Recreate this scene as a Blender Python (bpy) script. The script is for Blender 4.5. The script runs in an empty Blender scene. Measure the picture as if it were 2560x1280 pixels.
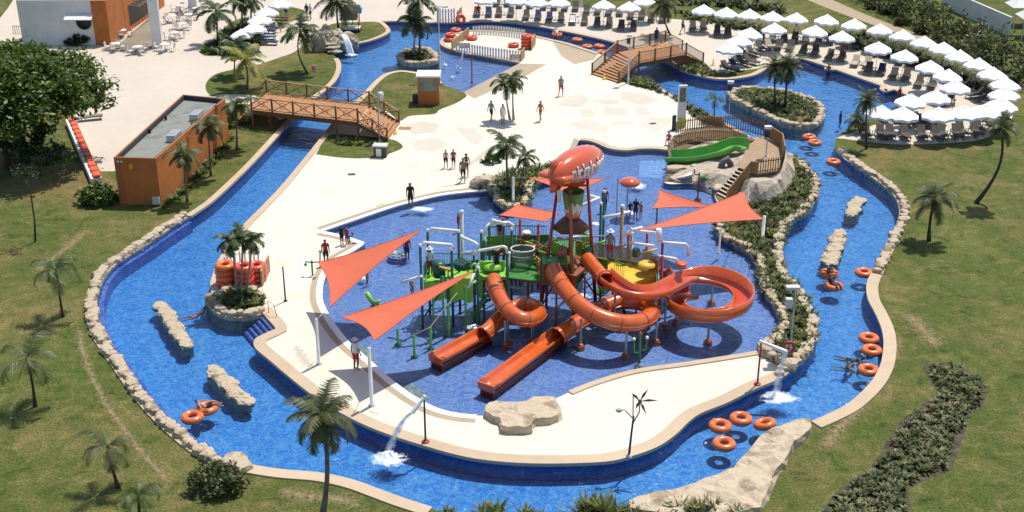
import bpy, bmesh, math, random
from math import sin, cos, pi, radians, atan2, sqrt, tan
from mathutils import Vector, Matrix, noise
from mathutils.geometry import delaunay_2d_cdt
random.seed(7)
SC = bpy.context.scene
COL = SC.collection
# ---------------------------------------------------------------- camera
FPX, TH, HC = 3100.0, radians(24.3), 32.0
FW = Vector((0, cos(TH), -sin(TH))); UPV = Vector((0, sin(TH), cos(TH)))
CAM = Vector((0, 0, HC))
def P(px, py, z=0.0):
    """survey point of the photograph -> site position at height z"""
    d = FW + Vector((1, 0, 0)) * ((px - 1280) / FPX) + UPV * ((640 - py) / FPX)
    t = (z - HC) / d.z
    return CAM + d * t
def PX(p):
    v = Vector(p) - CAM; zc = v.dot(FW)
    return 1280 + FPX * v.x / zc, 640 - FPX * v.dot(UPV) / zc
def ZAT(base, py):
    """height above base (x, y) whose image row is py"""
    lo, hi = -1.0, 25.0
    for _ in range(40):
        m = (lo + hi) / 2
        if PX((base[0], base[1], m))[1] > py: lo = m
        else: hi = m
    return lo
cam = bpy.data.cameras.new('camera'); co = bpy.data.objects.new('camera', cam)
COL.objects.link(co); SC.camera = co
co.location = CAM; co.rotation_euler = (pi / 2 - TH, 0, 0)
cam.sensor_width = 36; cam.lens = 36 * FPX / 2560; cam.clip_end = 3000; cam.clip_start = 0.5
# ---------------------------------------------------------------- world, sun
SUNV = Vector((0.27, 0.34, 1.0)).normalized()
elev = math.asin(SUNV.z)
w = bpy.data.worlds.new('World'); SC.world = w; w.use_nodes = True
nt = w.node_tree; nt.nodes.clear()
sky = nt.nodes.new('ShaderNodeTexSky'); sky.sky_type = 'NISHITA'; sky.sun_disc = False
sky.sun_elevation = elev; sky.sun_rotation = atan2(SUNV.x, SUNV.y)
bg = nt.nodes.new('ShaderNodeBackground'); bg.inputs[1].default_value = 0.12
wo = nt.nodes.new('ShaderNodeOutputWorld')
nt.links.new(sky.outputs[0], bg.inputs[0]); nt.links.new(bg.outputs[0], wo.inputs[0])
sl = bpy.data.lights.new('sun', 'SUN'); sl.energy = 3.95; sl.angle = radians(0.5); sl.color = (1, .95, .87)
so = bpy.data.objects.new('sun', sl); COL.objects.link(so)
so.rotation_euler = SUNV.to_track_quat('Z', 'Y').to_euler()
SC.view_settings.view_transform = 'Standard'; SC.view_settings.look = 'None'
SC.view_settings.exposure = 0.34
SC.cycles.max_bounces = 6; SC.cycles.transparent_max_bounces = 12
SC.cycles.caustics_reflective = False; SC.cycles.caustics_refractive = False
# ---------------------------------------------------------------- materials
MATS = {}
def mat(name, c, rough=.6, c2=None, scale=3.0, c3=None, bump=0.0, bscale=20.0, metal=0.0, spec=.5, detail=4, coat=0, sub=0, lo=.35, hi=.65):
    if name in MATS: return MATS[name]
    m = bpy.data.materials.new(name); m.use_nodes = True; MATS[name] = m
    t = m.node_tree; b = t.nodes['Principled BSDF']
    b.inputs['Roughness'].default_value = rough; b.inputs['Metallic'].default_value = metal
    b.inputs['Specular IOR Level'].default_value = spec
    b.inputs['Coat Weight'].default_value = coat
    b.inputs['Base Color'].default_value = (*c, 1)
    m.diffuse_color = (*c, 1)
    tc = t.nodes.new('ShaderNodeTexCoord')
    if c2:
        n = t.nodes.new('ShaderNodeTexNoise'); n.inputs['Scale'].default_value = scale; n.inputs['Detail'].default_value = detail
        n.inputs['Roughness'].default_value = .6
        t.links.new(tc.outputs['Object'], n.inputs['Vector'])
        r = t.nodes.new('ShaderNodeValToRGB')
        r.color_ramp.elements[0].position = lo; r.color_ramp.elements[1].position = hi
        r.color_ramp.elements[0].color = (*c, 1); r.color_ramp.elements[1].color = (*c2, 1)
        if c3:
            e = r.color_ramp.elements.new((lo + hi) / 2); e.color = (*c3, 1)
        t.links.new(n.outputs['Fac'], r.inputs['Fac']); t.links.new(r.outputs['Color'], b.inputs['Base Color'])
    if bump:
        n2 = t.nodes.new('ShaderNodeTexNoise'); n2.inputs['Scale'].default_value = bscale; n2.inputs['Detail'].default_value = 5
        t.links.new(tc.outputs['Object'], n2.inputs['Vector'])
        bp = t.nodes.new('ShaderNodeBump'); bp.inputs['Strength'].default_value = bump; bp.inputs['Distance'].default_value = .1
        t.links.new(n2.outputs['Fac'], bp.inputs['Height']); t.links.new(bp.outputs['Normal'], b.inputs['Normal'])
    return m
def nodes(m): return m.node_tree.nodes, m.node_tree.links, m.node_tree.nodes['Principled BSDF']
def leaf_mat(name, a, b_, c, rough=.5):
    """foliage: colour varies from leaf clump to leaf clump"""
    m = mat(name, a, rough, b_, 1.6, c3=c, detail=3, spec=.35)
    N, L, b = nodes(m)
    tr = N.new('ShaderNodeBsdfTranslucent'); tr.inputs[0].default_value = (c[0] * 1.6, c[1] * 1.6, c[2] * .8, 1)
    mx = N.new('ShaderNodeMixShader'); mx.inputs[0].default_value = .22
    out = [n for n in N if n.type == 'OUTPUT_MATERIAL'][0]
    L.new(b.outputs[0], mx.inputs[1]); L.new(tr.outputs[0], mx.inputs[2]); L.new(mx.outputs[0], out.inputs[0])
    return m
def grass_mat():
    m = mat('grass', (.06, .075, .02), .9, spec=.1); N, L, b = nodes(m)
    tc = [n for n in N if n.type == 'TEX_COORD'][0]
    def ns(s, d, dist=0):
        n = N.new('ShaderNodeTexNoise'); n.inputs['Scale'].default_value = s; n.inputs['Detail'].default_value = d
        n.inputs['Distortion'].default_value = dist; n.inputs['Roughness'].default_value = .65
        L.new(tc.outputs['Object'], n.inputs['Vector']); return n
    def ramp(src, els):
        r = N.new('ShaderNodeValToRGB'); cr = r.color_ramp
        cr.elements[0].position, cr.elements[0].color = els[0][0], (*els[0][1], 1)
        cr.elements[1].position, cr.elements[1].color = els[-1][0], (*els[-1][1], 1)
        for p, c in els[1:-1]:
            e = cr.elements.new(p); e.color = (*c, 1)
        L.new(src.outputs['Fac'], r.inputs['Fac']); return r
    big = ramp(ns(.11, 5, .6), [(.3, (.185, .142, .062)), (.42, (.135, .13, .045)), (.53, (.082, .105, .027)), (.7, (.125, .142, .042))])
    mid = ramp(ns(1.1, 7, 1.0), [(.3, (.48, .58, .4)), (.46, (.95, 1, .95)), (.54, (1.05, 1, 1)), (.7, (1.6, 1.38, 1.4))])
    fine = ramp(ns(9, 4), [(.35, (.55, .55, .5)), (.65, (1.35, 1.35, 1.3))])
    dry = ns(.55, 6, 1.5)
    m1 = N.new('ShaderNodeMix'); m1.data_type = 'RGBA'; m1.blend_type = 'MULTIPLY'; m1.inputs[0].default_value = 1
    m2 = N.new('ShaderNodeMix'); m2.data_type = 'RGBA'; m2.blend_type = 'MULTIPLY'; m2.inputs[0].default_value = 1
    m3 = N.new('ShaderNodeMix'); m3.data_type = 'RGBA'; m3.inputs[7].default_value = (.29, .21, .11, 1)
    dr = N.new('ShaderNodeMapRange'); dr.inputs[1].default_value = .53; dr.inputs[2].default_value = .76; dr.inputs[4].default_value = .6
    L.new(dry.outputs['Fac'], dr.inputs[0])
    L.new(big.outputs[0], m1.inputs[6]); L.new(mid.outputs[0], m1.inputs[7])
    L.new(m1.outputs[2], m3.inputs[6]); L.new(dr.outputs[0], m3.inputs[0])
    L.new(m3.outputs[2], m2.inputs[6]); L.new(fine.outputs[0], m2.inputs[7])
    L.new(m2.outputs[2], b.inputs['Base Color'])
    bp = N.new('ShaderNodeBump'); bp.inputs['Strength'].default_value = .9; bp.inputs['Distance'].default_value = .12
    n9 = ns(5, 8); L.new(n9.outputs['Fac'], bp.inputs['Height']); L.new(bp.outputs['Normal'], b.inputs['Normal'])
    return m
def deck_mat(name, c, var=.1, stain=.5):
    m = mat(name, c, .75, spec=.25); N, L, b = nodes(m)
    tc = [n for n in N if n.type == 'TEX_COORD'][0]
    cur = None
    for s, d, lo, hi, k in ((.12, 4, .3, .75, var), (1.5, 6, .25, .75, var * .6), (14, 3, .3, .7, var * .5)):
        n = N.new('ShaderNodeTexNoise'); n.inputs['Scale'].default_value = s; n.inputs['Detail'].default_value = d
        L.new(tc.outputs['Object'], n.inputs['Vector'])
        r = N.new('ShaderNodeMapRange'); r.inputs[1].default_value = lo; r.inputs[2].default_value = hi
        r.inputs[3].default_value = 1 - k; r.inputs[4].default_value = 1 + k * .6
        L.new(n.outputs['Fac'], r.inputs[0])
        if cur is None: cur = r.outputs[0]
        else:
            mm = N.new('ShaderNodeMath'); mm.operation = 'MULTIPLY'; L.new(cur, mm.inputs[0]); L.new(r.outputs[0], mm.inputs[1]); cur = mm.outputs[0]
    # faint damp stains
    n = N.new('ShaderNodeTexNoise'); n.inputs['Scale'].default_value = .35; n.inputs['Detail'].default_value = 7; n.inputs['Distortion'].default_value = .8
    L.new(tc.outputs['Object'], n.inputs['Vector'])
    r = N.new('ShaderNodeMapRange'); r.inputs[1].default_value = .58; r.inputs[2].default_value = .75; r.inputs[4].default_value = stain
    L.new(n.outputs['Fac'], r.inputs[0])
    mx = N.new('ShaderNodeMix'); mx.data_type = 'RGBA'; mx.inputs[6].default_value = (*c, 1); mx.inputs[7].default_value = (c[0] * .86, c[1] * .78, c[2] * .62, 1)
    L.new(r.outputs[0], mx.inputs[0])
    v = N.new('ShaderNodeMix'); v.data_type = 'RGBA'; v.blend_type = 'MULTIPLY'; v.inputs[0].default_value = 1
    L.new(mx.outputs[2], v.inputs[6]); L.new(cur, v.inputs[7]); L.new(v.outputs[2], b.inputs['Base Color'])
    return m
def water_mat(name, tint, rip, rscale, caustic=.5):
    m = bpy.data.materials.new(name); m.use_nodes = True; MATS[name] = m
    N, L = m.node_tree.nodes, m.node_tree.links; N.clear()
    out = N.new('ShaderNodeOutputMaterial'); tc = N.new('ShaderNodeTexCoord')
    tr = N.new('ShaderNodeBsdfTransparent'); gl = N.new('ShaderNodeBsdfGlossy'); gl.inputs['Roughness'].default_value = .04
    fr = N.new('ShaderNodeFresnel'); fr.inputs['IOR'].default_value = 1.33
    mx = N.new('ShaderNodeMixShader')
    n1 = N.new('ShaderNodeTexNoise'); n1.inputs['Scale'].default_value = rscale; n1.inputs['Detail'].default_value = 3; n1.inputs['Distortion'].default_value = 1.2
    n2 = N.new('ShaderNodeTexNoise'); n2.inputs['Scale'].default_value = rscale * .28; n2.inputs['Detail'].default_value = 2; n2.inputs['Distortion'].default_value = .6
    ad = N.new('ShaderNodeMath'); ad.operation = 'MULTIPLY_ADD'; ad.inputs[1].default_value = 1.6
    for n in (n1, n2): L.new(tc.outputs['Object'], n.inputs['Vector'])
    L.new(n2.outputs['Fac'], ad.inputs[0]); L.new(n1.outputs['Fac'], ad.inputs[2])
    bp = N.new('ShaderNodeBump'); bp.inputs['Strength'].default_value = rip; bp.inputs['Distance'].default_value = .25
    L.new(ad.outputs[0], bp.inputs['Height'])
    L.new(bp.outputs[0], gl.inputs['Normal']); L.new(bp.outputs[0], fr.inputs['Normal'])
    # caustic light painted into the tint: bright noise ridges, darker between
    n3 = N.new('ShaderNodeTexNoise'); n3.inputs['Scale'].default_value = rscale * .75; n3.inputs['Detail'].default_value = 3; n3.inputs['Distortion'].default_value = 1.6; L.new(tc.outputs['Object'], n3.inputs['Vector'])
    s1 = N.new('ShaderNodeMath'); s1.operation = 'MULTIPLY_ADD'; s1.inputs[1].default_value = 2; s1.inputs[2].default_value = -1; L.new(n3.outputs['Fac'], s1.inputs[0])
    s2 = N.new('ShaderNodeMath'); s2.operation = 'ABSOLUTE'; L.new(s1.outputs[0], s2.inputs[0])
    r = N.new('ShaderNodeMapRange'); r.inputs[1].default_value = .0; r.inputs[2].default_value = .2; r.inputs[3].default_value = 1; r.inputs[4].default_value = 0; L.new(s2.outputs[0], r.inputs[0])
    a = caustic; mc = N.new('ShaderNodeMix'); mc.data_type = 'RGBA'
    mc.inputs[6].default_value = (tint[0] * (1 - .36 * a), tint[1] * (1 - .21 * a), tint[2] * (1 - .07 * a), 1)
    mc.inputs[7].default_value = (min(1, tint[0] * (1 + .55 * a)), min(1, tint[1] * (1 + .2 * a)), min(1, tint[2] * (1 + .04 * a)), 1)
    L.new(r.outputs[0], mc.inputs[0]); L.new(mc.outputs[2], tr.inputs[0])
    L.new(fr.outputs[0], mx.inputs[0]); L.new(tr.outputs[0], mx.inputs[1]); L.new(gl.outputs[0], mx.inputs[2]); L.new(mx.outputs[0], out.inputs[0])
    return m
def tile_mat(name, c, grout, size):
    m = mat(name, c, .4); N, L, b = nodes(m)
    tc = [n for n in N if n.type == 'TEX_COORD'][0]
    n = N.new('ShaderNodeTexNoise'); n.inputs['Scale'].default_value = .5; n.inputs['Detail'].default_value = 6
    L.new(tc.outputs['Object'], n.inputs['Vector'])
    r = N.new('ShaderNodeValToRGB'); r.color_ramp.elements[0].position = .3; r.color_ramp.elements[1].position = .7
    r.color_ramp.elements[0].color = (c[0] * .9, c[1] * .94, c[2] * .96, 1); r.color_ramp.elements[1].color = (c[0] * 1.1, c[1] * 1.06, c[2] * 1.03, 1)
    L.new(n.outputs['Fac'], r.inputs[0])
    v = N.new('ShaderNodeTexVoronoi'); v.inputs['Scale'].default_value = 1 / size
    L.new(tc.outputs['Object'], v.inputs['Vector'])
    mx = N.new('ShaderNodeMix'); mx.data_type = 'RGBA'; mx.blend_type = 'MULTIPLY'; mx.inputs[0].default_value = .09
    L.new(r.outputs[0], mx.inputs[6]); L.new(v.outputs['Color'], mx.inputs[7]); L.new(mx.outputs[2], b.inputs['Base Color'])
    return m
# ---------------------------------------------------------------- object helpers
def link(o, parent=None):
    COL.objects.link(o)
    if parent: o.parent = parent
    return o
def obj(name, bm, m, parent=None, smooth=False, loc=None):
    me = bpy.data.meshes.new(name)
    bm.normal_update(); bm.to_mesh(me); bm.free()
    for mm in (m if isinstance(m, (list, tuple)) else [m]): me.materials.append(mm)
    if smooth:
        for p in me.polygons: p.use_smooth = True
    o = bpy.data.objects.new(name, me); link(o, parent)
    if loc is not None: o.location = loc
    return o
def tag(o, label=None, cat=None, group=None, kind=None):
    if label: o['label'] = label
    if cat: o['category'] = cat
    if group: o['group'] = group
    if kind: o['kind'] = kind
    return o
def thing(name, label, cat, loc=(0, 0, 0), rz=0, group=None):
    o = bpy.data.objects.new(name, None); COL.objects.link(o); o.empty_display_size = .3
    o.location = loc; o.rotation_euler = (0, 0, rz)
    return tag(o, label, cat, group)
def dup(root, loc=None, rz=None, scale=None, label=None, group=None):
    def cp(o, par):
        c = o.copy(); COL.objects.link(c); c.parent = par
        for ch in o.children: cp(ch, c)
        return c
    c = cp(root, None)
    if loc is not None: c.location = loc
    if rz is not None: c.rotation_euler = (0, 0, rz)
    if scale is not None: c.scale = (scale,) * 3 if not isinstance(scale, (tuple, list)) else scale
    if label: c['label'] = label
    if group: c['group'] = group
    return c
def box(bm, x, y, z, sx, sy, sz, rz=0, mi=0, M=None):
    """box centred on x,y with its bottom at z"""
    T = Matrix.Translation((x, y, z + sz / 2)) @ Matrix.Rotation(rz, 4, 'Z') @ Matrix.Diagonal((sx, sy, sz, 1))
    if M: T = M @ T
    r = bmesh.ops.create_cube(bm, size=1, matrix=T)
    for f in {f for v in r['verts'] for f in v.link_faces}: f.material_index = mi
    return r['verts']
def bar(bm, a, b, wx, wz, mi=0):
    """rectangular beam from a to b"""
    a, b = Vector(a), Vector(b); d = b - a; L = d.length
    if L < 1e-6: return
    q = d.to_track_quat('Y', 'Z').to_matrix().to_4x4()
    T = Matrix.Translation((a + b) / 2) @ q @ Matrix.Diagonal((wx, L, wz, 1))
    r = bmesh.ops.create_cube(bm, size=1, matrix=T)
    for f in {f for v in r['verts'] for f in v.link_faces}: f.material_index = mi
def tube(bm, pts, rad, n=8, mi=0, caps=True, closed=False):
    """round tube along pts, rad number or list"""
    pts = [Vector(p) for p in pts]; N = len(pts)
    rings = []; up = None
    for i, p in enumerate(pts):
        if closed: d = pts[(i + 1) % N] - pts[i - 1]
        else: d = pts[min(i + 1, N - 1)] - pts[max(i - 1, 0)]
        if d.length < 1e-9: d = Vector((0, 0, 1))
        d.normalize()
        if up is None: up = Vector((0, 0, 1)) if abs(d.z) < .9 else Vector((1, 0, 0))
        s = d.cross(up)
        if s.length < 1e-6: s = d.orthogonal()
        s.normalize(); u = s.cross(d); up = u
        r = rad[i] if isinstance(rad, (list, tuple)) else rad
        rings.append([bm.verts.new(p + (s * cos(2 * pi * k / n) + u * sin(2 * pi * k / n)) * r) for k in range(n)])
    for i in range(N if closed else N - 1):
        a, b = rings[i], rings[(i + 1) % N]
        for k in range(n):
            f = bm.faces.new((a[k], a[(k + 1) % n], b[(k + 1) % n], b[k])); f.material_index = mi; f.smooth = True
    if caps and not closed:
        for r, fl in ((rings[0], True), (rings[-1], False)):
            f = bm.faces.new(r[::-1] if fl else r); f.material_index = mi
def lathe(bm, prof, n=24, c=(0, 0, 0), mi=0, M=None):
    rings = []
    for r, z in prof:
        rings.append([bm.verts.new(((M @ Vector((r * cos(2 * pi * k / n), r * sin(2 * pi * k / n), z))) if M else Vector((r * cos(2 * pi * k / n), r * sin(2 * pi * k / n), z))) + Vector(c)) for k in range(n)])
    for a, b in zip(rings, rings[1:]):
        for k in range(n):
            try:
                f = bm.faces.new((a[k], a[(k + 1) % n], b[(k + 1) % n], b[k])); f.material_index = mi; f.smooth = True
            except ValueError: pass
def torus(bm, R, r, c=(0, 0, 0), M=None, n=28, m=12, mi=0):
    M = M or Matrix(); v = []
    for i in range(n):
        a = 2 * pi * i / n
        v.append([bm.verts.new(M @ Vector(((R + r * cos(2 * pi * j / m)) * cos(a), (R + r * cos(2 * pi * j / m)) * sin(a), r * sin(2 * pi * j / m))) + Vector(c)) for j in range(m)])
    for i in range(n):
        for j in range(m):
            f = bm.faces.new((v[i][j], v[(i + 1) % n][j], v[(i + 1) % n][(j + 1) % m], v[i][(j + 1) % m])); f.smooth = True; f.material_index = mi
def blob(bm, c, s, sub=2, amp=.25, fr=1.0, seed=0, rz=0, mi=0, flat=None):
    """lumpy stone"""
    r = bmesh.ops.create_icosphere(bm, subdivisions=sub, radius=1)
    R = Matrix.Rotation(rz, 3, 'Z'); o = Vector((seed * 13.7, seed * 7.1, seed * 3.3))
    for v in r['verts']:
        p = v.co.copy()
        k = 1 + amp * noise.noise(p * fr * 1.3 + o) + amp * .5 * noise.noise(p * fr * 3.1 + o)
        p = p * k
        if flat and p.z > flat: p.z = flat + (p.z - flat) * .2
        v.co = R @ Vector((p.x * s[0], p.y * s[1], p.z * s[2])) + Vector(c)
    for f in {f for v in r['verts'] for f in v.link_faces}: f.material_index = mi
def catmull(pts, step=None, closed=False, sub=6):
    """smooth a pixel polyline; a third value marks a sharp corner"""
    n = len(pts); out = []
    q = [Vector((p[0], p[1])) for p in pts]; cor = [len(p) > 2 for p in pts]
    rng = range(n) if closed else range(n - 1)
    for i in rng:
        p1, p2 = q[i], q[(i + 1) % n]
        p0 = q[i - 1] if (closed or i > 0) else p1
        p3 = q[(i + 2) % n] if (closed or i + 2 < n) else p2
        if cor[i]: p0 = p1 * 2 - p2 if False else p1
        if cor[(i + 1) % n]: p3 = p2
        for k in range(sub):
            t = k / sub
            out.append(.5 * ((2 * p1) + (p2 - p0) * t + (2 * p0 - 5 * p1 + 4 * p2 - p3) * t * t + (-p0 + 3 * p1 - 3 * p2 + p3) * t ** 3))
    if not closed: out.append(q[-1])
    return out
def W(pts, z=0.0): return [P(p[0], p[1], z) for p in pts]
def resample(pts, step):
    out = [pts[0].copy()]; acc = 0
    for a, b in zip(pts, pts[1:]):
        d = (b - a).length
        while acc + d >= step:
            t = (step - acc) / d; a = a.lerp(b, t); out.append(a.copy()); d = (b - a).length; acc = 0
        acc += d
    return out
def offs(pts, d, closed=False):
    """sideways offset of a site polyline (left of travel is +)"""
    out = []; n = len(pts)
    for i in range(n):
        a = pts[i - 1] if (closed or i > 0) else pts[i]; b = pts[(i + 1) % n] if (closed or i < n - 1) else pts[i]
        t = (b - a); t.z = 0
        if t.length < 1e-6: t = Vector((1, 0, 0))
        t.normalize(); out.append(pts[i] + Vector((-t.y, t.x, 0)) * d)
    return out
def ribbon(bm, pts, d0, d1, z0, z1, mi=0, closed=False):
    """slab following a line between the offsets d0 and d1"""
    A, B = offs(pts, d0, closed), offs(pts, d1, closed); n = len(pts); V = []
    for a, b in zip(A, B):
        V.append([bm.verts.new((a.x, a.y, z1)), bm.verts.new((b.x, b.y, z1)), bm.verts.new((b.x, b.y, z0)), bm.verts.new((a.x, a.y, z0))])
    for i in range(n if closed else n - 1):
        p, q = V[i], V[(i + 1) % n]
        for k in range(4):
            f = bm.faces.new((p[k], p[(k + 1) % 4], q[(k + 1) % 4], q[k])); f.material_index = mi
    if not closed:
        bm.faces.new(V[0]); bm.faces.new(V[-1][::-1])
def prism(bm, poly, z0, z1, mi=0, side=None):
    """flat polygon of site points pulled up between two heights"""
    a = [bm.verts.new((p[0], p[1], z0)) for p in poly]; b = [bm.verts.new((p[0], p[1], z1)) for p in poly]; n = len(poly)
    fs = [bm.faces.new(b), bm.faces.new(a[::-1])]
    for k in range(n):
        f = bm.faces.new((a[k], a[(k + 1) % n], b[(k + 1) % n], b[k])); f.material_index = mi if side is None else side
    for f in fs: f.material_index = mi
    bmesh.ops.recalc_face_normals(bm, faces=list(bm.faces))
def inpoly(x, y, poly):
    c = False; j = len(poly) - 1
    for i in range(len(poly)):
        xi, yi = poly[i][0], poly[i][1]; xj, yj = poly[j][0], poly[j][1]
        if (yi > y) != (yj > y) and x < (xj - xi) * (y - yi) / (yj - yi) + xi: c = not c
        j = i
    return c
# ================================================================ the setting: lawn, decks, river, pools
C1 = 1
OUT = [(735,297),(790,245),(815,225),(838,203),(850,180),(851,160),(843,145),(830,133),(845,118),(875,110),(893,110),(925,103),(955,92),(972,82),(975,76),(968,66),(955,55,C1),
 (1000,54),(1060,58),(1090,57),(1110,58),(1150,57),(1200,54),(1250,55),(1300,60),(1350,67),(1400,77),(1450,87),(1500,98),(1540,108),(1580,122),(1640,147),(1701,175),(1735,187),(1780,197),(1810,199),
 (1850,196),(1890,187),(1915,172),(1935,160),(1965,150),(2005,147,C1),(2070,168,C1),(2060,172,C1),(2069,176,C1),(2090,175,C1),(2205,216,C1),(2199,223,C1),(2212,231,C1),(2235,225,C1),(2290,248),(2302,262),(2290,275),(2240,282),(2200,290),
 (2160,300),(2124,319),(2095,340),(2087,360),(2092,382),(2115,402),(2150,425),(2190,452),(2225,480),(2243,505),(2248,530),(2243,555),(2225,590),(2205,630),(2190,660),(2180,685),(2172,700),(2168,720),(2172,750),
 (2190,785),(2205,820),(2211,850),(2210,880),(2202,918),(2177,961),(2125,1010),(2069,1040),(2024,1059),(1980,1068),(1937,1081),(1900,1104),(1875,1132),(1833,1165),(1800,1191),(1764,1208),(1718,1234),(1652,1250),
 (1570,1264),(1530,1273),(1450,1292),(1350,1302),(1250,1302),(1150,1290),(1080,1272),(1010,1250),(950,1228),(880,1203),(800,1186),(700,1177),(612,1163,C1),(577,1156),(498,1111),(412,1036),(361,977),(309,905),
 (275,857),(254,815),(246,780),(246,745),(259,704),(285,670),(320,645),(375,610),(424,576),(476,542),(530,505),(590,450),(640,400),(690,345)]
INN = [(839,300),(792,360),(747,416),(699,473),(650,524),(607,568),(570,618),(552,645),(534,689),(528,717),(537,745),(556,770),(584,784),(612,784),(652,776,C1),(694,824,C1),(645,846),(637,860),(643,874),(680,905),
 (715,935),(779,986),(849,1031),(940,1075),(1060,1115),(1160,1142),(1250,1155),(1357,1160),(1488,1157),(1554,1148),(1636,1121),(1685,1089),(1718,1057),(1751,1034),(1816,1008),(1882,975),(1931,955),(1960,942),
 (1985,924),(2012,901),(2035,867),(2044,834),(2040,792),(2022,759),(2001,723),(1972,695),(1959,666),(1957,633),(1965,580),(1979,558),(2018,533),(2044,493),(2047,468),(2042,445),(2022,421),(2000,404),(1972,388),
 (1940,372),(1900,352),(1850,328),(1800,303),(1760,285),(1700,252),(1650,220),(1618,200),(1560,163),(1520,143),(1497,134),(1453,120),(1419,109),(1380,100),(1345,92),(1310,84),(1250,79),(1190,77),(1150,81),(1125,88),(1106,98),
 (1101,106),(1106,115),(1130,125),(1200,140),(1265,152),(1300,158,C1),(1285,165,C1),(1160,230,C1),(1105,210),(1088,195),(1050,184),(1010,178),(985,180),(962,187),(943,200),(925,218),(905,240),(870,272)]
SPL = [(804,578,C1),(857,589),(912,607,C1),(884,626),(835,655),(812,690),(804,725),(806,755),(820,785),(841,818),(877,861),(923,900),(974,947),(1033,990),(1091,1021),(1150,1035),(1205,1039),(1270,1035),(1340,1018),(1377,1002),
 (1422,981),(1488,955),(1587,927),(1718,908),(1816,893),(1895,880,C1),(1902,868),(1937,837),(1952,811),(1946,787),(1921,748),(1902,715),(1897,678),(1884,647),(1862,625),(1822,606),(1794,589),(1787,570),(1795,545),(1797,515),
 (1787,492),(1780,470),(1731,459),(1675,460),(1658,451),(1669,430),(1671,385),(1667,376,C1),(1637,373),(1600,373),(1570,377),(1539,375),(1517,370),(1492,359),(1472,353),(1447,351,C1),(1440,367),(1410,425),(1385,448),
 (1350,457),(1333,470),(1327,490),(1322,512),(1298,523),(1265,525),(1242,507),(1228,488),(1222,476,C1),(1165,480),(1102,488),(1040,502),(980,518),(900,545),(850,562)]
SPL2 = [(1098,100,C1),(1106,115,C1),(1130,125),(1200,140),(1265,152),(1300,158,C1),(1285,165,C1),(1160,230,C1),(1105,210,C1),(1096,180,C1)]
PLAZA = [(252,428,1),(285,428,1),(330,400,1),(470,290,1),(560,256,1),(640,262,1),(700,300,1),(850,230,1),(1000,60,1),(1600,130,1),(1720,190,1),(1950,165,1),(2080,185,1),(2300,270,1),(2250,290,1),(2090,345,1),(2112,347,1),
 (2150,352),(2250,361),(2380,357),(2450,349),(2505,325),(2532,290),(2527,265),(2490,245),(2440,218),(2380,190),(2330,168),(2260,140),(2190,118),(2120,103),(2050,93),(1980,85),(1910,84),(1850,76),(1820,62),(1740,52),(1690,48),(1600,38),(1500,25),(1400,12),(1300,2),
 (1200,-6),(1170,-60,1),(57,-60,1),(62,112,1),(150,150),(225,215),(190,280),(180,305)]
LAWNS = [
 [(515,225),(517,205),(540,185),(590,172),(650,160),(700,143),(735,130),(775,100),(790,85),(850,118,1),(900,150,1),(850,225,1),(740,300,1),(700,266,1),(640,240),(560,236),(530,240)],
 [(775,97),(790,78),(830,60),(870,56),(935,54,1),(985,62,1),(1000,80,1),(950,100,1),(890,122,1),(840,122,1),(800,108)],
 [(500,130),(530,115),(545,100),(560,70),(590,50),(620,45),(640,75),(652,95),(640,138),(580,147),(560,138),(520,140)],
 [(680,35),(690,20),(720,17),(750,22),(765,32),(740,50),(700,60)]]
LAWNS_IN = [
 [(880,260,1),(925,215,1),(945,195,1),(985,175,1),(1050,180,1),(1095,200,1),(1160,231,1),(1166,241),(1140,258),(1100,274),(1085,285),(1025,290),(999,302),(970,280),(915,262)],
 [(790,386,1),(815,340,1),(850,335),(969,347),(999,357),(1006,369),(987,379),(950,392),(905,396),(850,394)]]
PLANT1 = [(1190,470),(1205,453),(1240,445),(1300,430),(1360,415),(1395,425),(1400,440),(1360,470,1),(1330,520,1),(1265,530,1),(1222,480,1)]
PLANT2 = [(1860,520),(1880,480),(1930,440),(1985,400),(2060,420,1),(2070,520,1),(1990,600,1),(2060,800,1),(2040,900,1),(1975,935,1),(1890,876,1),(1930,780,1),(1880,660,1),(1800,610,1),(1780,575,1),(1800,540,1)]
PLANT3 = [(1560,202),(1610,196),(1660,222),(1710,254),(1765,284),(1800,300),(1810,310,1),(1790,315),(1740,296),(1690,250),(1640,228),(1600,218)]
PLANT4 = [(1690,172,1),(1720,165),(1755,160),(1785,178),(1787,196,1),(1735,192,1)]
ISLES = {'A': [(1007,145),(1015,133),(1040,127),(1068,131),(1082,145),(1078,155),(1050,161),(1018,158)],
 'B': [(1832,238),(1850,230),(1880,227),(1920,228),(1960,235),(2005,248),(2035,264),(2045,285),(2035,303),(2010,315),(1975,310),(1930,292),(1880,268),(1845,252)]}
HILL = [(1665,372,1),(1682,342,1),(1722,324),(1775,316),(1815,312,1),(1850,330,1),(1900,354,1),(1965,392,1),(1990,425),(1985,470),(1945,505),(1900,512),(1868,512,1),(1800,510,1),(1780,480,1),(1731,455,1),(1690,456,1),(1655,455,1),(1668,430,1)]
PATH = [[(1960,-30,1),(2019,0),(2126,42),(2200,68),(2300,105),(2400,150),(2480,190),(2600,250,1),(2600,225,1),(2490,175),(2400,130),(2319,94),(2194,48),(2082,0),(2000,-40,1)]]
WALK = [[(-80,140,1),(40,100,1),(63,90,1),(52,-30,1),(20,20,1),(0,45,1),(-80,95,1)]]
TERR = [[(250,124,1),(300,108,1),(388,30,1),(405,60,1),(397,112,1),(345,137,1),(285,128,1)]]
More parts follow.
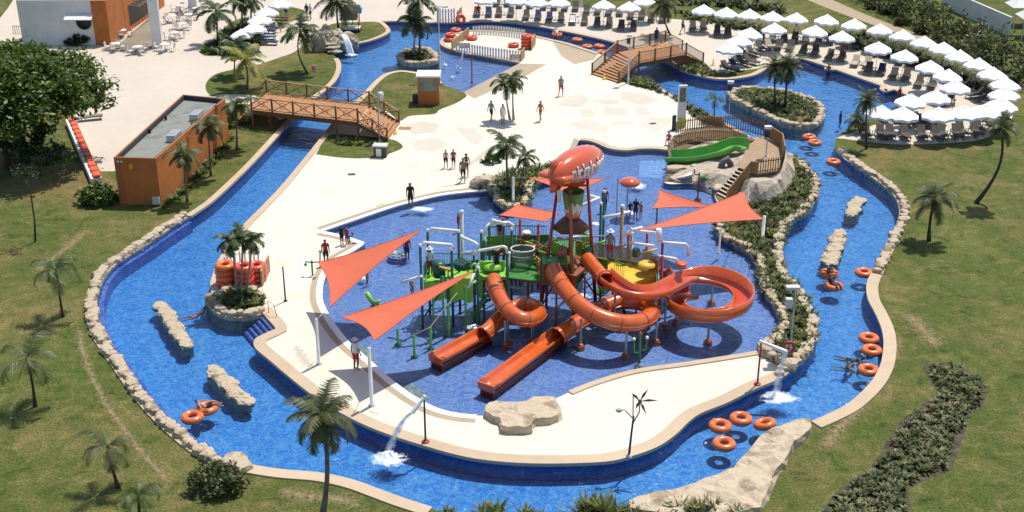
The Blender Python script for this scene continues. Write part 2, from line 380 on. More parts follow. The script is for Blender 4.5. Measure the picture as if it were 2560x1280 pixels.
TAN = [[(1380,101,1),(1497,133,1),(1484,150,1),(1436,161,1),(1403,140,1)], [(1300,159,1),(1367,160,1),(1310,192,1),(1185,247,1),(1158,230,1),(1287,164,1)], [(1435,345,1),(1447,350,1),(1440,368,1),(1408,428,1),(1396,424,1),(1428,362,1)]]
def CW(poly, sub=5): return [(p.x, p.y) for p in W(catmull(poly, closed=True, sub=sub))]
def dens(poly):
    # drop nearly coincident points
    out = []
    for p in poly:
        if not out or abs(p[0] - out[-1][0]) + abs(p[1] - out[-1][1]) > .02: out.append(p)
    return out
def sharp(poly):  # straight edges where both ends are corners
    return dens(CW(poly))
R_OUT, R_INN, R_SPL, R_SPL2 = map(sharp, (OUT, INN, SPL, SPL2))
R_PLAZA = sharp(PLAZA); R_LAWN = [sharp(l) for l in LAWNS]; R_LIN = [sharp(l) for l in LAWNS_IN]
R_P1, R_P2, R_P3, R_P4, R_HILL = map(sharp, (PLANT1, PLANT2, PLANT3, PLANT4, HILL))
R_ISL = {k: sharp(v) for k, v in ISLES.items()}; R_PATH = [sharp(v) for v in PATH]; R_WALK = [sharp(v) for v in WALK]; R_TERR = [sharp(v) for v in TERR]; R_TAN = [sharp(v) for v in TAN]
BOUND = [(-300, -80), (300, -80), (300, 600), (-300, 600)]
cdt_v, cdt_e = [], []
for poly in [BOUND, R_OUT, R_INN, R_SPL, R_SPL2, R_PLAZA, *R_LAWN, *R_LIN, R_P1, R_P2, R_P3, R_P4, R_HILL, *R_ISL.values(), *R_PATH, *R_WALK, *R_TERR, *R_TAN]:
    n0 = len(cdt_v)
    cdt_v += [Vector(p) for p in poly]
    cdt_e += [(n0 + i, n0 + (i + 1) % len(poly)) for i in range(len(poly))]
cv, ce, cf, *_ = delaunay_2d_cdt(cdt_v, cdt_e, [], 0, 1e-5)
def region(x, y):
    for k in R_ISL:
        if inpoly(x, y, R_ISL[k]): return 'soil'
    if inpoly(x, y, R_OUT):
        if not inpoly(x, y, R_INN): return 'splash' if inpoly(x, y, R_SPL2) else 'river'
        if inpoly(x, y, R_SPL): return 'splash'
        if any(inpoly(x, y, q) for q in (R_P1, R_P2, R_P3, R_HILL)): return 'soil'
        if any(inpoly(x, y, q) for q in R_LIN): return 'lawn'
        if any(inpoly(x, y, q) for q in R_TAN): return 'tan'
        return 'deck'
    if inpoly(x, y, R_P4): return 'soil'
    if any(inpoly(x, y, q) for q in R_LAWN): return 'lawn'
    if any(inpoly(x, y, q) for q in R_TERR): return 'terr'
    if inpoly(x, y, R_PLAZA): return 'plaza'
    if any(inpoly(x, y, q) for q in R_PATH): return 'path'
    if any(inpoly(x, y, q) for q in R_WALK): return 'walk'
    return 'lawn'
M_GRASS = grass_mat()
M_DECK = deck_mat('cream_concrete', (.66, .603, .495), .07, .5)
M_PLAZA = deck_mat('sand_concrete', (.545, .475, .385), .07, .3)
M_TAN = deck_mat('tan_concrete', (.40, .315, .215), .12, .5)
M_PATH = deck_mat('brown_path', (.36, .28, .185), .1, .3)
M_TERR = deck_mat('terrace_stone', (.27, .225, .165), .3, .6)
M_SOIL = mat('soil', (.09, .06, .035), .95, (.19, .14, .085), 2.5, bump=.6, bscale=9)
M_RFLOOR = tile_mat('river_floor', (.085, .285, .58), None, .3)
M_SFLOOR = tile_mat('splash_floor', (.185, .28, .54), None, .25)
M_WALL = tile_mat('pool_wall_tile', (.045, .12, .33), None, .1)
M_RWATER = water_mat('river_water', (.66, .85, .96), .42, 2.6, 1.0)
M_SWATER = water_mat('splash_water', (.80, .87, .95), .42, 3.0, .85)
M_COPE = deck_mat('coping_stone', (.52, .40, .275), .12, .6)
M_WHITE = mat('white_paint', (.78, .77, .74), .6, (.7, .69, .66), 1.2)
ZL = {'river': -.95, 'splash': -.42}
SURF = {'river': -.18, 'splash': -.09}
regs = {}; eface = {}
freg = []
for fi, f in enumerate(cf):
    c = sum((cv[i] for i in f), Vector((0, 0))) / len(f)
    r = region(c.x, c.y); freg.append(r); regs.setdefault(r, []).append(f)
    for k in range(len(f)):
        eface.setdefault(tuple(sorted((f[k], f[(k + 1) % len(f)]))), []).append(fi)
def sheet(name, faces, z, m, ):
    bm = bmesh.new(); vm = {}
    for f in faces:
        for i in f:
            if i not in vm: vm[i] = bm.verts.new((cv[i].x, cv[i].y, z))
        bm.faces.new([vm[i] for i in f])
    for f in bm.faces:
        f.normal_update()
        if f.normal.z < 0: f.normal_flip()
    return tag(obj(name, bm, m), kind='structure')
sheet('lawn', regs['lawn'], 0, M_GRASS); sheet('pool_deck', regs['deck'], 0, M_DECK); sheet('plaza', regs['plaza'], 0, M_PLAZA)
sheet('ramp_paving', regs['tan'], 0, M_TAN); sheet('path', regs['path'], 0, M_PATH); sheet('walkway', regs['walk'], 0, M_PLAZA)
sheet('terrace_paving', regs['terr'], 0, M_TERR); sheet('planting_soil', regs['soil'], 0, M_SOIL)
sheet('river_floor', regs['river'], ZL['river'], M_RFLOOR); sheet('splash_pool_floor', regs['splash'], ZL['splash'], M_SFLOOR)
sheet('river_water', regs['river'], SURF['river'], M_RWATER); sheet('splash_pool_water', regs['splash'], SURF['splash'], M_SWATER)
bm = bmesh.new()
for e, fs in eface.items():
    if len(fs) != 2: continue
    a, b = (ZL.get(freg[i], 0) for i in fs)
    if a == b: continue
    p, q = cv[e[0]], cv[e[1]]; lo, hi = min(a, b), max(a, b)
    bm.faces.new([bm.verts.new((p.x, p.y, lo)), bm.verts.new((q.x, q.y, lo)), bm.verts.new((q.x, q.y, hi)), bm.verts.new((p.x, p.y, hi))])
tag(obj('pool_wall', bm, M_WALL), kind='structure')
# water sheet between the two levels needs no weir: both stand against the same wall
# ---------------------------------------------------------------- coping and edge bands
def line(pts, sub=6, z=0): return W(catmull(pts, sub=sub), z)
def seg(poly, a, b):
    """part of a named outline between two of its listed points"""
    n = len(poly); i = a; out = [poly[i]]
    while i != b:
        i = (i + 1) % n; out.append(poly[i])
    return out
def find(poly, x, y): return min(range(len(poly)), key=lambda i: (poly[i][0] - x) ** 2 + (poly[i][1] - y) ** 2)
def sub_line(poly, a, b): return line(seg(poly, find(poly, *a), find(poly, *b)))
def coping(name, pts, w, side, label_kind='structure', m=None, h=.07, zz=0.003):
    bm = bmesh.new(); pts = resample(pts, .35)
    ribbon(bm, pts, side * -.06, side * w, zz - .10, h)
    for f in bm.faces: pass
    bmesh.ops.recalc_face_normals(bm, faces=list(bm.faces))
    return tag(obj(name, bm, m or M_COPE), kind=label_kind)
# OUT runs clockwise as seen in the photo (ground is left of travel) ; INN the other way round
coping('coping', sub_line(OUT, (476,542), (843,145)), .42, 1)
coping('coping', sub_line(OUT, (893,110), (955,55)), .42, 1)
coping('coping', sub_line(OUT, (955,55), (1540,108)), .5, 1)
coping('coping', sub_line(OUT, (1701,175), (2290,248)), .5, 1)
coping('coping', sub_line(OUT, (2180,685), (2024,1059)), .62, 1)
coping('coping', sub_line(OUT, (1080,1272), (612,1163)), .6, 1)
coping('coping', sub_line(INN, (1285,165), (839,300)), .42, 1) if False else None
coping('coping', sub_line(INN, (1105,210), (839,300)), .45, 1)
coping('coping', sub_line(INN, (839,300), (537,745)), .42, 1)
coping('coping', sub_line(INN, (652,776), (1960,942)), .62, 1)
coping('coping', sub_line(INN, (1850,328), (1618,200)), .35, 1)
coping('coping', sub_line(INN, (1497,134), (1300,158)), .4, 1)
coping('coping', sub_line(SPL, (1422,981), (1895,880)), .32, -1)
coping('coping', sub_line(SPL, (1667,376), (1447,351)), .5, -1)
wl = sub_line(SPL, (1222,476), (804,578)); w2 = sub_line(SPL, (804,578), (1205,1039))
both = wl[:-1] + w2
coping('white_edge_band', wl, .28, -1, m=M_WHITE, h=.012); coping('white_edge_band', w2, .32, -1, m=M_WHITE, h=.012)
for nm, l_ in (('tan_edge_band', wl), ('tan_edge_band', w2)):
    bm = bmesh.new(); ribbon(bm, resample(l_, .35), -.33, -.68, -.02, .009); bmesh.ops.recalc_face_normals(bm, faces=list(bm.faces)); tag(obj(nm, bm, M_TAN), kind='structure')
# indigo curb in the water along the left bank
M_INDIGO = mat('indigo_plaster', (.12, .16, .42), .5, (.16, .2, .48), 1.5)
bm = bmesh.new(); ln = resample(sub_line(OUT, (577,1156), (476,542)), .4)
ribbon(bm, ln, -.02, -.30, -.93, -.195); bmesh.ops.recalc_face_normals(bm, faces=list(bm.faces)); tag(obj('pool_ledge', bm, M_INDIGO), kind='structure')
# ================================================================ stones and rocks
M_STONE = mat('cream_stone', (.40, .315, .21), .88, (.25, .185, .115), 1.6, c3=(.47, .385, .27), bump=.7, bscale=7)
M_ROCK = mat('brown_rock', (.44, .345, .235), .85, (.25, .185, .12), .9, c3=(.50, .41, .29), bump=.9, bscale=4)
M_SHALE = mat('grey_brown_rock', (.33, .27, .2), .9, (.16, .125, .09), 1.1, c3=(.42, .36, .27), bump=.9, bscale=4)
def PYp(px, py, y):
    """point seen at a photo position on the upright plane at distance y"""
    d = FW + Vector((1, 0, 0)) * ((px - 1280) / FPX) + UPV * ((640 - py) / FPX)
    return CAM + d * (y / d.y)
def stones(label, pts, off, size=.38, h=.42, zb=-.15, backing=None, seed=0, cat='stone border', jit=.1):
    rnd = random.Random(seed); bm = bmesh.new()
    if backing:
        ribbon(bm, resample(pts, .5), backing[0], backing[1], backing[2], backing[3]); bmesh.ops.recalc_face_normals(bm, faces=list(bm.faces))
    line_ = resample(offs(pts, off), size * 1.25)
    for i, p in enumerate(line_):
        t = (line_[min(i + 1, len(line_) - 1)] - line_[max(i - 1, 0)]); a = atan2(t.y, t.x)
        s = size * rnd.uniform(.75, 1.25)
        q = p + Vector((rnd.uniform(-jit, jit), rnd.uniform(-jit, jit), 0))
        blob(bm, (q.x, q.y, zb + h * .35), (s * rnd.uniform(.8, 1.1), s * rnd.uniform(.75, 1.0), h * rnd.uniform(.75, 1.25)), 2, .3, 1.1, rnd.random() * 50, a + rnd.uniform(-.25, .25), flat=.55)
    return tag(obj('stone_edging', bm, M_STONE), label, cat, 'stone borders along the water')
stones('long curved border of cream stones along the left bank of the river', sub_line(OUT, (600,1160), (470,547)), .36, .36, .36, 0, (.05, .7, -.3, .08), 1)
stones('cream stone border between the right lawn and the river near the leaning palm', sub_line(OUT, (2092,382), (2176,692)), .34, .36, .34, 0, (.0, .62, -.5, .06), 2)
stones('stone border on the river side of the long planted strip behind the spiral slide', sub_line(INN, (1960,942), (1972,388)), .3, .34, .32, 0, (.0, .55, -.5, .05), 3)
stones('stone border on the splash pool side of the planted strip behind the spiral slide', sub_line(SPL, (1895,880), (1787,570)), -.26, .32, .3, 0, (-.5, .0, -.3, .04), 4)
stones('ring of stones round the small palm island in the upper pool', line(ISLES['A'] + [ISLES['A'][0]]), .25, .42, .6, -.25, (-.07, .5, -.93, .15), 5)
stones('wavy ring of stones round the big planted island with two shaggy palms', line(ISLES['B'] + [ISLES['B'][0]]), .3, .42, .5, -.15, (-.07, .6, -.93, .12), 6)
stones('stone border between the rock garden and the pool below the orange airship', sub_line(SPL, (1385,448), (1222,476)), -.25, .42, .4, 0, (-.5, .0, -.3, .06), 7)
stones('short row of stones closing the planted strip beside the spouting red pole', line([(1900,874),(1925,893),(1950,908),(1974,920)]), 0, .45, .5, 0, None, 8)
stones('half ring of stones round the planted tip with palms beside the river steps', sub_line(INN, (537,745), (652,776)), -.28, .33, .36, 0, (-.6, .07, -.93, .06), 9)
stones('inner row of stones between the palm bed and the stacked orange tubes', line([(546,745),(570,728),(600,722),(630,728),(655,745)]), 0, .3, .35, 0, None, 10)
stones('low stones at the edge of the rock garden beside the cream deck', line([(1205,455),(1235,446),(1290,433),(1340,422),(1385,416)]), 0, .3, .25, 0, None, 11)
def rock_bar(label, a, b, w, h, seed):
    rnd = random.Random(seed); bm = bmesh.new(); A, B = P(*a, -.3), P(*b, -.3); d = B - A; ang = atan2(d.y, d.x); n = int(d.length / .42)
    nn = Vector((-d.y, d.x, 0)).normalized()
    ribbon(bm, [A, A.lerp(B, .5), B], -w * .42, w * .42, -.95, -.1); bmesh.ops.recalc_face_normals(bm, faces=list(bm.faces))
    for i in range(n + 1):
        p = A.lerp(B, i / n); q = p + nn * rnd.uniform(-.08, .08)
        blob(bm, (q.x, q.y, -.22), (.55 * rnd.uniform(.85, 1.25), w * .5 * rnd.uniform(.8, 1.15), h * rnd.uniform(.75, 1.1)), 3, .35, 1.4, rnd.random() * 40, ang + rnd.uniform(-.25, .25), flat=.5)
    return tag(obj('rock_barrier', bm, M_STONE), label, 'rock barrier', 'long rock barriers in the river')
rock_bar('long rock barrier in the left river bend beside the swimmer', (404,770), (468,868), .78, .36, 21)
rock_bar('long rock barrier in the lower left river near two orange tubes', (532,932), (612,1008), .82, .36, 22)
rock_bar('short rock barrier in the right river, farther from the camera', (2143,506), (2127,540), .95, .4, 23)
rock_bar('tall narrow rock barrier in the right river with a tube at its near end', (2099,592), (2072,660), 1.0, .45, 24)
def slab(name, label, poly, h, m, seed, cat='rock', rough=.12, lean=.25, n_in=70, zb=-.05, step=.55):
    """weathered ledge: uneven top, broken sides"""
    rnd = random.Random(seed); pts = W(catmull(poly, closed=True, sub=3)); pts = [Vector((p.x, p.y, 0)) for p in resample(pts + [pts[0]], step)][:-1]
    c = sum(pts, Vector()) / len(pts); o = Vector((seed * 3.1, seed * 1.7, 0))
    top = [p + (c - p).normalized() * lean * rnd.uniform(.3, 1.2) for p in pts]
    top2 = [(p.x, p.y) for p in top]; xs = [p[0] for p in top2]; ys = [p[1] for p in top2]; inner = []
    while len(inner) < n_in:
        q = (rnd.uniform(min(xs), max(xs)), rnd.uniform(min(ys), max(ys)))
        if inpoly(*q, top2): inner.append(q)
    allv = [Vector(p) for p in top2 + inner]; ne = len(top2)
    vv, ee, ff, *_ = delaunay_2d_cdt(allv, [(i, (i + 1) % ne) for i in range(ne)], [], 1, 1e-4)
    bm = bmesh.new()
    def tz(p): return h * (1 + .35 * noise.noise(Vector((p[0] * .55, p[1] * .55, 0)) + o)) + rough * noise.noise(Vector((p[0] * 2.1, p[1] * 2.1, 1)) + o)
    V = [bm.verts.new((v.x, v.y, tz(v))) for v in vv]
    for f in ff:
        g = bm.faces.new([V[i] for i in f]); g.normal_update()
        if g.normal.z < 0: g.normal_flip()
    prev = [(v.x, v.y, tz(v)) for v in vv[:ne]]
    for lv in (.62, .3, 0):
        cur = []
        for i, p in enumerate(pts):
            t = top[i].lerp(p, (1 - lv)) + Vector((rnd.uniform(-.07, .07), rnd.uniform(-.07, .07), 0))
            cur.append((t.x, t.y, zb + (tz(vv[i]) - zb) * lv * rnd.uniform(.85, 1.05)))
        A = [bm.verts.new(p) for p in prev]; B = [bm.verts.new(p) for p in cur]
        for i in range(ne): bm.faces.new((A[i], B[i], B[(i + 1) % ne], A[(i + 1) % ne]))
        prev = cur
    bmesh.ops.remove_doubles(bm, verts=list(bm.verts), dist=.001); bmesh.ops.recalc_face_normals(bm, faces=list(bm.faces))
    return tag(obj(name, bm, m), label, cat)
slab('rock_ledge', 'flat layered tan rock at the near edge of the splash pool', [(1211,1043),(1222,1021),(1275,1020),(1305,1018),(1340,1006),(1366,1002),(1386,1004),(1403,1032),(1407,1047),(1372,1064),(1332,1066),(1328,1087),(1254,1085),(1250,1064),(1216,1055)], .38, M_ROCK, 31, n_in=40, step=.4, lean=.1)
slab('rock_ledge', 'big sloping tan rock slab on the lower right river bank', [(2028,1059),(1980,1068),(1937,1081),(1900,1104),(1875,1132),(1833,1165),(1800,1191),(1764,1208),(1718,1234),(1652,1250),(1570,1264),(1590,1300),(1800,1310),(1905,1290),(1955,1190),(1990,1125),(2036,1078)], .38, M_ROCK, 32, rough=.2, lean=.35, n_in=160, zb=-.5)
bm = bmesh.new()
for k, (x, y, s) in enumerate([(590,1160,.55),(600,1175,.5),(576,1165,.4)]):
    p = P(x, y); blob(bm, (p.x, p.y, .15), (s * 1.1, s, .4), 2, .3, 1, k + 3, k, flat=.5)
tag(obj('boulder', bm, M_STONE), 'pale boulder where the stone border meets the coping at the lower left', 'rock')
bm = bmesh.new(); p = P(1206, 466); blob(bm, (p.x, p.y, .25), (.85, .6, .62), 3, .25, 1, 4, .2); tag(obj('boulder', bm, M_ROCK), 'round brown boulder at the left end of the rock garden', 'rock')
# little waterfall rocks in the upper pool
bm = bmesh.new()
for k, (x, y, sx, sy, sz, z) in enumerate([(800,128,.75,.6,1.5,.5),(812,122,.6,.6,1.3,.4),(835,122,.8,.7,.95,.3),(858,118,1.0,.8,1.05,.3),(882,115,.65,.6,.9,.3),(845,110,1.1,.9,1.1,.4),(870,106,.9,.8,.8,.3),(818,110,.8,.8,1.5,.5)]):
    p = P(x, y); blob(bm, (p.x, p.y, z), (sx, sy, sz), 3, .3, 1.1, k + 60, k)
for k, (x, y) in enumerate([(826,128),(832,131),(837,134)]):
    p = P(x, y); blob(bm, (p.x, p.y, .75 - k * .28), (.75, .42, .16), 2, .2, 1, k + 80, .2)
wf = tag(obj('waterfall_rocks', bm, M_SHALE), 'cluster of grey boulders with a small waterfall beside the upper pool', 'rocks')
M_FOAM = mat('white_water', (.88, .92, .96), .35, (.7, .8, .9), 9)
def foam_mat():
    m = bpy.data.materials.new('foam_patch'); m.use_nodes = True; N, L = m.node_tree.nodes, m.node_tree.links; b = N['Principled BSDF']; b.inputs['Base Color'].default_value = (.85, .9, .94, 1); b.inputs['Roughness'].default_value = .5
    at = N.new('ShaderNodeAttribute'); at.attribute_name = 'cover'; tc = N.new('ShaderNodeTexCoord'); n = N.new('ShaderNodeTexNoise'); n.inputs['Scale'].default_value = 4.5; n.inputs['Detail'].default_value = 7; n.inputs['Roughness'].default_value = .7
    L.new(tc.outputs['Object'], n.inputs['Vector']); ad = N.new('ShaderNodeMath'); ad.operation = 'ADD'; L.new(at.outputs['Fac'], ad.inputs[0]); L.new(n.outputs['Fac'], ad.inputs[1])
    r = N.new('ShaderNodeMapRange'); r.inputs[1].default_value = .92; r.inputs[2].default_value = 1.3; L.new(ad.outputs[0], r.inputs[0])
    t = N.new('ShaderNodeBsdfTransparent'); mx = N.new('ShaderNodeMixShader'); L.new(r.outputs[0], mx.inputs[0]); L.new(t.outputs[0], mx.inputs[1]); L.new(b.outputs[0], mx.inputs[2])
    L.new(mx.outputs[0], [k for k in N if k.type == 'OUTPUT_MATERIAL'][0].inputs[0]); return m
M_FOAMP = foam_mat()
def foam(name, label, cat, drops, seed, parent=None):
    """churned water: uneven patches that thin out towards their rim"""
    rnd = random.Random(seed); bm = bmesh.new(); ly = bm.verts.layers.float.new('cover'); o_ = Vector(drops[0][0]); prev = None
    for (c, n, sp, s) in drops:
        c = Vector(c) - o_; rx, ry, hz_ = sp[0] * 2.0, sp[1] * 2.0, max(sp[2], .03); g = []; K, M = 9, 26
        for i in range(K):
            row = []
            for k in range(M):
                a = 2 * pi * k / M; r = min(1, (i + .02) / (K - 1)); w_ = 1 + .35 * noise.noise(Vector((cos(a) * 1.3, sin(a) * 1.3, seed)))
                v = bm.verts.new(c + Vector((rx * r * w_ * cos(a), ry * r * w_ * sin(a), .025 + hz_ * 1.2 * (1 - r) ** 1.5 * (.7 + .9 * noise.noise(Vector((r * 4 * cos(a), r * 4 * sin(a), seed + 3))))))); v[ly] = .85 * (1 - r ** 1.4); row.append(v)
            g.append(row)
        for i in range(K - 1):
            for k in range(M): f = bm.faces.new((g[i][k], g[i][(k + 1) % M], g[i + 1][(k + 1) % M], g[i + 1][k])); f.smooth = True
    ob = obj(name, bm, M_FOAMP, parent, loc=o_ if not parent else o_)
    return ob if parent else tag(ob, label, cat)
base = P(878, 138, -.19); top = P(856, 96, 0); top = Vector((top.x, top.y, 1.0)); top = PYp(857, 88, base.y + 1.4)
bm = bmesh.new()
for dx in (-.16, -.05, .07, .17):
    tube(bm, [Vector((top.x + dx, top.y, top.z)).lerp(Vector((base.x + dx * 1.5, base.y, -.3)), t) + Vector((0, 0, .55 * sin(pi * t) * (1 - t * .3))) for t in [i / 8 for i in range(9)]], [.09 + .05 * i / 8 for i in range(9)], 6)
ws = tag(obj('waterfall', bm, M_FOAM), 'thin white waterfall pouring off the grey boulders into the upper pool', 'waterfall')
foam('foam', None, None, [(base, 26, (.55, .45, .15), .17), (base + Vector((-1.8, .2, 0)), 8, (.3, .25, .05), .12)], 5, ws)
# ================================================================ vegetation
LF_DARK = leaf_mat('dark_leaves', (.018, .035, .010), (.05, .085, .022), (.030, .055, .014))
LF_TREE = leaf_mat('tree_leaves', (.045, .08, .014), (.15, .195, .04), (.08, .125, .023))
LF_PALM = leaf_mat('palm_leaves', (.030, .052, .014), (.105, .13, .035), (.058, .085, .022))
LF_YEL = leaf_mat('yellow_palm_leaves', (.16, .17, .03), (.34, .30, .06), (.22, .22, .04))
LF_OLIVE = leaf_mat('olive_leaves', (.045, .060, .020), (.13, .14, .05), (.08, .095, .03))
LF_HEDGE = leaf_mat('hedge_leaves', (.022, .032, .014), (.085, .105, .035), (.045, .06, .022))
LF_BROWN = leaf_mat('dry_leaves', (.10, .075, .035), (.2, .15, .07), (.14, .11, .05))
M_TRUNK = mat('palm_bark', (.19, .155, .115), .9, (.10, .08, .06), 3, bump=.5, bscale=12)
M_TRUNKD = mat('dark_bark', (.075, .058, .042), .9, (.04, .03, .022), 3, bump=.5, bscale=12)
M_TRUNKG = mat('grey_palm_bark', (.30, .27, .23), .85, (.2, .175, .15), 3)
def frond(bm, az, e0, L, droop, lw, ll, nl, rnd, mi=0, twist=0):
    """one feather leaf: a thin rib with two rows of leaflets"""
    d = Vector((cos(az), sin(az), 0)); p = Vector((0, 0, 0)); e = e0; st = L / 14; pts = [p.copy()]; dirs = []
    for i in range(14):
        v = d * cos(e) + Vector((0, 0, 1)) * sin(e); dirs.append(v); p = p + v * st; pts.append(p.copy()); e -= droop / 14 * (0.5 + i / 9)
    dirs.append(dirs[-1]); side = Vector((-sin(az), cos(az), 0))
    up0 = None
    for i in range(14):
        a, b = pts[i], pts[i + 1]; w_ = .03 * (1 - i / 16)
        f = bm.faces.new([bm.verts.new(a - side * w_), bm.verts.new(a + side * w_), bm.verts.new(b + side * w_), bm.verts.new(b - side * w_)]); f.material_index = mi
    for k in range(nl):
        t = .12 + .88 * k / (nl - 1); i = min(13, int(t * 14)); fr = t * 14 - i
        a = pts[i].lerp(pts[min(i + 1, 14)], fr); v = dirs[i]; n = side.cross(v)
        l = ll * (sin(pi * min(1, t * .82 + .14)) ** .7) * rnd.uniform(.85, 1.15)
        for s in (-1, 1):
            dr = (side * s * .8 + v * .62 - Vector((0, 0, 1)) * rnd.uniform(.18, .5) + n * (-.05)).normalized()
            q = a + dr * l; w_ = v * lw
            f = bm.faces.new([bm.verts.new(a - w_ * .5), bm.verts.new(a + w_ * .5), bm.verts.new(q + w_ * .18 - Vector((0, 0, l * .12))), bm.verts.new(q - w_ * .12 - Vector((0, 0, l * .12)))]); f.material_index = mi
def crown_mesh(name, n, L, e_lo, e_hi, droop, lw, ll, nl, m, seed, extra=None):
    rnd = random.Random(seed); bm = bmesh.new()
    for k in range(n):
        az = 2 * pi * k * .618 * 1.0 + rnd.uniform(-.25, .25); u = (k + .5) / n
        e = e_hi + (e_lo - e_hi) * u + rnd.uniform(-.12, .12)
        frond(bm, az, e, L * rnd.uniform(.85, 1.12), droop * rnd.uniform(.8, 1.2), lw, ll, nl, rnd, 0)
    if extra:
        for k in range(extra): frond(bm, rnd.uniform(0, 2 * pi), rnd.uniform(-1.2, -.7), L * .7, .4, lw, ll * .8, nl // 2, rnd, 1)
    tube(bm, [(0, 0, -.5), (0, 0, -.1), (0, 0, .25)], [.11, .13, .05], 7, 0)
    me = bpy.data.meshes.new(name); bm.to_mesh(me); bm.free()
    for mm in (m if isinstance(m, list) else [m]): me.materials.append(mm)
    return me
CROWN = {
 'royal': [crown_mesh('palm_crown', 12, 2.3, -.35, 1.15, 1.5, .13, .7, 26, [LF_PALM, LF_BROWN], 1, 1), crown_mesh('palm_crown', 11, 2.3, -.45, 1.0, 1.5, .13, .7, 26, [LF_PALM, LF_BROWN], 2, 1), crown_mesh('palm_crown', 13, 2.2, -.3, 1.2, 1.7, .13, .68, 26, [LF_PALM, LF_BROWN], 3, 2)],
 'coco': [crown_mesh('palm_crown', 20, 2.5, -.7, 1.2, 1.4, .10, .68, 30, [LF_OLIVE, LF_BROWN], 11, 3), crown_mesh('palm_crown', 17, 2.4, -.6, 1.25, 1.3, .10, .66, 28, [LF_OLIVE, LF_BROWN], 12, 2)],
 'shag': [crown_mesh('palm_crown', 34, 2.0, -1.0, 1.35, 1.1, .07, .46, 26, [LF_OLIVE, LF_BROWN], 14, 4)],
 'yellow': [crown_mesh('palm_crown', 13, 2.3, -.2, 1.25, 1.2, .12, .66, 24, [LF_YEL, LF_BROWN], 15, 1)],
 'young': [crown_mesh('palm_crown', 8, 2.4, .1, 1.2, 2.0, .10, .74, 20, [LF_PALM, LF_BROWN], 16, 2), crown_mesh('palm_crown', 8, 2.4, .0, 1.1, 1.9, .10, .72, 20, [LF_OLIVE, LF_BROWN], 17, 2)]}
nrnd = random.Random(99)
def palm(kind, base, crown, r_px, label, bend=.0, tr=.11, tm=None, group=None, var=None):
    """base: photo position of the foot, crown: of the crown's heart, r_px: reach of the leaves there"""
    b = P(*base, 0) if len(base) == 2 else P(*base); c = PYp(crown[0], crown[1], b.y)
    sc = .9114 * (crown[1] + 760) / (HC - c.z) if False else FPX / ((c - CAM).dot(FW))
    R = r_px / sc
    t = thing('palm_tree', label, 'palm tree', b, 0, group)
    d = c - b; n = 9; pts = []
    for i in range(n + 1):
        u = i / n; q = d * u + Vector((bend * sin(pi * u) * (1 if d.x >= 0 else -1), 0, 0))
        pts.append(q)
    bm = bmesh.new(); tube(bm, pts, [tr * (1.45 - .55 * min(1, i / 3) - .25 * i / n) for i in range(n + 1)], 9)
    obj('trunk', bm, tm or M_TRUNK, t)
    L = CROWN[kind]; me = L[var if var is not None else nrnd.randrange(len(L))]
    k = R / (2.05 if kind in ('royal', 'coco', 'yellow') else 1.75)
    o = bpy.data.objects.new('crown', me); link(o, t); o.location = d; o.scale = (k, k, k); o.rotation_euler = (0, 0, nrnd.uniform(0, 6.28))
    return t
palm('royal', (545,108), (540,28), 62, 'dark green palm on the plaza nearest the tables under white parasols', group='plaza palms')
palm('royal', (606,75), (603,0), 45, 'palm cut by the top edge, left of two close trunks above the plaza path', group='plaza palms')
palm('royal', (628,72), (627,2), 42, 'palm cut by the top edge, right of two close trunks above the plaza path', group='plaza palms')
palm('royal', (768,182), (750,78), 62, 'slender palm with a curved trunk on the grass by the waterfall rocks', .5, .09)
palm('yellow', (617,222), (612,150), 62, 'palm with yellow leaves on the grass left of the first bridge', .15, .1)
palm('royal', (585,190), (588,118), 50, 'dark palm over the shrubs behind the yellow palm', 0, .08)
palm('coco', (848,82), (842,2), 62, 'tall palm beside the grey cabana top of the small lawn', .1, .12, M_TRUNKD)
palm('royal', (1034,140), (1038,58), 56, 'near palm on the small round stone island, lower crown', 0, .1, M_TRUNKG, 'island palms')
palm('royal', (1048,138), (1046,2), 56, 'taller palm on the small round stone island, cut by the top edge', .1, .1, None, 'island palms')
palm('royal', (592,372), (592,262), 52, 'palm beside the left end of the first bridge', 0, .08, group='palms in front of the orange building')
palm('royal', (527,440), (520,315), 52, 'palm in the middle of the row before the orange building', 0, .08, group='palms in front of the orange building')
palm('royal', (468,505), (458,385), 50, 'palm nearest the camera in the row before the orange building', 0, .08, group='palms in front of the orange building')
palm('royal', (1275,300), (1262,210), 45, 'left palm of the pair standing on the open deck', .05, .08, M_TRUNKG, 'pair of palms on the deck')
palm('royal', (1284,300), (1283,200), 42, 'right palm of the pair standing on the open deck', .05, .08, M_TRUNKG, 'pair of palms on the deck')
palm('royal', (1272,478), (1266,362), 58, 'larger palm in the rock garden left of the orange airship', .05, .1)
palm('royal', (1292,482), (1314,392), 36, 'smaller leaning palm in the rock garden left of the orange airship', .05, .08)
palm('royal', (592,738), (578,600), 52, 'left palm of the planted tip, over the stacked orange tubes', .05, .08, M_TRUNKG, 'palms over the stacked tubes')
palm('royal', (600,735), (606,595), 48, 'middle palm of the planted tip, over the stacked orange tubes', .04, .08, M_TRUNKG, 'palms over the stacked tubes')
palm('royal', (614,738), (630,602), 42, 'right palm of the planted tip, over the stacked orange tubes', .04, .08, M_TRUNKG, 'palms over the stacked tubes')
palm('young', (157,792), (140,678), 62, 'young palm with drooping leaves on the left lawn, the farthest of three', 0, .07, M_TRUNKD, 'young palms on the left lawn', 0)
palm('young', (88,1016), (68,898), 75, 'young palm with drooping leaves at the left edge, the middle one of three', .05, .08, M_TRUNKD, 'young palms on the left lawn', 1)
palm('young', (296,1218), (270,1118), 66, 'young palm with drooping leaves near the lower left stone border', .05, .08, M_TRUNKD, 'young palms on the left lawn', 1)
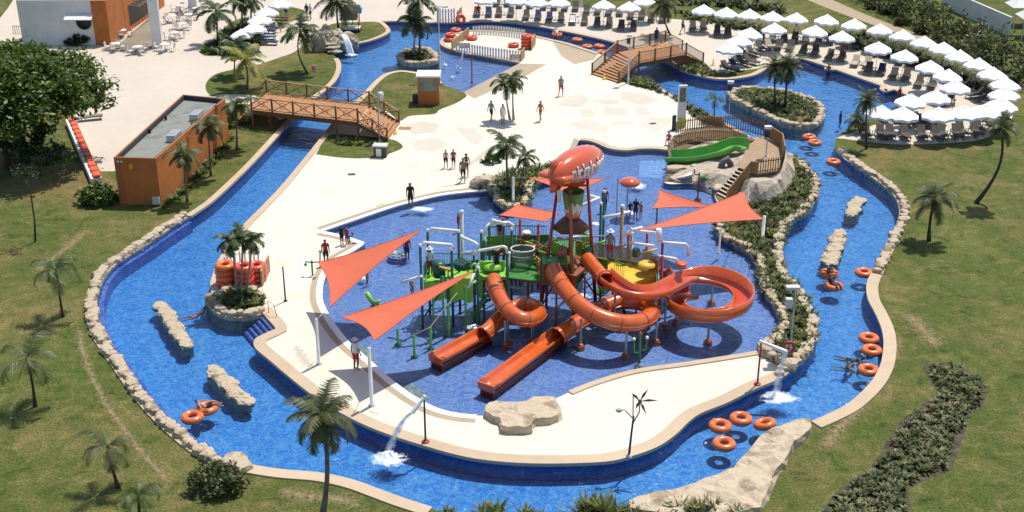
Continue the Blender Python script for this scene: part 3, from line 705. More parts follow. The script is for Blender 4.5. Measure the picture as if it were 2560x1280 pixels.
palm('young', (352,1330), (345,1240), 60, 'young palm cut off by the bottom edge at the lower left', 0, .09, M_TRUNKD, None, 0)
palm('coco', (800,1322), (806,1040), 92, 'tall bushy coconut palm rising from the bottom edge in front of the river', .25, .13)
palm('coco', (2322,602), (2338,492), 62, 'coconut palm with a hanging crown in the middle of the right lawn', .1, .11, M_TRUNKD, None, 1)
palm('coco', (2440,508), (2503,318), 46, 'tall coconut palm with a strongly curved leaning trunk on the right lawn', .75, .12, M_TRUNKD, None, 1)
palm('shag', (1938,262), (1938,168), 42, 'left shaggy palm on the big planted island', .05, .09, M_TRUNKD, 'shaggy palms on the big island')
palm('shag', (1963,268), (1972,165), 46, 'right shaggy palm on the big planted island', .05, .11, M_TRUNKD, 'shaggy palms on the big island')
palm('young', (1787,305), (1788,248), 26, 'small palm between the river and the tall white sign', .05, .06, M_TRUNKD, None, 0)
palm('shag', (2166,372), (2168,250), 36, 'slim palm in front of the parasols at the river bend', .05, .08, M_TRUNKD)
palm('coco', (2150,330), (2142,298), 34, 'low palm beside the slim palm at the river bend', .05, .07, M_TRUNKD, None, 1)
palm('coco', (1676,88), (1660,8), 46, 'palm behind the second bridge cut by the top edge', .3, .09, M_TRUNKD, None, 0)
def leafcard(bm, p, s, rnd, up=.55, mi=0, asp=.55):
    n = Vector((rnd.gauss(0, 1), rnd.gauss(0, 1), rnd.gauss(0, 1) + up * 2)).normalized()
    a = n.orthogonal().normalized(); a = (Matrix.Rotation(rnd.uniform(0, 6.28), 3, n) @ a); b = n.cross(a)
    f = bm.faces.new([bm.verts.new(p - a * s), bm.verts.new(p + b * s * asp * .9 - a * s * .1), bm.verts.new(p + a * s), bm.verts.new(p - b * s * asp * .9 + a * s * .1)]); f.material_index = mi
def foliage(bm, c, r, n_clump, per, leaf, seed, shell=.75, cl=.3, mi=0):
    """crown of leaf clumps spread through an uneven ellipsoid"""
    rnd = random.Random(seed); c = Vector(c)
    for k in range(n_clump):
        while True:
            d = Vector((rnd.gauss(0, 1), rnd.gauss(0, 1), rnd.gauss(0, 1)))
            if d.length > .01: break
        d.normalize()
        if d.z < -.45: d.z *= -.6
        q = (shell + (1 - shell) * rnd.random()) if rnd.random() < .75 else rnd.uniform(.2, shell)
        q *= 1 + .22 * noise.noise(d * 1.7 + Vector((seed, 0, 0)))
        cc = c + Vector((d.x * r[0], d.y * r[1], d.z * r[2])) * q; cr = cl * min(r) * rnd.uniform(.6, 1.3)
        for j in range(per):
            v = Vector((rnd.gauss(0, .5), rnd.gauss(0, .5), rnd.gauss(0, .35))) * cr
            leafcard(bm, cc + v, leaf * rnd.uniform(.6, 1.3), rnd, .6, mi)
def tree(label, base, h, r, leaf=.16, clumps=120, per=70, seed=1, m=None, limbs=6, cz=None, cat='tree', off=(0, 0), tr=.25):
    b = P(*base, 0); t = thing('broadleaf_tree', label, cat, b); rnd = random.Random(seed); cz = cz or h
    bm = bmesh.new(); tube(bm, [(0, 0, -.1), (.05, 0, h * .25), (off[0] * .5, off[1] * .5, h * .6)], [tr * 1.3, tr, tr * .7], 9)
    for k in range(limbs):
        a = 2 * pi * k / limbs + rnd.uniform(-.3, .3); e = Vector((off[0] + cos(a) * r[0] * .65, off[1] + sin(a) * r[1] * .65, cz + rnd.uniform(-.1, .35) * r[2]))
        s = Vector((off[0] * .4, off[1] * .4, h * .5)); tube(bm, [s, s.lerp(e, .5) + Vector((0, 0, .2)), e], [tr * .5, tr * .3, tr * .1], 6)
    obj('trunk', bm, M_TRUNKD, t)
    bm = bmesh.new(); foliage(bm, (off[0], off[1], cz), r, clumps, per, leaf, seed); obj('crown', bm, m or LF_TREE, t)
    return t
tree('broad dense green tree with a spreading crown at the left edge', (62,405), 5.4, (6.4, 5.6, 3.0), .22, 460, 66, 5, LF_TREE, 9, 5.6, tr=.35)
tree('smaller dark tree tucked under the broad tree at the left edge', (20,420), 3.4, (3.4, 3.0, 2.2), .2, 110, 55, 6, LF_DARK, 6, 3.4)
tree('low thin tree with sparse leaves in front of the broad tree', (100,440), 1.6, (2.0, 1.5, 1.0), .13, 45, 36, 7, LF_DARK, 6, 1.7, tr=.08)
# bare young trunk on the left lawn
b = P(88, 604); t = thing('young_tree', 'thin bare leaning trunk with a few twigs on the left lawn', 'tree', b)
tp = PYp(68, 440, b.y) - b; bm = bmesh.new()
tube(bm, [(0, 0, -.05), tp * .3 + Vector((.12, 0, 0)), tp * .65 + Vector((.1, 0, 0)), tp], [.07, .055, .045, .03], 7); obj('trunk', bm, M_TRUNKD, t)
bm = bmesh.new(); rr = random.Random(4)
for k in range(16):
    e = tp + Vector((rr.uniform(-1, 1), rr.uniform(-.6, .6), rr.uniform(-.1, .7))); tube(bm, [tp, tp.lerp(e, .5) + Vector((0, 0, .12)), e], [.02, .015, .006], 4)
    for j in range(14): leafcard(bm, e + Vector((rr.gauss(0, .18), rr.gauss(0, .18), rr.gauss(0, .1))), .09, rr)
obj('crown', bm, LF_DARK, t)
def bush(label, px, r, seed, m=None, leaf=.1, clumps=40, per=45, name='bush', cat='bush', group=None, z=0):
    p = P(*px, 0); bm = bmesh.new(); foliage(bm, (0, 0, r[2] * .5), r, clumps, per, leaf, seed, .7, .35)
    for s in range(4): tube(bm, [(0, 0, -.05), (cos(s * 1.6) * r[0] * .3, sin(s * 1.6) * r[1] * .3, r[2] * .6)], [.04, .02], 5)
    return tag(obj(name, bm, m or LF_OLIVE, loc=(p.x, p.y, z)), label, cat, group)
bush('round dense bush at the foot of the lower left stone border', (540,1222), (1.4, .85, .8), 41, LF_OLIVE, .11, 62, 34)
bush('dark leafy bush at the left corner of the orange building', (245,508), (1.35, .9, .95), 42, LF_TREE, .15, 60, 40)
bush('small spiky bush alone on the deck left of the rock garden palms', (1226,408), (.75, .5, .5), 43, LF_TREE, .13, 24, 30)
bush('rounded clipped shrub along the foot of the white building wall', (198,113), (1.5, .6, .75), 44, LF_DARK, .12, 60, 36)
bush('shrub at the left end of the lawn edge near the orange wall', (575,318), (.8, .6, .7), 45, LF_TREE, .12, 30, 30)
def tufts(bm, poly, n, h, seed, leaf=.3, blades=9, mi_w=(1, 0, 0), spread=.35, z=0, wid=.05):
    """low planting: rosettes of blade leaves"""
    rnd = random.Random(seed); xs = [p[0] for p in poly]; ys = [p[1] for p in poly]; k = 0
    while k < n:
        x, y = rnd.uniform(min(xs), max(xs)), rnd.uniform(min(ys), max(ys))
        if not inpoly(x, y, poly): continue
        k += 1; hh = h * rnd.uniform(.55, 1.25); mi = rnd.choices((0, 1, 2), mi_w)[0]; base = Vector((x, y, z))
        for j in range(blades):
            a = rnd.uniform(0, 6.28); e = rnd.uniform(.35, 1.35); d = Vector((cos(a) * cos(e), sin(a) * cos(e), sin(e))); s = Vector((-sin(a), cos(a), 0)) * wid * rnd.uniform(.7, 1.4)
            m1 = base + d * hh * .55; tip = base + d * hh + Vector((cos(a), sin(a), -.25)) * hh * .25
            f = bm.faces.new([bm.verts.new(base - s * .5), bm.verts.new(base + s * .5), bm.verts.new(m1 + s), bm.verts.new(m1 - s)]); f.material_index = mi
            f = bm.faces.new([bm.verts.new(m1 - s), bm.verts.new(m1 + s), bm.verts.new(tip)]); f.material_index = mi
def bed(label, polys, n, h, seed, mi_w=(1, .5, .15), blades=9, wid=.06, name='planting', z=0, mats=None):
    bm = bmesh.new()
    for i, q in enumerate(polys): tufts(bm, q, n[i] if isinstance(n, (list, tuple)) else n, h, seed + i, blades=blades, mi_w=mi_w, z=z, wid=wid)
    return tag(obj(name, bm, mats or [LF_OLIVE, LF_TREE, LF_YEL]), label, 'plants', kind='stuff')
SHB = [(2309,920),(2342,907),(2391,912),(2432,935),(2462,957),(2466,987),(2451,1021),(2425,1040),(2414,1077),(2399,1119),(2376,1171),(2324,1197),(2275,1224),(2262,1300),(2060,1300),(2069,1257),(2110,1216),(2162,1179),(2200,1137),(2219,1100),(2249,1055),(2297,1014),(2342,987),(2325,950)]
R_SHB = CW(SHB)
def offs_in(poly, d):
    a = sum(poly[i - 1][0] * poly[i][1] - poly[i][0] * poly[i - 1][1] for i in range(len(poly))); v = [Vector((p[0], p[1], 0)) for p in poly]
    return [(p.x, p.y) for p in offs(v, d if a > 0 else -d, True)]
bm = bmesh.new(); pv = [bm.verts.new((p[0], p[1], .006)) for p in R_SHB]; f = bm.faces.new(pv); f.normal_update()
if f.normal.z < 0: f.normal_flip()
tag(obj('planting_soil', bm, mat('litter_soil', (.11, .085, .05), .95, (.03, .024, .014), 3, bump=.6, bscale=9)), kind='structure')
bed('low bed of dense spiky shrubs on the right lawn', [offs_in(R_SHB, .25)], 760, .31, 51, (1, .35, .16), 9, .065, 'shrub_bed', mats=[leaf_mat('grey_green_leaves', (.06, .075, .028), (.26, .27, .12), (.14, .16, .065)), LF_HEDGE, LF_BROWN])
bed('leafy ground cover in the long strip between splash pool and river', [[p for p in R_P2]], 900, .42, 52, (1, .6, .12), 9, .06) if False else None
def clip(poly, test): return poly
def bed_in(label, poly, n, h, seed, **k):
    """planting kept to the soil of its bed"""
    bm = bmesh.new(); rnd = random.Random(seed); xs = [p[0] for p in poly]; ys = [p[1] for p in poly]; c = 0
    while c < n:
        x, y = rnd.uniform(min(xs), max(xs)), rnd.uniform(min(ys), max(ys))
        if inpoly(x, y, poly) and region(x, y) == 'soil':
            q = [(x - .01, y - .01), (x + .01, y - .01), (x + .01, y + .01), (x - .01, y + .01)]
            tufts(bm, q, 1, h, seed + c, mi_w=k.get('mi_w', (1, .6, .1)), blades=k.get('blades', 10), wid=k.get('wid', .06)); c += 1
    return tag(obj('planting', bm, k.get('mats') or [LF_OLIVE, LF_TREE, LF_YEL]), label, 'plants', kind='stuff')
bed_in('leafy ground cover in the long strip between the splash pool and the river', R_P2, 800, .5, 52)
bed_in('green shrubs of the rock garden under two palms', R_P1, 260, .6, 53)
bed_in('low plants along the river by the second bridge', R_P3, 170, .45, 54)
bed_in('low plants under the far end of the second bridge', R_P4, 70, .5, 55)
bed_in('leaves filling the small round stone island', R_ISL['A'], 90, .4, 56)
bed_in('leaves filling the big stone island', R_ISL['B'], 330, .5, 57)
TIP = CW([(550,752),(575,735),(605,728),(640,735),(655,755),(648,772),(612,777),(575,770)])
bed('leaves filling the planted tip below three palms', [TIP], 90, .5, 58)
bed('row of small plants under the first bridge', [CW([(845,352),(900,352),(960,358),(960,368),(900,364),(848,362)])], 40, .4, 59)
bed('shrubs under the plaza palms', [CW([(505,130),(545,100),(575,65),(620,52),(640,95),(630,135),(580,145),(545,138)])], 170, .7, 60, (1, .7, .1), 10, .09, mats=[LF_HEDGE, LF_TREE, LF_OLIVE])
bed('plants along the front wall of the orange building', [CW([(412,512),(470,460),(530,395),(575,340),(582,350),(540,405),(480,470),(420,518)])], 90, .45, 61, (1, .8, .2), 9, .06)
HED = CW([(2075,90),(2120,92),(2190,105),(2260,125),(2330,155),(2385,178),(2440,205),(2490,232),(2500,250),(2470,240),(2420,215),(2360,190),(2300,172),(2240,150),(2170,128),(2090,108)])
bed('band of dark shrubs between the two rows of white parasols', [HED], 420, .8, 62, (1, .6, .15), 12, .09, 'hedge', mats=[LF_HEDGE, LF_OLIVE, LF_TREE])
HED2 = CW([(1700,30),(1800,48),(1900,66),(1960,72),(1950,84),(1880,80),(1800,66),(1720,50)])
bed('band of shrubs behind the far loungers', [HED2], 150, .55, 63, (1, .6, .15), 10, .08, 'hedge', mats=[LF_OLIVE, LF_HEDGE, LF_TREE])
HED3 = CW([(1330,-25),(1480,-10),(1680,10),(1800,20),(1900,28),(1960,35),(1960,22),(1850,5),(1700,-10),(1500,-30)])
bed('far shrubs along the top edge behind the parasols', [HED3], 200, .9, 64, (1, .8, .2), 10, .1, 'hedge', mats=[LF_HEDGE, LF_OLIVE, LF_TREE])
# tall boundary hedge upper right, one thick living wall
bm = bmesh.new(); rr = random.Random(8); BL = line([(2120,-40),(2200,15),(2270,48),(2340,85),(2420,125),(2500,170),(2590,225)])
for p in resample(BL, .55):
    for k in range(5):
        q = Vector((p.x + rr.gauss(0, .8), p.y + rr.gauss(0, .8), rr.uniform(.2, 2.9) ** 1)); n_ = rr.randint(18, 30)
        for j in range(n_): leafcard(bm, q + Vector((rr.gauss(0, .35), rr.gauss(0, .35), rr.gauss(0, .35))), .17 * rr.uniform(.6, 1.5), rr, .5, rr.choices((0, 1, 2), (1, .4, .12))[0])
tag(obj('hedge', bm, [LF_HEDGE, LF_OLIVE, LF_YEL]), 'tall dense boundary hedge in the upper right corner', 'hedge')
for k, (x, y, s) in enumerate([(2175,22,.9),(2215,35,1.0),(2255,62,.9),(2300,85,.8),(2340,108,.9),(2390,130,1.1),(2445,160,1.0),(2490,192,.9),(2530,215,1.0),(2236,30,1.2)]):
    bush(f'shrub in front of the tall boundary hedge, {["first","second","fourth","fifth","sixth","seventh","eighth","ninth","last","third"][k]} from left', (x, y), (s, s * .8, s * .6), 70 + k, LF_HEDGE if k % 2 else LF_OLIVE, .13, 26, 30, group='shrubs before the boundary hedge')
# shrub tips at the bottom edge
for k, (x, y, s, h) in enumerate([(1222,1292,.5,.75),(1330,1300,.4,.55),(1490,1302,.75,1.0),(1560,1298,.5,.7),(1745,1292,.85,.75),(1850,1300,.5,.6),(1650,1305,.5,.6),(1110,1305,.4,.5)]):
    p = P(x, y); bm = bmesh.new(); tufts(bm, [(p.x - s, p.y - .4), (p.x + s, p.y - .4), (p.x + s, p.y + .4), (p.x - s, p.y + .4)], int(16 * s / .5), h, 90 + k, blades=11, mi_w=(1, .4, .15), wid=.05)
    tag(obj('spiky_plant', bm, [LF_OLIVE, LF_TREE, LF_YEL]), f'spiky plant rising above the bottom edge, {["second","third","fourth","fifth","seventh","eighth","sixth","first"][k]} from left', 'plant', 'spiky plants along the bottom edge')

def worn(pts, w_, seed):
    c = resample(line(pts), .4); bm = bmesh.new(); ly = bm.verts.layers.float.new('cover'); rows = []
    for k, q_ in enumerate((-1, -.5, 0, .5, 1)): rows.append([bm.verts.new((p.x, p.y, .008)) for p in offs(c, q_ * w_)]);
    for k, q_ in enumerate((-1, -.5, 0, .5, 1)):
        for i, v in enumerate(rows[k]): v[ly] = (.62 - .62 * abs(q_)) * min(1, i / 4, (len(c) - 1 - i) / 4)
    for a, b in zip(rows, rows[1:]):
        for i in range(len(c) - 1): f = bm.faces.new((a[i], a[i + 1], b[i + 1], b[i])); f.normal_update(); f.normal_flip() if f.normal.z < 0 else None
    return tag(obj('worn_path', bm, M_WORN), kind='structure')
M_WORN = foam_mat(); M_WORN.name = 'worn_grass'; b_ = M_WORN.node_tree.nodes['Principled BSDF']; b_.inputs['Base Color'].default_value = (.34, .255, .135, 1); b_.inputs['Roughness'].default_value = .95
worn([(195,800),(205,870),(230,940),(265,1010),(300,1060),(345,1120),(400,1180),(460,1240)], .75, 1)
worn([(60,700),(140,640),(190,600),(230,560)], 1.3, 2); worn([(2250,760),(2330,850),(2360,900)], 2.2, 3); worn([(2190,980),(2130,1040),(2080,1090),(2040,1160)], 1.4, 4); worn([(640,1210),(740,1235),(860,1250),(960,1290)], 1.6, 5); worn([(2150,1000),(2230,900),(2250,820)], 1.1, 6)
# ================================================================ buildings, bridges, masts, signs
M_ORANGE = mat('orange_stucco', (.50, .165, .035), .85, (.40, .125, .03), .8, bump=.25, bscale=14)
M_WSTUC = mat('white_stucco', (.74, .73, .71), .85, (.64, .63, .62), .7, bump=.2, bscale=14)
M_ROOFG = mat('grey_roof_felt', (.20, .21, .185), .9, (.155, .165, .145), .8, c3=(.225, .23, .2), bump=.2, bscale=10)
M_DGREY = mat('dark_grey', (.05, .05, .055), .7, (.035, .035, .04), 3)
M_METAL = mat('galvanised_steel', (.45, .46, .47), .4, (.38, .39, .4), 3, metal=.7)
M_LGREY = mat('light_grey_paint', (.55, .55, .54), .5, (.48, .48, .47), 2)
M_GLASS = mat('dark_glass', (.02, .025, .03), .08, spec=.8)
M_WOOD = mat('orange_wood', (.46, .22, .085), .75, (.32, .145, .055), 4, bump=.3, bscale=16)
M_WOODD = mat('brown_wood', (.20, .10, .045), .8, (.12, .06, .03), 4, bump=.3, bscale=16)
M_WOODT = mat('tan_wood', (.42, .26, .12), .8, (.30, .18, .08), 4, bump=.3, bscale=16)
M_TERRA = mat('terracotta', (.42, .17, .075), .8, (.35, .13, .06), 3)
M_RED = mat('red_paint', (.33, .035, .03), .4, (.28, .03, .028), 2)
M_YEL = mat('yellow_panel', (.72, .46, .035), .5, (.62, .38, .03), 1.5)
M_LIME = mat('lime_panel', (.27, .56, .06), .45, (.20, .46, .05), 1.5)
M_TEAL = mat('dark_green_steel', (.015, .09, .065), .4, (.012, .07, .05), 2)
M_GREEN = mat('green_steel', (.05, .22, .05), .4, (.04, .18, .04), 2)
M_PIPE = mat('white_pipe', (.80, .79, .76), .35, (.72, .71, .68), 2)
M_BLACK = mat('black', (.012, .012, .014), .5)
def wall_quad(bm, a, b, z0, z1, mi=0):
    f = bm.faces.new([bm.verts.new((a.x, a.y, z0)), bm.verts.new((b.x, b.y, z0)), bm.verts.new((b.x, b.y, z1)), bm.verts.new((a.x, a.y, z1))]); f.material_index = mi
def lerp(a, b, t): return a + (b - a) * t
# ---- orange plant building
A, B = P(300, 510), P(404, 513); HB = ZAT((B.x, B.y), 396)
Cc = P(563, 246, HB); Dd = P(457, 236, HB); Cc.z = Dd.z = 0
t = thing('orange_building', 'flat roofed orange building with two rooftop air units', 'building', A); A0 = A.copy()
q = [p - A0 for p in (A, B, Cc, Dd)]
bm = bmesh.new()
def inset(poly, d):
    c = sum(poly, Vector()) / 4; out = []
    for i in range(4):
        a, b, e = poly[i - 1], poly[i], poly[(i + 1) % 4]; u = (b - a).normalized(); v = (e - b).normalized()
        out.append(b + (v - u).normalized() * d * 1.35)
    return out
qi = inset(q, .10); o = [bm.verts.new((p.x, p.y, 0)) for p in q]; tp = [bm.verts.new((p.x, p.y, HB)) for p in q]; ti = [bm.verts.new((p.x, p.y, HB)) for p in qi]; lo = [bm.verts.new((p.x, p.y, HB - .4)) for p in qi]
for i in range(4):
    j = (i + 1) % 4
    bm.faces.new((o[i], o[j], tp[j], tp[i])); bm.faces.new((tp[i], tp[j], ti[j], ti[i])); bm.faces.new((ti[i], ti[j], lo[j], lo[i]))
obj('wall', bm, M_ORANGE, t)
bm = bmesh.new(); bm.faces.new([bm.verts.new((p.x, p.y, HB - .38)) for p in qi])
rf = obj('roof', bm, M_ROOFG, t)
bm = bmesh.new()
for i in range(4):
    a, b = qi[i], qi[(i + 1) % 4]
    ribbon(bm, [Vector((a.x, a.y, 0)), Vector((b.x, b.y, 0))], .03, .10, HB - .39, HB - .02)
obj('flashing', bm, M_DGREY, rf)
ax = (q[2] - q[1]).normalized(); an = atan2(ax.y, ax.x)
for k, (x, y) in enumerate([(436, 346), (492, 294)]):
    p = P(x, y, HB - .3) - A0; bm = bmesh.new(); box(bm, p.x, p.y, HB - .36, 1.35, .62, .5, an); e = obj('air_unit', bm, M_LGREY, t)
    bm = bmesh.new()
    for s in range(5): box(bm, p.x + ax.x * (-.5 + s * .25), p.y + ax.y * (-.5 + s * .25), HB + .142, .04, .56, .03, an)
    obj('grille', bm, M_METAL, e)
for x, y in ((375, 330), (415, 297)):
    p = P(x, y, HB - .3) - A0; bm = bmesh.new(); lathe(bm, [(.09, HB - .4), (.09, HB - .1), (.13, HB - .08), (.02, HB - .02)], 10, (p.x, p.y, 0)); obj('roof_vent', bm, M_DGREY, rf)
fx = (q[1] - q[0]).normalized(); fa = atan2(fx.y, fx.x); fn = Vector((fx.y, -fx.x, 0))
def on_front(u, z, w, h, d, m, name): # box set on the front wall
    p = q[0] + fx * u + fn * (d / 2 + .004); bm = bmesh.new(); box(bm, p.x, p.y, z, w, d, h, fa); return obj(name, bm, m, t)
fl = (q[1] - q[0]).length
on_front(fl * .9, .1, .5, .55, .18, M_LGREY, 'meter_box'); on_front(fl * .4, HB - .75, .22, .3, .16, M_YEL, 'wall_lamp'); on_front(.3, HB - .35, .14, .12, .1, M_LGREY, 'floodlight'); on_front(.55, HB - .35, .14, .12, .1, M_LGREY, 'floodlight')
bm = bmesh.new()
for s in (.12, .42): bar(bm, q[0] + fx * s + fn * .06 + Vector((0, 0, .2)), q[0] + fx * s + fn * .06 + Vector((0, 0, HB - .4)), .03, .03)
for k in range(10): bar(bm, q[0] + fx * .12 + fn * .06 + Vector((0, 0, .3 + k * .3)), q[0] + fx * .42 + fn * .06 + Vector((0, 0, .3 + k * .3)), .03, .03)
obj('ladder', bm, M_TERRA, t)
# ---- white building with an orange corner
F0, F1 = P(58, 113), P(279, 112); dv = (P(388, 32) - P(279, 112)); F2 = F1 + dv * 1.25; F3 = F0 + dv * 1.25; HW = 4.55
t = thing('white_building', 'white building with an orange corner, round window and small awning', 'building', F0)
bm = bmesh.new(); qq = [p - F0 for p in (F0, F1, F2, F3)]; ux = (F1 - F0).normalized(); uy = (F2 - F1).normalized(); wA = (F1 - F0).length
e1 = qq[0] + ux * (wA * .83)
pts4 = [qq[0], e1, e1 + uy * (dv.length * 1.25), qq[3]]; prism(bm, pts4, 0, HW); obj('wall', bm, M_WSTUC, t)
bm = bmesh.new(); prism(bm, [e1 + ux * .003 - uy * .12, qq[1] - uy * .12, qq[1] + uy * (dv.length * .32), e1 + ux * .003 + uy * (dv.length * .32)], 0, HW - .05); obj('corner_tower', bm, M_ORANGE, t)
bm = bmesh.new(); prism(bm, [e1 + ux * .003 + uy * (dv.length * .325), qq[1] + uy * (dv.length * .325), qq[2], e1 + ux * .003 + uy * dv.length * 1.25], 0, HW + .3); obj('side_wall', bm, M_ORANGE, t)
p = PYp(209, 56, F0.y - .02) - F0; bm = bmesh.new(); lathe(bm, [(.0, .0), (.62, 0), (.62, -.04), (.74, -.06), (.74, .02)], 28, p, M=Matrix.Rotation(pi / 2, 4, 'X')); wn = obj('window', bm, M_BLACK, t)
a = PYp(166, 40, F0.y) - F0; b_ = PYp(234, 40, F0.y) - F0; bm = bmesh.new()
v = [bm.verts.new(x) for x in ((a.x, -.01, a.z + .18), (b_.x, -.01, a.z + .18), (b_.x, -1.0, a.z - .12), (a.x, -1.0, a.z - .12))]; v2 = [bm.verts.new(x.co - Vector((0, 0, .09))) for x in v]
bm.faces.new(v); bm.faces.new(v2[::-1])
for i in range(4): bm.faces.new((v[i], v2[i], v2[(i + 1) % 4], v[(i + 1) % 4]))
bmesh.ops.recalc_face_normals(bm, faces=list(bm.faces)); obj('awning', bm, M_WHITE, t)
g0 = qq[1] + uy * (dv.length * .42) + ux * .02; g1 = qq[1] + uy * (dv.length * .95) + ux * .02
bm = bmesh.new(); wall_quad(bm, g0, g1, .5, 2.6); sh = obj('window', bm, M_BLACK, t)
bm = bmesh.new()
for k in range(9):
    s = lerp(g0, g1, k / 8); bar(bm, s + Vector((0, 0, 2.75)), s + ux * 1.3 + Vector((0, 0, 2.55)), .07, .06)
bar(bm, g0 + ux * 1.0 + Vector((0, 0, 2.52)), g1 + ux * 1.0 + Vector((0, 0, 2.52)), .06, .06); obj('pergola', bm, M_WOODT, t)
def pillar(label, px, w, h):
    p = P(*px); bm = bmesh.new(); box(bm, 0, 0, 0, w, w, h, .15); box(bm, 0, 0, 0, w * 1.12, w * 1.12, .3, .15)
    tag(obj('pillar', bm, M_WSTUC, loc=p), label, 'pillar')
pillar('thick white pillar standing among the outdoor tables', (395, 116), .95, 5.2); pillar('white pillar cut by the top edge behind the outdoor tables', (484, 30), .9, 5)
# low dark railing at far left
bm = bmesh.new()
a, b = P(34, 84), P(64, 84)
for k in range(7): bar(bm, lerp(a, b, k / 6), lerp(a, b, k / 6) + Vector((0, 0, .8)), .04, .04)
bar(bm, a + Vector((0, 0, .8)), b + Vector((0, 0, .8)), .05, .05)
tag(obj('railing', bm, M_WOODD), 'short dark railing beside the left corner of the white building', 'railing')
# ---- outdoor tables and chairs
t = thing('dining_table', 'round white outdoor table', 'table', (0, 0, 0)); bm = bmesh.new(); lathe(bm, [(0, .74), (.48, .74), (.5, .72), (.48, .7), (0, .7)], 20); obj('table_top', bm, mat('pinkish_white', (.74, .64, .58), .5, (.66, .56, .5), 3), t)
bm = bmesh.new(); lathe(bm, [(.03, .7), (.03, .06), (.28, .04), (.28, 0)], 12); obj('pedestal', bm, M_LGREY, t); TBL = t
t = thing('garden_chair', 'white outdoor chair', 'chair', (0, 0, 0)); M_CH = mat('white_plastic', (.66, .65, .62), .5, (.58, .57, .54), 4)
bm = bmesh.new(); box(bm, 0, 0, .42, .46, .46, .04); obj('seat', bm, M_CH, t)
bm = bmesh.new(); bar(bm, (-.22, .21, .44), (-.22, .28, .86), .04, .04); bar(bm, (.22, .21, .44), (.22, .28, .86), .04, .04)
for k in range(4): bar(bm, (-.22, .22 + k * .015, .54 + k * .1), (.22, .22 + k * .015, .54 + k * .1), .02, .07)
obj('backrest', bm, M_CH, t)
for sx in (-1, 1):
    for sy in (-1, 1):
        bm = bmesh.new(); bar(bm, (sx * .2, sy * .2, 0), (sx * .19, sy * .19, .42), .035, .035); obj('leg', bm, M_LGREY, t)
CHR = t; sets = [(290, 132, 'nearest the orange corner'), (346, 140, 'between orange corner and thick pillar'), (413, 134, 'just right of the foot of the thick white pillar'), (437, 104, 'second from the front right of the thick pillar'), (456, 80, 'third from the front right of the thick pillar'), (472, 58, 'fourth right of the thick pillar'), (492, 42, 'under the farthest white pillar'), (306, 98, 'on the terrace beside the orange wall'), (432, 62, 'in the back row behind the thick white pillar'), (452, 36, 'far back near the top edge')]
for i, (x, y, w_) in enumerate(sets):
    p = P(x, y - 6); r0 = i * .7
    if i == 0: TBL.location = p; TBL['label'] = 'round pale outdoor table ' + w_; TBL['group'] = 'outdoor dining tables'
    else: dup(TBL, p, 0, label='round pale outdoor table ' + w_, group='outdoor dining tables')
    for k in range(4):
        a = r0 + k * pi / 2; c = p + Vector((sin(-a) * -.0 + cos(a) * .78, sin(a) * .78, 0)); rz = a - pi / 2
        lb = 'white outdoor chair at the table ' + w_
        if i == 0 and k == 0: CHR.location = c; CHR.rotation_euler = (0, 0, rz); CHR['label'] = lb; CHR['group'] = 'chairs at the table ' + w_
        else: dup(CHR, c, rz, label=lb, group='chairs at the table ' + w_)
# ---- bridges
def rail_run(t, a, b, n, h, cross, mp, mr, mc, post=.12, ends=(1, 1)):
    for i in range(n + 1):
        if (i == 0 and not ends[0]) or (i == n and not ends[1]): continue
        p = lerp(a, b, i / n); bm = bmesh.new(); box(bm, p.x, p.y, p.z - .1, post, post, h + .18, atan2((b - a).y, (b - a).x)); obj('rail_post', bm, mp, t)
    up = Vector((0, 0, h)); bm = bmesh.new(); bar(bm, a + up, b + up, .13, .07); bar(bm, a + up * .12, b + up * .12, .07, .07); obj('handrail', bm, mr, t)
    bm = bmesh.new()
    for i in range(n):
        p, q_ = lerp(a, b, (i + .06) / n), lerp(a, b, (i + .94) / n); d = (q_ - p)
        if cross == 'x':
            bar(bm, p + up * .14, q_ + up * .97, .045, .06); bar(bm, q_ + up * .14, p + up * .97, .06, .045)
            m_ = (p + q_) / 2 + up * .55; pts = [m_ + d.normalized() * cos(k * pi / 8) * .26 + Vector((0, 0, sin(k * pi / 8) * .26)) for k in range(16)]; tube(bm, pts, .022, 5, closed=True)
        else:
            for k in range(int(d.length / .12)): r = lerp(p, q_, (k + .5) / int(d.length / .12)); bar(bm, r + up * .13, r + up * .98, .035, .035)
    obj('lattice' if cross == 'x' else 'balusters', bm, mc, t)
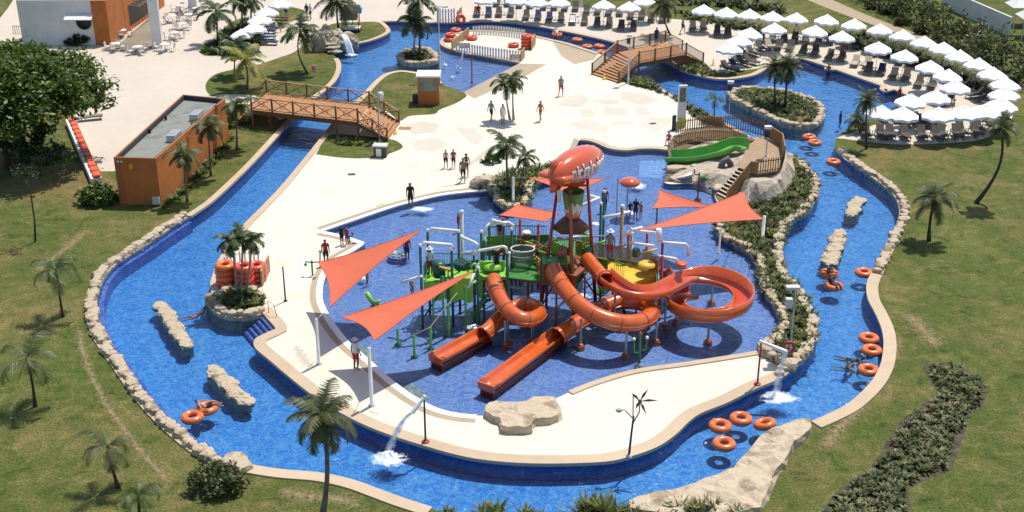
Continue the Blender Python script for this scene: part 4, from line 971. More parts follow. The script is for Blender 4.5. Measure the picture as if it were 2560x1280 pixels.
def bridge(label, nL, nR, fL, fR, z, right, left, mats, n_near, n_far, cross, steps, sup, rightpost=True):
    mp, mr, mc, md = mats; t = thing('wooden_bridge', label, 'bridge', (nL + nR + fL + fR) / 4); t.location.z = 0; o = t.location.copy(); Z = Vector((0, 0, z))
    L = lambda p: Vector((p.x, p.y, 0)) - o
    nl, nr, fl_, fr_ = map(L, (nL, nR, fL, fR))
    bm = bmesh.new(); n = int((nr - nl).length / .2)
    for k in range(n):
        u0, u1 = (k + .04) / n, (k + .96) / n; v = [lerp(nl, nr, u0), lerp(nl, nr, u1), lerp(fl_, fr_, u1), lerp(fl_, fr_, u0)]; prism(bm, v, z - .07, z + .005 * (k % 3))
    obj('deck', bm, md, t)
    for a, b in ((nl, nr), (fl_, fr_)): bm = bmesh.new(); bar(bm, a + Z - Vector((0, 0, .22)), b + Z - Vector((0, 0, .22)), .14, .28); obj('girder', bm, mp, t)
    rail_run(t, nl + Z, nr + Z, n_near, 1.05, cross, mp, mr, mc); rail_run(t, fl_ + Z, fr_ + Z, n_far, 1.05, cross, mp, mr, mc)
    for u in sup:
        for a, b in ((nl, nr), (fl_, fr_)):
            p = lerp(a, b, u); bm = bmesh.new(); box(bm, p.x, p.y, -1.0 if .2 < u < .8 else -.05, .16, .16, z + (.62 if .2 < u < .8 else -.33)); obj('pile', bm, mp, t)
    for sd in (right, left):
        if not sd: continue
        (tn, tf), (bn, bf), k_, ang, rails = sd
        tn, tf, bn, bf = map(L, (tn, tf, bn, bf)); bm = bmesh.new()
        for k in range(k_):
            u0, u1 = k / k_, (k + 1.15) / k_; zz = z * (1 - (k + 1) / (k_ + 1)); v = [lerp(tn, bn, u0), lerp(tn, bn, u1), lerp(tf, bf, u1), lerp(tf, bf, u0)]; prism(bm, v, zz - .05, zz)
        obj('stair_treads', bm, md if sd is right else md, t)
        for a, b in ((tn, bn), (tf, bf)): bm = bmesh.new(); bar(bm, a + Z - Vector((0, 0, .2)), b + Vector((0, 0, .05)), .08, .26); obj('stringer', bm, mp, t)
        for a, b in ((tn, bn), (tf, bf)): rail_run(t, a + Z, b + Vector((0, 0, .05)), rails, 1.0, cross, mp, mr, mc, ends=(0, 1))
    return t
nL, nR, fL, fR = P(633, 317), P(897, 349), P(667, 231, 1.45), P(924, 261, 1.45)
bn, bf = P(968, 353), P(998, 309); dL = (nL - nR).normalized() * 1.6
bridge('orange wooden footbridge with crossed railings and steps on its right end', nL, nR, fL, fR, 1.45, ((nR, fR), (bn, bf), 8, 0, 2), ((nL, fL), (nL + dL, fL + dL), 6, 0, 1), (M_WOODD, M_WOODT, M_WOODD, M_WOOD), 5, 5, 'x', 8, (.0, .17, .8, 1.0))
nL, nR, fL, fR = P(1597, 158, 1.2), P(1715, 136, 1.2), P(1543, 130, 1.2), P(1663, 104, 1.2)
bridge('tan wooden footbridge with wide steps near the far parasols', nL, nR, fL, fR, 1.2, ((nR, fR), (P(1757, 160), P(1705, 128)), 5, 0, 1), ((nL, fL), (P(1546, 208), P(1480, 186)), 9, 0, 2), (M_WOODD, M_WOODT, mat('sand_wood', (.46, .30, .16), .8, (.36, .23, .12), 4), M_WOOD), 3, 3, 'b', 9, (.0, .95))
p = P(1012, 321); bm = bmesh.new(); box(bm, 0, 0, .0, 1.0, .7, .025, -.15); tag(obj('door_mat', bm, M_TERRA, loc=p), 'small orange mat at the foot of the first bridge steps', 'mat')
# little yellow cones by the steps
def cone(label, px):
    p = P(*px); bm = bmesh.new(); lathe(bm, [(.2, 0), (.2, .03), (.13, .04), (.03, .62), (0, .64)], 12); tag(obj('floor_sign', bm, M_YEL, loc=p), label, 'warning cone')
cone('yellow wet floor cone at the foot of the second bridge steps', (1510, 199)); cone('yellow wet floor cone at the foot of the first bridge steps', (989, 335)); cone('yellow wet floor cone on the deck past the far end of the second bridge', (1783, 163))
# ---- masts and lamps
def mast(label, base, top, r, m, head=None, z=0, cat='lamp post'):
    b = P(*base, z); h = ZAT((b.x, b.y), top) - z; t = thing('lamp_post', label, cat, b)
    bm = bmesh.new(); lathe(bm, [(r * 2.2, 0), (r * 2.2, .06), (r, .08), (r * .8, h)], 12); obj('pole', bm, m, t)
    if head == 'double':
        bm = bmesh.new(); bar(bm, (-.5, 0, h), (.5, 0, h), .06, .06); obj('arm', bm, M_METAL, t)
        for s in (-1, 1): bm = bmesh.new(); box(bm, s * .62, 0, h - .06, .5, .22, .12); obj('lamp_head', bm, M_LGREY, t)
    elif head == 'box':
        bm = bmesh.new(); box(bm, -.05, -.12, h - .25, .5, .3, .2); obj('lamp_head', bm, M_WHITE, t); bm = bmesh.new(); box(bm, -.12, -.14, h - .85, .34, .28, .45); obj('speaker', bm, M_DGREY, t)
    elif head == 'speaker':
        bm = bmesh.new(); lathe(bm, [(.0, h - .95), (.24, h - .95), (.24, h - .45), (0, h - .42)], 12, (.22, 0, 0)); obj('speaker', bm, M_LGREY, t)
    elif head == 'flood':
        bm = bmesh.new(); box(bm, -.2, -.1, h - .1, .7, .35, .16); obj('lamp_head', bm, M_LGREY, t); bm = bmesh.new(); box(bm, -.3, 0, h - 1.2, .34, .3, .5); obj('speaker', bm, M_LGREY, t)
    return t
mast('tall grey mast with two lamp arms beside the orange booth', (1100, 196), 17, .06, M_LGREY, 'double')
mast('white mast with a dark speaker beside the second bridge steps', (1570, 208), 84, .07, M_WHITE, 'box')
mast('grey mast with a round speaker in front of the first bridge steps', (949, 352), 217, .06, M_METAL, 'speaker')
mast('thin mast with a small lamp standing in the river by the big island', (1821, 300), 200, .035, M_LGREY, 'box', -.3)
mast('short white mast on the wooden platform above the green slide', (1915, 391), 312, .05, M_LGREY, 'box', 1.5)
mast('plain dark pole on the deck right of the stacked orange tubes', (714, 753), 667, .05, M_DGREY)
mast('tall grey mast with a floodlight in the strip behind the spiral slide', (1973, 889), 716, .06, M_METAL, 'flood')
def lifebuoy(label, px, z):
    p = P(*px, z); bm = bmesh.new(); torus(bm, .3, .075, M=Matrix.Rotation(pi / 2, 4, 'X')); tag(obj('lifebuoy', bm, M_RED, loc=p), label, 'lifebuoy')
lifebuoy('red lifebuoy hung on the tall mast behind the spiral slide', (1971, 868), .9)
# booth
b = P(1072, 262); t = thing('booth', 'small orange booth with glass sides and a white flat roof', 'booth', b); h = 2.55
bm = bmesh.new(); box(bm, 0, .85, 0, 1.85, 1.7, 1.15); obj('wall', bm, M_ORANGE, t)
for sx in (-.86, .86):
    for sy in (.06, 1.64): bm = bmesh.new(); box(bm, sx, sy, 1.15, .13, .13, 1.25); obj('corner_post', bm, M_TERRA, t)
bm = bmesh.new(); box(bm, 0, .06, 2.28, 1.58, .12, .12); obj('beam', bm, M_TERRA, t)
bm = bmesh.new(); box(bm, 0, .07, 1.16, 1.58, .03, 1.1); box(bm, .87, .85, 1.16, .03, 1.4, 1.1); box(bm, -.87, .85, 1.16, .03, 1.4, 1.1); obj('window', bm, mat('green_glass', (.20, .25, .19), .1, (.10, .13, .09), 1.2), t)
bm = bmesh.new(); box(bm, 0, .85, 2.42, 2.05, 1.9, .14); obj('roof', bm, M_WSTUC, t)
bm = bmesh.new(); box(bm, -1.2, .7, 0, .45, .6, .7); tag(obj('bin', bm, M_DGREY, loc=b), 'dark bin beside the left side of the orange booth', 'bin')
# notice kiosk
b = P(952, 391); t = thing('notice_box', 'small dark notice box with a grey top in the grass below the first bridge', 'notice board', b); bm = bmesh.new(); box(bm, 0, 0, 0, .95, .6, .85, -.1); obj('cabinet', bm, M_DGREY, t)
bm = bmesh.new(); box(bm, 0, 0, .86, 1.1, .75, .1, -.1); obj('top', bm, M_LGREY, t)
bm = bmesh.new(); box(bm, -.12, -.3, .1, .4, .03, .62, -.1); obj('poster', bm, mat('pale_green_print', (.5, .62, .35), .6, (.7, .72, .62), 5), t)
# tall sign
b = P(1702, 318); t = thing('totem_sign', 'tall white and lime sign with a dark picture panel at its top', 'sign', b); h = ZAT((b.x, b.y), 213); bm = bmesh.new(); box(bm, 0, 0, .35, .68, .22, h - .35, .1); obj('notice_board', bm, M_WHITE, t)
bm = bmesh.new(); box(bm, 0, -.13, h - 1.35, .5, .04, 1.15, .1); obj('picture', bm, mat('dark_print', (.06, .07, .07), .5, (.25, .28, .22), 6), t)
bm = bmesh.new(); box(bm, 0, 0, 0, .64, .2, .34, .1); box(bm, 0, -.125, .35, .66, .03, .45, .1); obj('base', bm, mat('lime_print', (.42, .55, .03), .5), t)
b = P(1684, 326); bm = bmesh.new(); box(bm, 0, 0, .02, .36, .08, 1.25, .6); box(bm, 0, 0, 0, .42, .3, .03, .6); tag(obj('notice_board', bm, M_DGREY, loc=b), 'dark grey standing board beside the tall white and lime sign', 'board')
# pink post sign on the lawn
b = P(787, 210); t = thing('flower_sign', 'thin post with a pink round sign on the grass by the upper pool', 'sign', b); bm = bmesh.new(); lathe(bm, [(.03, 0), (.03, 1.5)], 8); obj('post', bm, M_LGREY, t)
bm = bmesh.new(); lathe(bm, [(0, -.03), (.2, -.03), (.2, .03), (0, .03)], 14, (0, 0, 1.55), M=Matrix.Rotation(pi / 2, 4, 'X')); lathe(bm, [(0, -.03), (.15, -.03), (.15, .03), (0, .03)], 14, (0, 0, 1.22), M=Matrix.Rotation(pi / 2, 4, 'X')); obj('sign_plate', bm, mat('pink_paint', (.65, .2, .22), .5), t)
# white bench with orange cushions
a, b_ = P(178, 312), P(243, 462); t = thing('bench', 'long low white bench wall with a row of orange cushions', 'bench', a); d = b_ - a; an = atan2(d.y, d.x); bm = bmesh.new(); bar(bm, Vector((0, 0, .25)), d + Vector((0, 0, .25)), .75, .5); obj('base', bm, M_WSTUC, t)
M_CUSH = mat('orange_red_cushion', (.72, .12, .045), .6, (.6, .09, .035), 5)
for k in range(13):
    p = d * ((k + .5) / 13); bm = bmesh.new(); box(bm, p.x + .1, p.y, .503, d.length / 13 * .88, .5, .2, an); bmesh.ops.bevel(bm, geom=list(bm.edges), offset=.05, segments=2, affect='EDGES'); obj('cushion', bm, M_CUSH, t)
# cabana on the small lawn
b = P(878, 78); t = thing('cabana', 'grey tented cabana with a blue top edge on the small upper lawn', 'cabana', b); M_CAB = mat('grey_canvas', (.36, .355, .33), .8, (.3, .295, .275), 3)
for sx in (-.85, .85):
    for sy in (-.6, .6): bm = bmesh.new(); box(bm, sx, sy, 0, .08, .08, 1.9); obj('post', bm, M_RED, t)
bm = bmesh.new(); v = [bm.verts.new(x) for x in ((-1.1, -.85, 1.35), (.75, -.85, 1.35), (1.0, .2, 2.75), (-.6, .2, 2.75), (-1.0, .9, 1.7), (1.1, .9, 1.7))]
bm.faces.new((v[0], v[1], v[2], v[3])); bm.faces.new((v[3], v[2], v[5], v[4])); bmesh.ops.solidify(bm, geom=list(bm.faces), thickness=.05); obj('canopy', bm, M_CAB, t)
bm = bmesh.new(); box(bm, 0, 0, .3, 1.9, 1.2, .16); obj('bed', bm, M_WHITE, t); bm = bmesh.new(); box(bm, 0, 0, 0, 2.0, 1.3, .28); obj('base', bm, M_DGREY, t)
bm = bmesh.new(); tube(bm, [(1.02, .2, 2.76), (1.15, .0, 2.4), (1.1, -.3, 1.95)], [.07, .16, .07], 8); obj('blue_roll', bm, mat('sky_blue', (.18, .42, .75), .5), t)
# far boundary wall and pale building
a, b_ = P(2365, 22), P(2535, 100); bm = bmesh.new(); ribbon(bm, [a + Vector((0, 1.5, 0)), b_ + Vector((0, 1.5, 0))], -.1, .1, 0, 2.0); bmesh.ops.recalc_face_normals(bm, faces=list(bm.faces)); tag(obj('boundary_wall', bm, M_WSTUC), 'white topped boundary wall rising behind the tall hedge', 'wall')
p = P(2490, -5); t = thing('pale_building', 'pale beige building beyond the boundary wall in the top right corner', 'building', (p.x + 3, p.y + 9, 0)); bm = bmesh.new(); box(bm, 0, 0, 0, 16, 9, 6.0, -.35); obj('wall', bm, mat('beige_render', (.42, .36, .30), .85, (.38, .33, .27), .6), t)
bm = bmesh.new(); M_ = Matrix.Rotation(-.35, 4, 'Z')
for x in (-4.5, -.5): box(bm, x, -4.52, .2, 2.6, .05, 5.0, 0, M=M_)
obj('wall_panel', bm, mat('grey_render', (.27, .235, .2), .85), t)
def tent(label, px, s):
    p = P(*px); t = thing('white_tent', label, 'tent', p); bm = bmesh.new(); v = [bm.verts.new(q_) for q_ in ((-s, -s, 2.1), (s, -s, 2.1), (s, s, 2.1), (-s, s, 2.1))]; a_ = bm.verts.new((0, 0, 3.2))
    for i in range(4): bm.faces.new((v[i], v[(i + 1) % 4], a_))
    obj('canopy', bm, M_WHITE, t)
    for sx in (-1, 1):
        for sy in (-1, 1): bm = bmesh.new(); box(bm, sx * s * .95, sy * s * .95, 0, .07, .07, 2.1); obj('post', bm, M_LGREY, t)
tent('white tent roof beyond the boundary wall at the right edge, the farther one', (2545, 62), 1.3); tent('white tent roof beyond the boundary wall at the right edge, the nearer one', (2572, 92), 1.3)
# painted circles on the deck : flat paint sheets
M_PAINT = deck_mat('beige_deck_paint', (.565, .505, .415), .08, .3)
pat = [[(350,540),(470,400),(690,350),(880,440),(700,570)], [(930,460),(1110,435),(1330,450),(1300,515),(1090,520)], [(1370,325),(1660,335),(1970,460),(1780,515),(1690,525),(1350,430)], [(1110,540),(1190,580),(1340,585),(1480,600),(1420,700),(1060,690)],
 [(705,590),(900,600),(960,700),(800,740),(720,680)], [(1570,590),(1720,560),(1830,640),(1810,690),(1640,690)], [(540,830),(810,760),(1180,860),(1130,1000),(700,900)], [(1230,780),(1500,780),(1600,850),(1210,855)], [(1650,850),(1840,730),(2160,740),(2130,850),(1880,965)]]
def paint_sheets(label, polys, m, z):
    bm = bmesh.new()
    for q_ in polys:
        pts = W(q_); f = bm.faces.new([bm.verts.new((p.x, p.y, z)) for p in pts]); f.normal_update()
        if f.normal.z < 0: f.normal_flip()
    bmesh.ops.triangulate(bm, faces=list(bm.faces)); return tag(obj(label, bm, m), kind='structure')
paint_sheets('deck_paint', [[(1340 + x / 6.4, 180 + y / 6.4) for x, y in q_] for q_ in pat], M_PAINT, .005)
paint_sheets('deck_paint', [[(1015,312),(1060,302),(1100,312),(1085,332),(1030,335)], [(1040,350),(1095,345),(1120,362),(1080,380),(1030,372)], [(1140,318),(1185,322),(1212,345),(1190,362),(1165,348)]], M_PAINT, .005)
for x, y, rz in ((879, 436, .1), (1632, 309, .4)):
    p = P(x, y); bm = bmesh.new(); box(bm, 0, 0, .006, .55, .4, .012, rz); tag(obj('floor_grate', bm, M_DGREY, loc=p), 'small dark floor grate on the ' + ('open deck below the first bridge' if x < 1000 else 'painted circle near the tall sign'), 'grate')
# river steps: treads step down from the deck corner into the water
bm = bmesh.new(); a, b_, c, d = P(652, 776), P(694, 824), P(645, 846), P(603, 797)
for k in range(5):
    u0, u1 = k / 5, (k + 1) / 5 + .002; z = -.12 - k * .15; prism(bm, [lerp(a, d, u0), lerp(b_, c, u0), lerp(b_, c, u1), lerp(a, d, u1)], -.94, z)
st = tag(obj('river_steps', bm, M_INDIGO), kind='structure')
bm = bmesh.new()
for k in range(5):
    u0, u1 = (k + .72) / 5, (k + .98) / 5; z = -.117 - k * .15; f = bm.faces.new([bm.verts.new((*p.xy, z)) for p in (lerp(a, d, u0), lerp(b_, c, u0), lerp(b_, c, u1), lerp(a, d, u1))]); f.normal_update()
    if f.normal.z < 0: f.normal_flip()
tag(obj('step_edge', bm, mat('navy_tile', (.03, .035, .12), .4)), kind='structure')
bm = bmesh.new(); p = P(683, 790); tube(bm, [p + Vector((-.3, .3, 0)), p + Vector((-.3, .3, .8)), p + Vector((.1, -.1, .85)), p + Vector((.25, -.25, .1))], .025, 7); tag(obj('handrail', bm, M_METAL), 'small steel handrail beside the blue river steps', 'handrail')
# speckled mosaic panels on the splash pool floor
for k, poly in enumerate(([(1003,945),(1028,940),(1078,975),(1055,988)], [(876,848),(905,843),(943,880),(915,892)])):
    paint_sheets('pool_mosaic', [poly], mat('mosaic', (.17, .22, .21), .5, (.30, .36, .30), 5), -.41)
bm = bmesh.new(); pts = [P(1667, 388), P(1600, 390), P(1598, 428), P(1655, 434)]
f = bm.faces.new([bm.verts.new((p.x, p.y, -.41)) for p in pts]); f.normal_update()
if f.normal.z < 0: f.normal_flip()
tag(obj('pale_pool_floor', bm, tile_mat('pale_blue_floor', (.30, .48, .78), None, .16)), kind='structure')
# ================================================================ parasols, loungers, tubes
ORD = ['first','second','third','fourth','fifth','sixth','seventh','eighth','ninth','tenth','eleventh','twelfth','thirteenth','fourteenth','fifteenth','sixteenth','seventeenth','eighteenth']
M_CANV = mat('white_canvas', (.80, .80, .79), .8, (.76, .76, .75), 1.5)
def mk_parasol():
    t = thing('parasol', 'white parasol', 'parasol', (0, 0, 0)); n = 8; bm = bmesh.new()
    def ring(r, z, sag=0):
        v = []
        for k in range(n * 4):
            a = 2 * pi * k / (n * 4); f = 1 - sag * (1 - cos(2 * pi * (k % 4) / 4)) * .5; c_ = cos(pi / n) / cos(((a + pi / n) % (2 * pi / n)) - pi / n); v.append(bm.verts.new((r * c_ * cos(a), r * c_ * sin(a), z - (sag * .25) * (1 - cos(2 * pi * (k % 4) / 4)) * .5)))
        return v
    R = [ring(.14, 2.78), ring(.6, 2.58, .1), ring(1.0, 2.36, .2), ring(1.30, 2.18, .3), ring(1.32, 2.0, .3)]
    for a, b in zip(R, R[1:]):
        for k in range(n * 4): bm.faces.new((a[k], a[(k + 1) % (n * 4)], b[(k + 1) % (n * 4)], b[k]))
    obj('canopy', bm, M_CANV, t)
    bm = bmesh.new(); lathe(bm, [(.3, 2.72), (.18, 2.8), (.05, 2.9), (.0, 2.95)], 16); obj('vent_cap', bm, M_CANV, t)
    bm = bmesh.new(); lathe(bm, [(.022, 0), (.022, 2.8)], 8)
    obj('pole', bm, M_WOODT, t)
    bm = bmesh.new(); lathe(bm, [(.25, 0), (.25, .06), (.05, .1), (.04, .3)], 14); obj('base', bm, M_LGREY, t)
    bm = bmesh.new()
    for k in range(n): a = 2 * pi * k / n; bar(bm, (0, 0, 2.7), (1.22 * cos(a), 1.22 * sin(a), 2.15), .02, .02)
    obj('ribs', bm, M_WOODT, t)
    return t
PAR = mk_parasol(); used = []; prnd = random.Random(31)
def parasol(px, label, group, k, s=1.0):
    p = P(*px, 2.42 * s); p.z = 0; rz = (k * .73) % .78
    if not used: PAR.location = p; PAR.rotation_euler = (0, 0, rz); PAR['label'] = label; PAR['group'] = group; used.append(1); return PAR
    o = dup(PAR, p, rz, s, label, group); o.rotation_euler = (prnd.gauss(0, .022), prnd.gauss(0, .022), rz); return o
rows = [('back row beside the brown path', 'parasols of the back row', [(1759,22),(1815,29),(1874,34),(1931,39),(1989,43),(2065,47),(2136,58),(2201,71),(2257,87),(2310,102),(2358,117),(2398,137),(2445,158),(2481,181)]),
 ('middle row over the loungers', 'parasols of the middle row', [(1937,69),(2036,74),(2105,89),(2196,115),(2260,136),(2325,163),(2368,186),(2390,214),(2340,239),(2276,248)]),
 ('arc at the right end of the terrace', 'parasols of the right end', [(2513,207),(2514,231),(2502,257),(2462,272),(2410,278),(2348,282),(2258,281),(2200,277)]),
 ('top edge behind the upper channel', 'parasols along the top edge', [(1215,-4),(1290,-3),(1342,1),(1397,2),(1510,10),(1573,15),(1612,0)])]
for nm, g, L in rows:
    for k, px in enumerate(L): parasol(px, f'white parasol, {ORD[k]} from the {"top" if "arc" in nm else "left"} in the {nm}', g, k)
for k, (px, lb) in enumerate([((1872,80), 'farthest of three white parasols in a slanting line beside the second bridge'), ((1848,98), 'middle one of three white parasols in a slanting line beside the second bridge'), ((1824,118), 'nearest of three white parasols in a slanting line beside the second bridge')]): parasol(px, lb, 'slanting line of three parasols', k + 3)
for k, (px, lb) in enumerate([((604,82), 'small white parasol half hidden, lowest of the group among the plaza palms'), ((634,68), 'white parasol of the plaza group, second from below'), ((648,46), 'white parasol of the plaza group, third from below'), ((667,27), 'white parasol of the plaza group, fourth from below'), ((700,6), 'white parasol of the plaza group nearest the top edge')]): parasol(px, lb, 'parasols of the plaza group', k + 5, .85 if k == 0 else 1.0)
# closed grey parasol
p = P(1452, 40); t = thing('closed_parasol', 'folded grey parasol between two loungers at the top edge', 'parasol', p); bm = bmesh.new(); lathe(bm, [(.03, 0), (.03, 1.0)], 8); obj('pole', bm, M_WOODT, t); bm = bmesh.new(); lathe(bm, [(.04, .9), (.2, 1.1), (.16, 1.8), (.03, 2.4)], 12); obj('canopy', bm, M_LGREY, t)
M_LNG = mat('dark_mesh', (.075, .064, .054), .8, (.05, .043, .037), 6); M_LNF = mat('dark_frame', (.05, .042, .036), .6, (.035, .03, .026), 4); M_LNT = mat('tan_mesh', (.42, .35, .26), .8, (.36, .3, .22), 6); M_NAVY = mat('navy_towel', (.015, .025, .10), .9, (.02, .03, .13), 8); M_TOWB = mat('blue_towel', (.16, .24, .45), .9, (.2, .28, .5), 8); M_TOWW = mat('white_towel', (.7, .7, .68), .9)
def mk_lounger():
    t = thing('sun_lounger', 'dark sun lounger', 'sun lounger', (0, 0, 0))  # feet towards -y
    bm = bmesh.new()
    for s in (-1, 1): bar(bm, (s * .33, -.95, .33), (s * .33, .95, .33), .05, .06)
    for y in (-.93, .3, .93): bar(bm, (-.33, y, .33), (.33, y, .33), .05, .05)
    for s in (-1, 1):
        for y in (-.75, .75): bar(bm, (s * .33, y, 0), (s * .33, y, .33), .05, .05)
    obj('frame', bm, M_LNF, t)
    bm = bmesh.new(); box(bm, 0, -.32, .352, .62, 1.26, .035); obj('seat', bm, M_LNG, t)
    bm = bmesh.new(); bar(bm, (0, .30, .38), (0, .86, .86), .62, .04); bar(bm, (-.25, .80, .34), (-.25, .72, .72), .03, .03); bar(bm, (.25, .80, .34), (.25, .72, .72), .03, .03); obj('backrest', bm, M_LNG, t)
    return t
LNG = mk_lounger(); lused = []; lrnd = random.Random(12)
def lounger(p, rz, label, group, m=None):
    if not lused: o = LNG; o.location = p; o.rotation_euler = (0, 0, rz); o['label'] = label; o['group'] = group; lused.append(1)
    else: o = dup(LNG, p, rz, label=label, group=group)
    if m:
        for c in o.children:
            if c.name.split('.')[0] in ('seat', 'backrest'): c.data = c.data.copy(); c.data.materials[0] = m
    return o
t = thing('side_table', 'small white side table', 'table', (0, 0, -50)); bm = bmesh.new(); lathe(bm, [(0, .42), (.2, .42), (.2, .39), (0, .39)], 14); obj('table_top', bm, M_WHITE, t); bm = bmesh.new(); lathe(bm, [(.03, .39), (.03, .03), (.15, .02), (.15, 0)], 10); obj('leg', bm, M_LGREY, t); STB = t; sused = []
def side_table(p, label, group):
    if not sused: STB.location = p; STB['label'] = label; STB['group'] = group; sused.append(1)
    else: dup(STB, p, 0, label=label, group=group)
def towel(kind, o, label):
    bm = bmesh.new(); box(bm, 0, -.3, .392, .56, 1.0, .025); bar(bm, (0, .32, .42), (0, .78, .80), .56, .025); w_ = tag(obj('towel', bm, kind, loc=o.location), label, 'towel'); w_.rotation_euler = o.rotation_euler; return w_
def pair(px, foot, where, group, gap=.85, mats=(None, None), tow=None, table=True):
    c = P(*px); f = P(px[0] + foot[0], px[1] + foot[1]) - c; f.z = 0; f.normalize(); s = Vector((-f.y, f.x, 0)); rz = atan2(f.y, f.x) + pi / 2; left = s if s.x < 0 or (abs(s.x) < .3 and s.y < 0) else -s
    for i, sd in enumerate((left, -left)):
        o = lounger(c + sd * gap * .5, rz + lrnd.uniform(-.05, .05), f'{"pale" if mats[i] else "dark"} sun lounger, {"left" if i == 0 else "right"} one of {where}', group, mats[i])
        if tow and tow[i]: towel(tow[i][0], o, f'{tow[i][1]} towel on the {"left" if i == 0 else "right"} lounger, {where}')
    if table: side_table(c - f * .55 , f'white side table at {where}', 'small white side tables')
L1 = [(1207,40),(1262,40),(1330,48),(1388,53),(1446,60),(1508,66),(1568,74)]
for k, px in enumerate(L1): pair(px, (-3, 20), f'{ORD[k]} pair from left, upper channel edge', 'loungers beside the upper channel', 1.3, (None, None), {0: (None, (M_NAVY, 'navy')), 2: (None, (M_NAVY, 'navy')), 3: ((M_NAVY, 'navy'), None), 4: ((M_TOWW, 'white'), None)}.get(k))
L2 = [(1255,14),(1312,18),(1372,23),(1425,26),(1480,34),(1535,38),(1590,46),(1642,54)]
for k, px in enumerate(L2): pair(px, (-3, 20), f'{ORD[k]} pair from left, back row at top edge', 'loungers of the second row at the top edge', 1.2, table=k % 2 == 0)
L3 = [(1745,76,(-6,20)),(1806,90,(-4,20)),(1888,104,(8,18)),(1945,104,(2,18)),(2000,105,(2,18)),(2060,108,(4,18)),(2125,120,(6,18)),(2196,140,(7,18)),(2262,161,(8,18)),(2325,186,(9,18))]
for k, (x, y, f) in enumerate(L3): pair((x, y), (-f[0], f[1]), f'{ORD[k]} pair from left, under middle row parasols', 'loungers below the middle parasols', 1.1, tow={3: ((M_TOWW, 'white'), None), 6: ((M_RED, 'red'), None)}.get(k))
L4 = [(1960,124),(2022,136),(2088,150),(2152,166),(2186,184),(2248,198),(2312,218)]
for k, (x, y) in enumerate(L4): pair((x, y), (-11, 18), f'{ORD[k]} pair from left, right pool edge', 'loungers along the right pool edge', 1.15, (M_LNT, M_LNT) if k == 3 else (None, None), {4: (None, (M_NAVY, 'navy'))}.get(k))
L5 = [(2430,214,(-18,6)),(2470,225,(-18,4)),(2448,248,(-20,3)),(2486,270,(-20,0)),(2352,258,(-18,6)),(2280,312,(14,10)),(2328,316,(14,10)),(2226,302,(10,12))]
for k, (x, y, f) in enumerate(L5): pair((x, y), f, ['inner pair at top of right end arc', 'outer pair at top of right end arc', 'inner pair at middle of right end arc', 'outer pair at middle of right end arc', 'pair by the water inside right end parasols', 'middle pair behind lawn edge row', 'right pair behind lawn edge row', 'left pair behind lawn edge row'][k], 'loungers among the right end parasols', 1.0, tow={4: ((M_TOWW, 'white'), None)}.get(k), table=k % 2 == 0)
L6 = [(2182,342),(2242,344),(2322,346),(2372,342),(2420,336),(2462,326),(2496,306)]
for k, (x, y) in enumerate(L6): pair((x, y), (6 + k * 3, 20), f'{ORD[k]} pair from left, lawn edge row', 'loungers along the lawn edge', 1.15)
for k, (x, y, f) in enumerate([(1830,176,(18,6)),(1868,162,(18,5)),(1872,140,(16,6)),(1912,124,(12,8))]): pair((x, y), f, f'{ORD[k]} pair from near end, beside second bridge', 'loungers beside the second bridge', 1.0, (None, M_LNT) if k == 3 else (None, None), {0: (None, (M_NAVY, 'navy'))}.get(k), table=k < 2)
for k, (x, y, f) in enumerate([(672,112,(18,4)),(668,98,(18,3)),(668,84,(18,2)),(684,66,(18,2)),(700,50,(16,3))]): lounger(P(x, y), atan2(-.12, 1) + pi / 2, f'dark sun lounger, {ORD[k]} from below beside the plaza parasols', 'loungers beside the plaza parasols')
for k, (x, y, m, nm) in enumerate([(668,98, M_TOWB, 'blue'), (668,84, M_TOWB, 'blue'), (672,112, M_NAVY, 'navy')]): 
    q_ = P(x, y); bm = bmesh.new(); box(bm, 0, -.3, .392, .56, 1.0, .03); o = tag(obj('towel', bm, m, loc=q_), f'{nm} towel on the {["second", "third", "first"][k]} lounger from below beside the plaza parasols', 'towel'); o.rotation_euler = (0, 0, atan2(-.12, 1) + pi / 2)
lounger(P(228, 300), 1.9, 'lone brown sun lounger near the end of the long white bench', None, mat('brown_mesh', (.2, .15, .1), .8)).pop('group', None)
p = P(208, 262); t = thing('closed_parasol', 'white folded parasol lying on the plaza under the broad tree', 'parasol', p); bm = bmesh.new(); lathe(bm, [(.03, -.4), (.35, .0), (.5, .9), (.12, 1.6), (0, 1.7)], 14, (0, 0, .45), M=Matrix.Rotation(1.5, 4, 'Y')); obj('canopy', bm, M_CANV, t); bm = bmesh.new(); tube(bm, [(-1.1, 0, .3), (1.7, 0, .5)], .03, 7); obj('pole', bm, M_METAL, t)
# ---------------------------------------------------------------- orange tubes
M_TUBE = mat('orange_vinyl', (.72, .17, .035), .28, (.66, .14, .03), 1.5, coat=.3)
M_TUBER = mat('red_orange_vinyl', (.66, .09, .035), .3, (.58, .07, .03), 1.5, coat=.3)
def mk_tube(m):
    bm = bmesh.new(); torus(bm, .385, .185, n=36, m=16)
    me = bpy.data.meshes.new('swim_tube'); bm.to_mesh(me); bm.free(); me.materials.append(m); return me
ME_TUBE, ME_TUBER = mk_tube(M_TUBE), mk_tube(M_TUBER)
def mk_handles():
    bm = bmesh.new()
    for a in (.5,):
        c = Vector((cos(a), sin(a), 0)); tn = Vector((-sin(a), cos(a), 0)); tube(bm, [c * .42 + tn * -.13 + Vector((0, 0, .17)), c * .43 + tn * -.05 + Vector((0, 0, .215)), c * .43 + tn * .05 + Vector((0, 0, .215)), c * .42 + tn * .13 + Vector((0, 0, .17))], .014, 5)
    me = bpy.data.meshes.new('handle'); bm.to_mesh(me); bm.free(); me.materials.append(mat('yellow_strap', (.6, .4, .05), .5)); return me
ME_HAN = mk_handles()
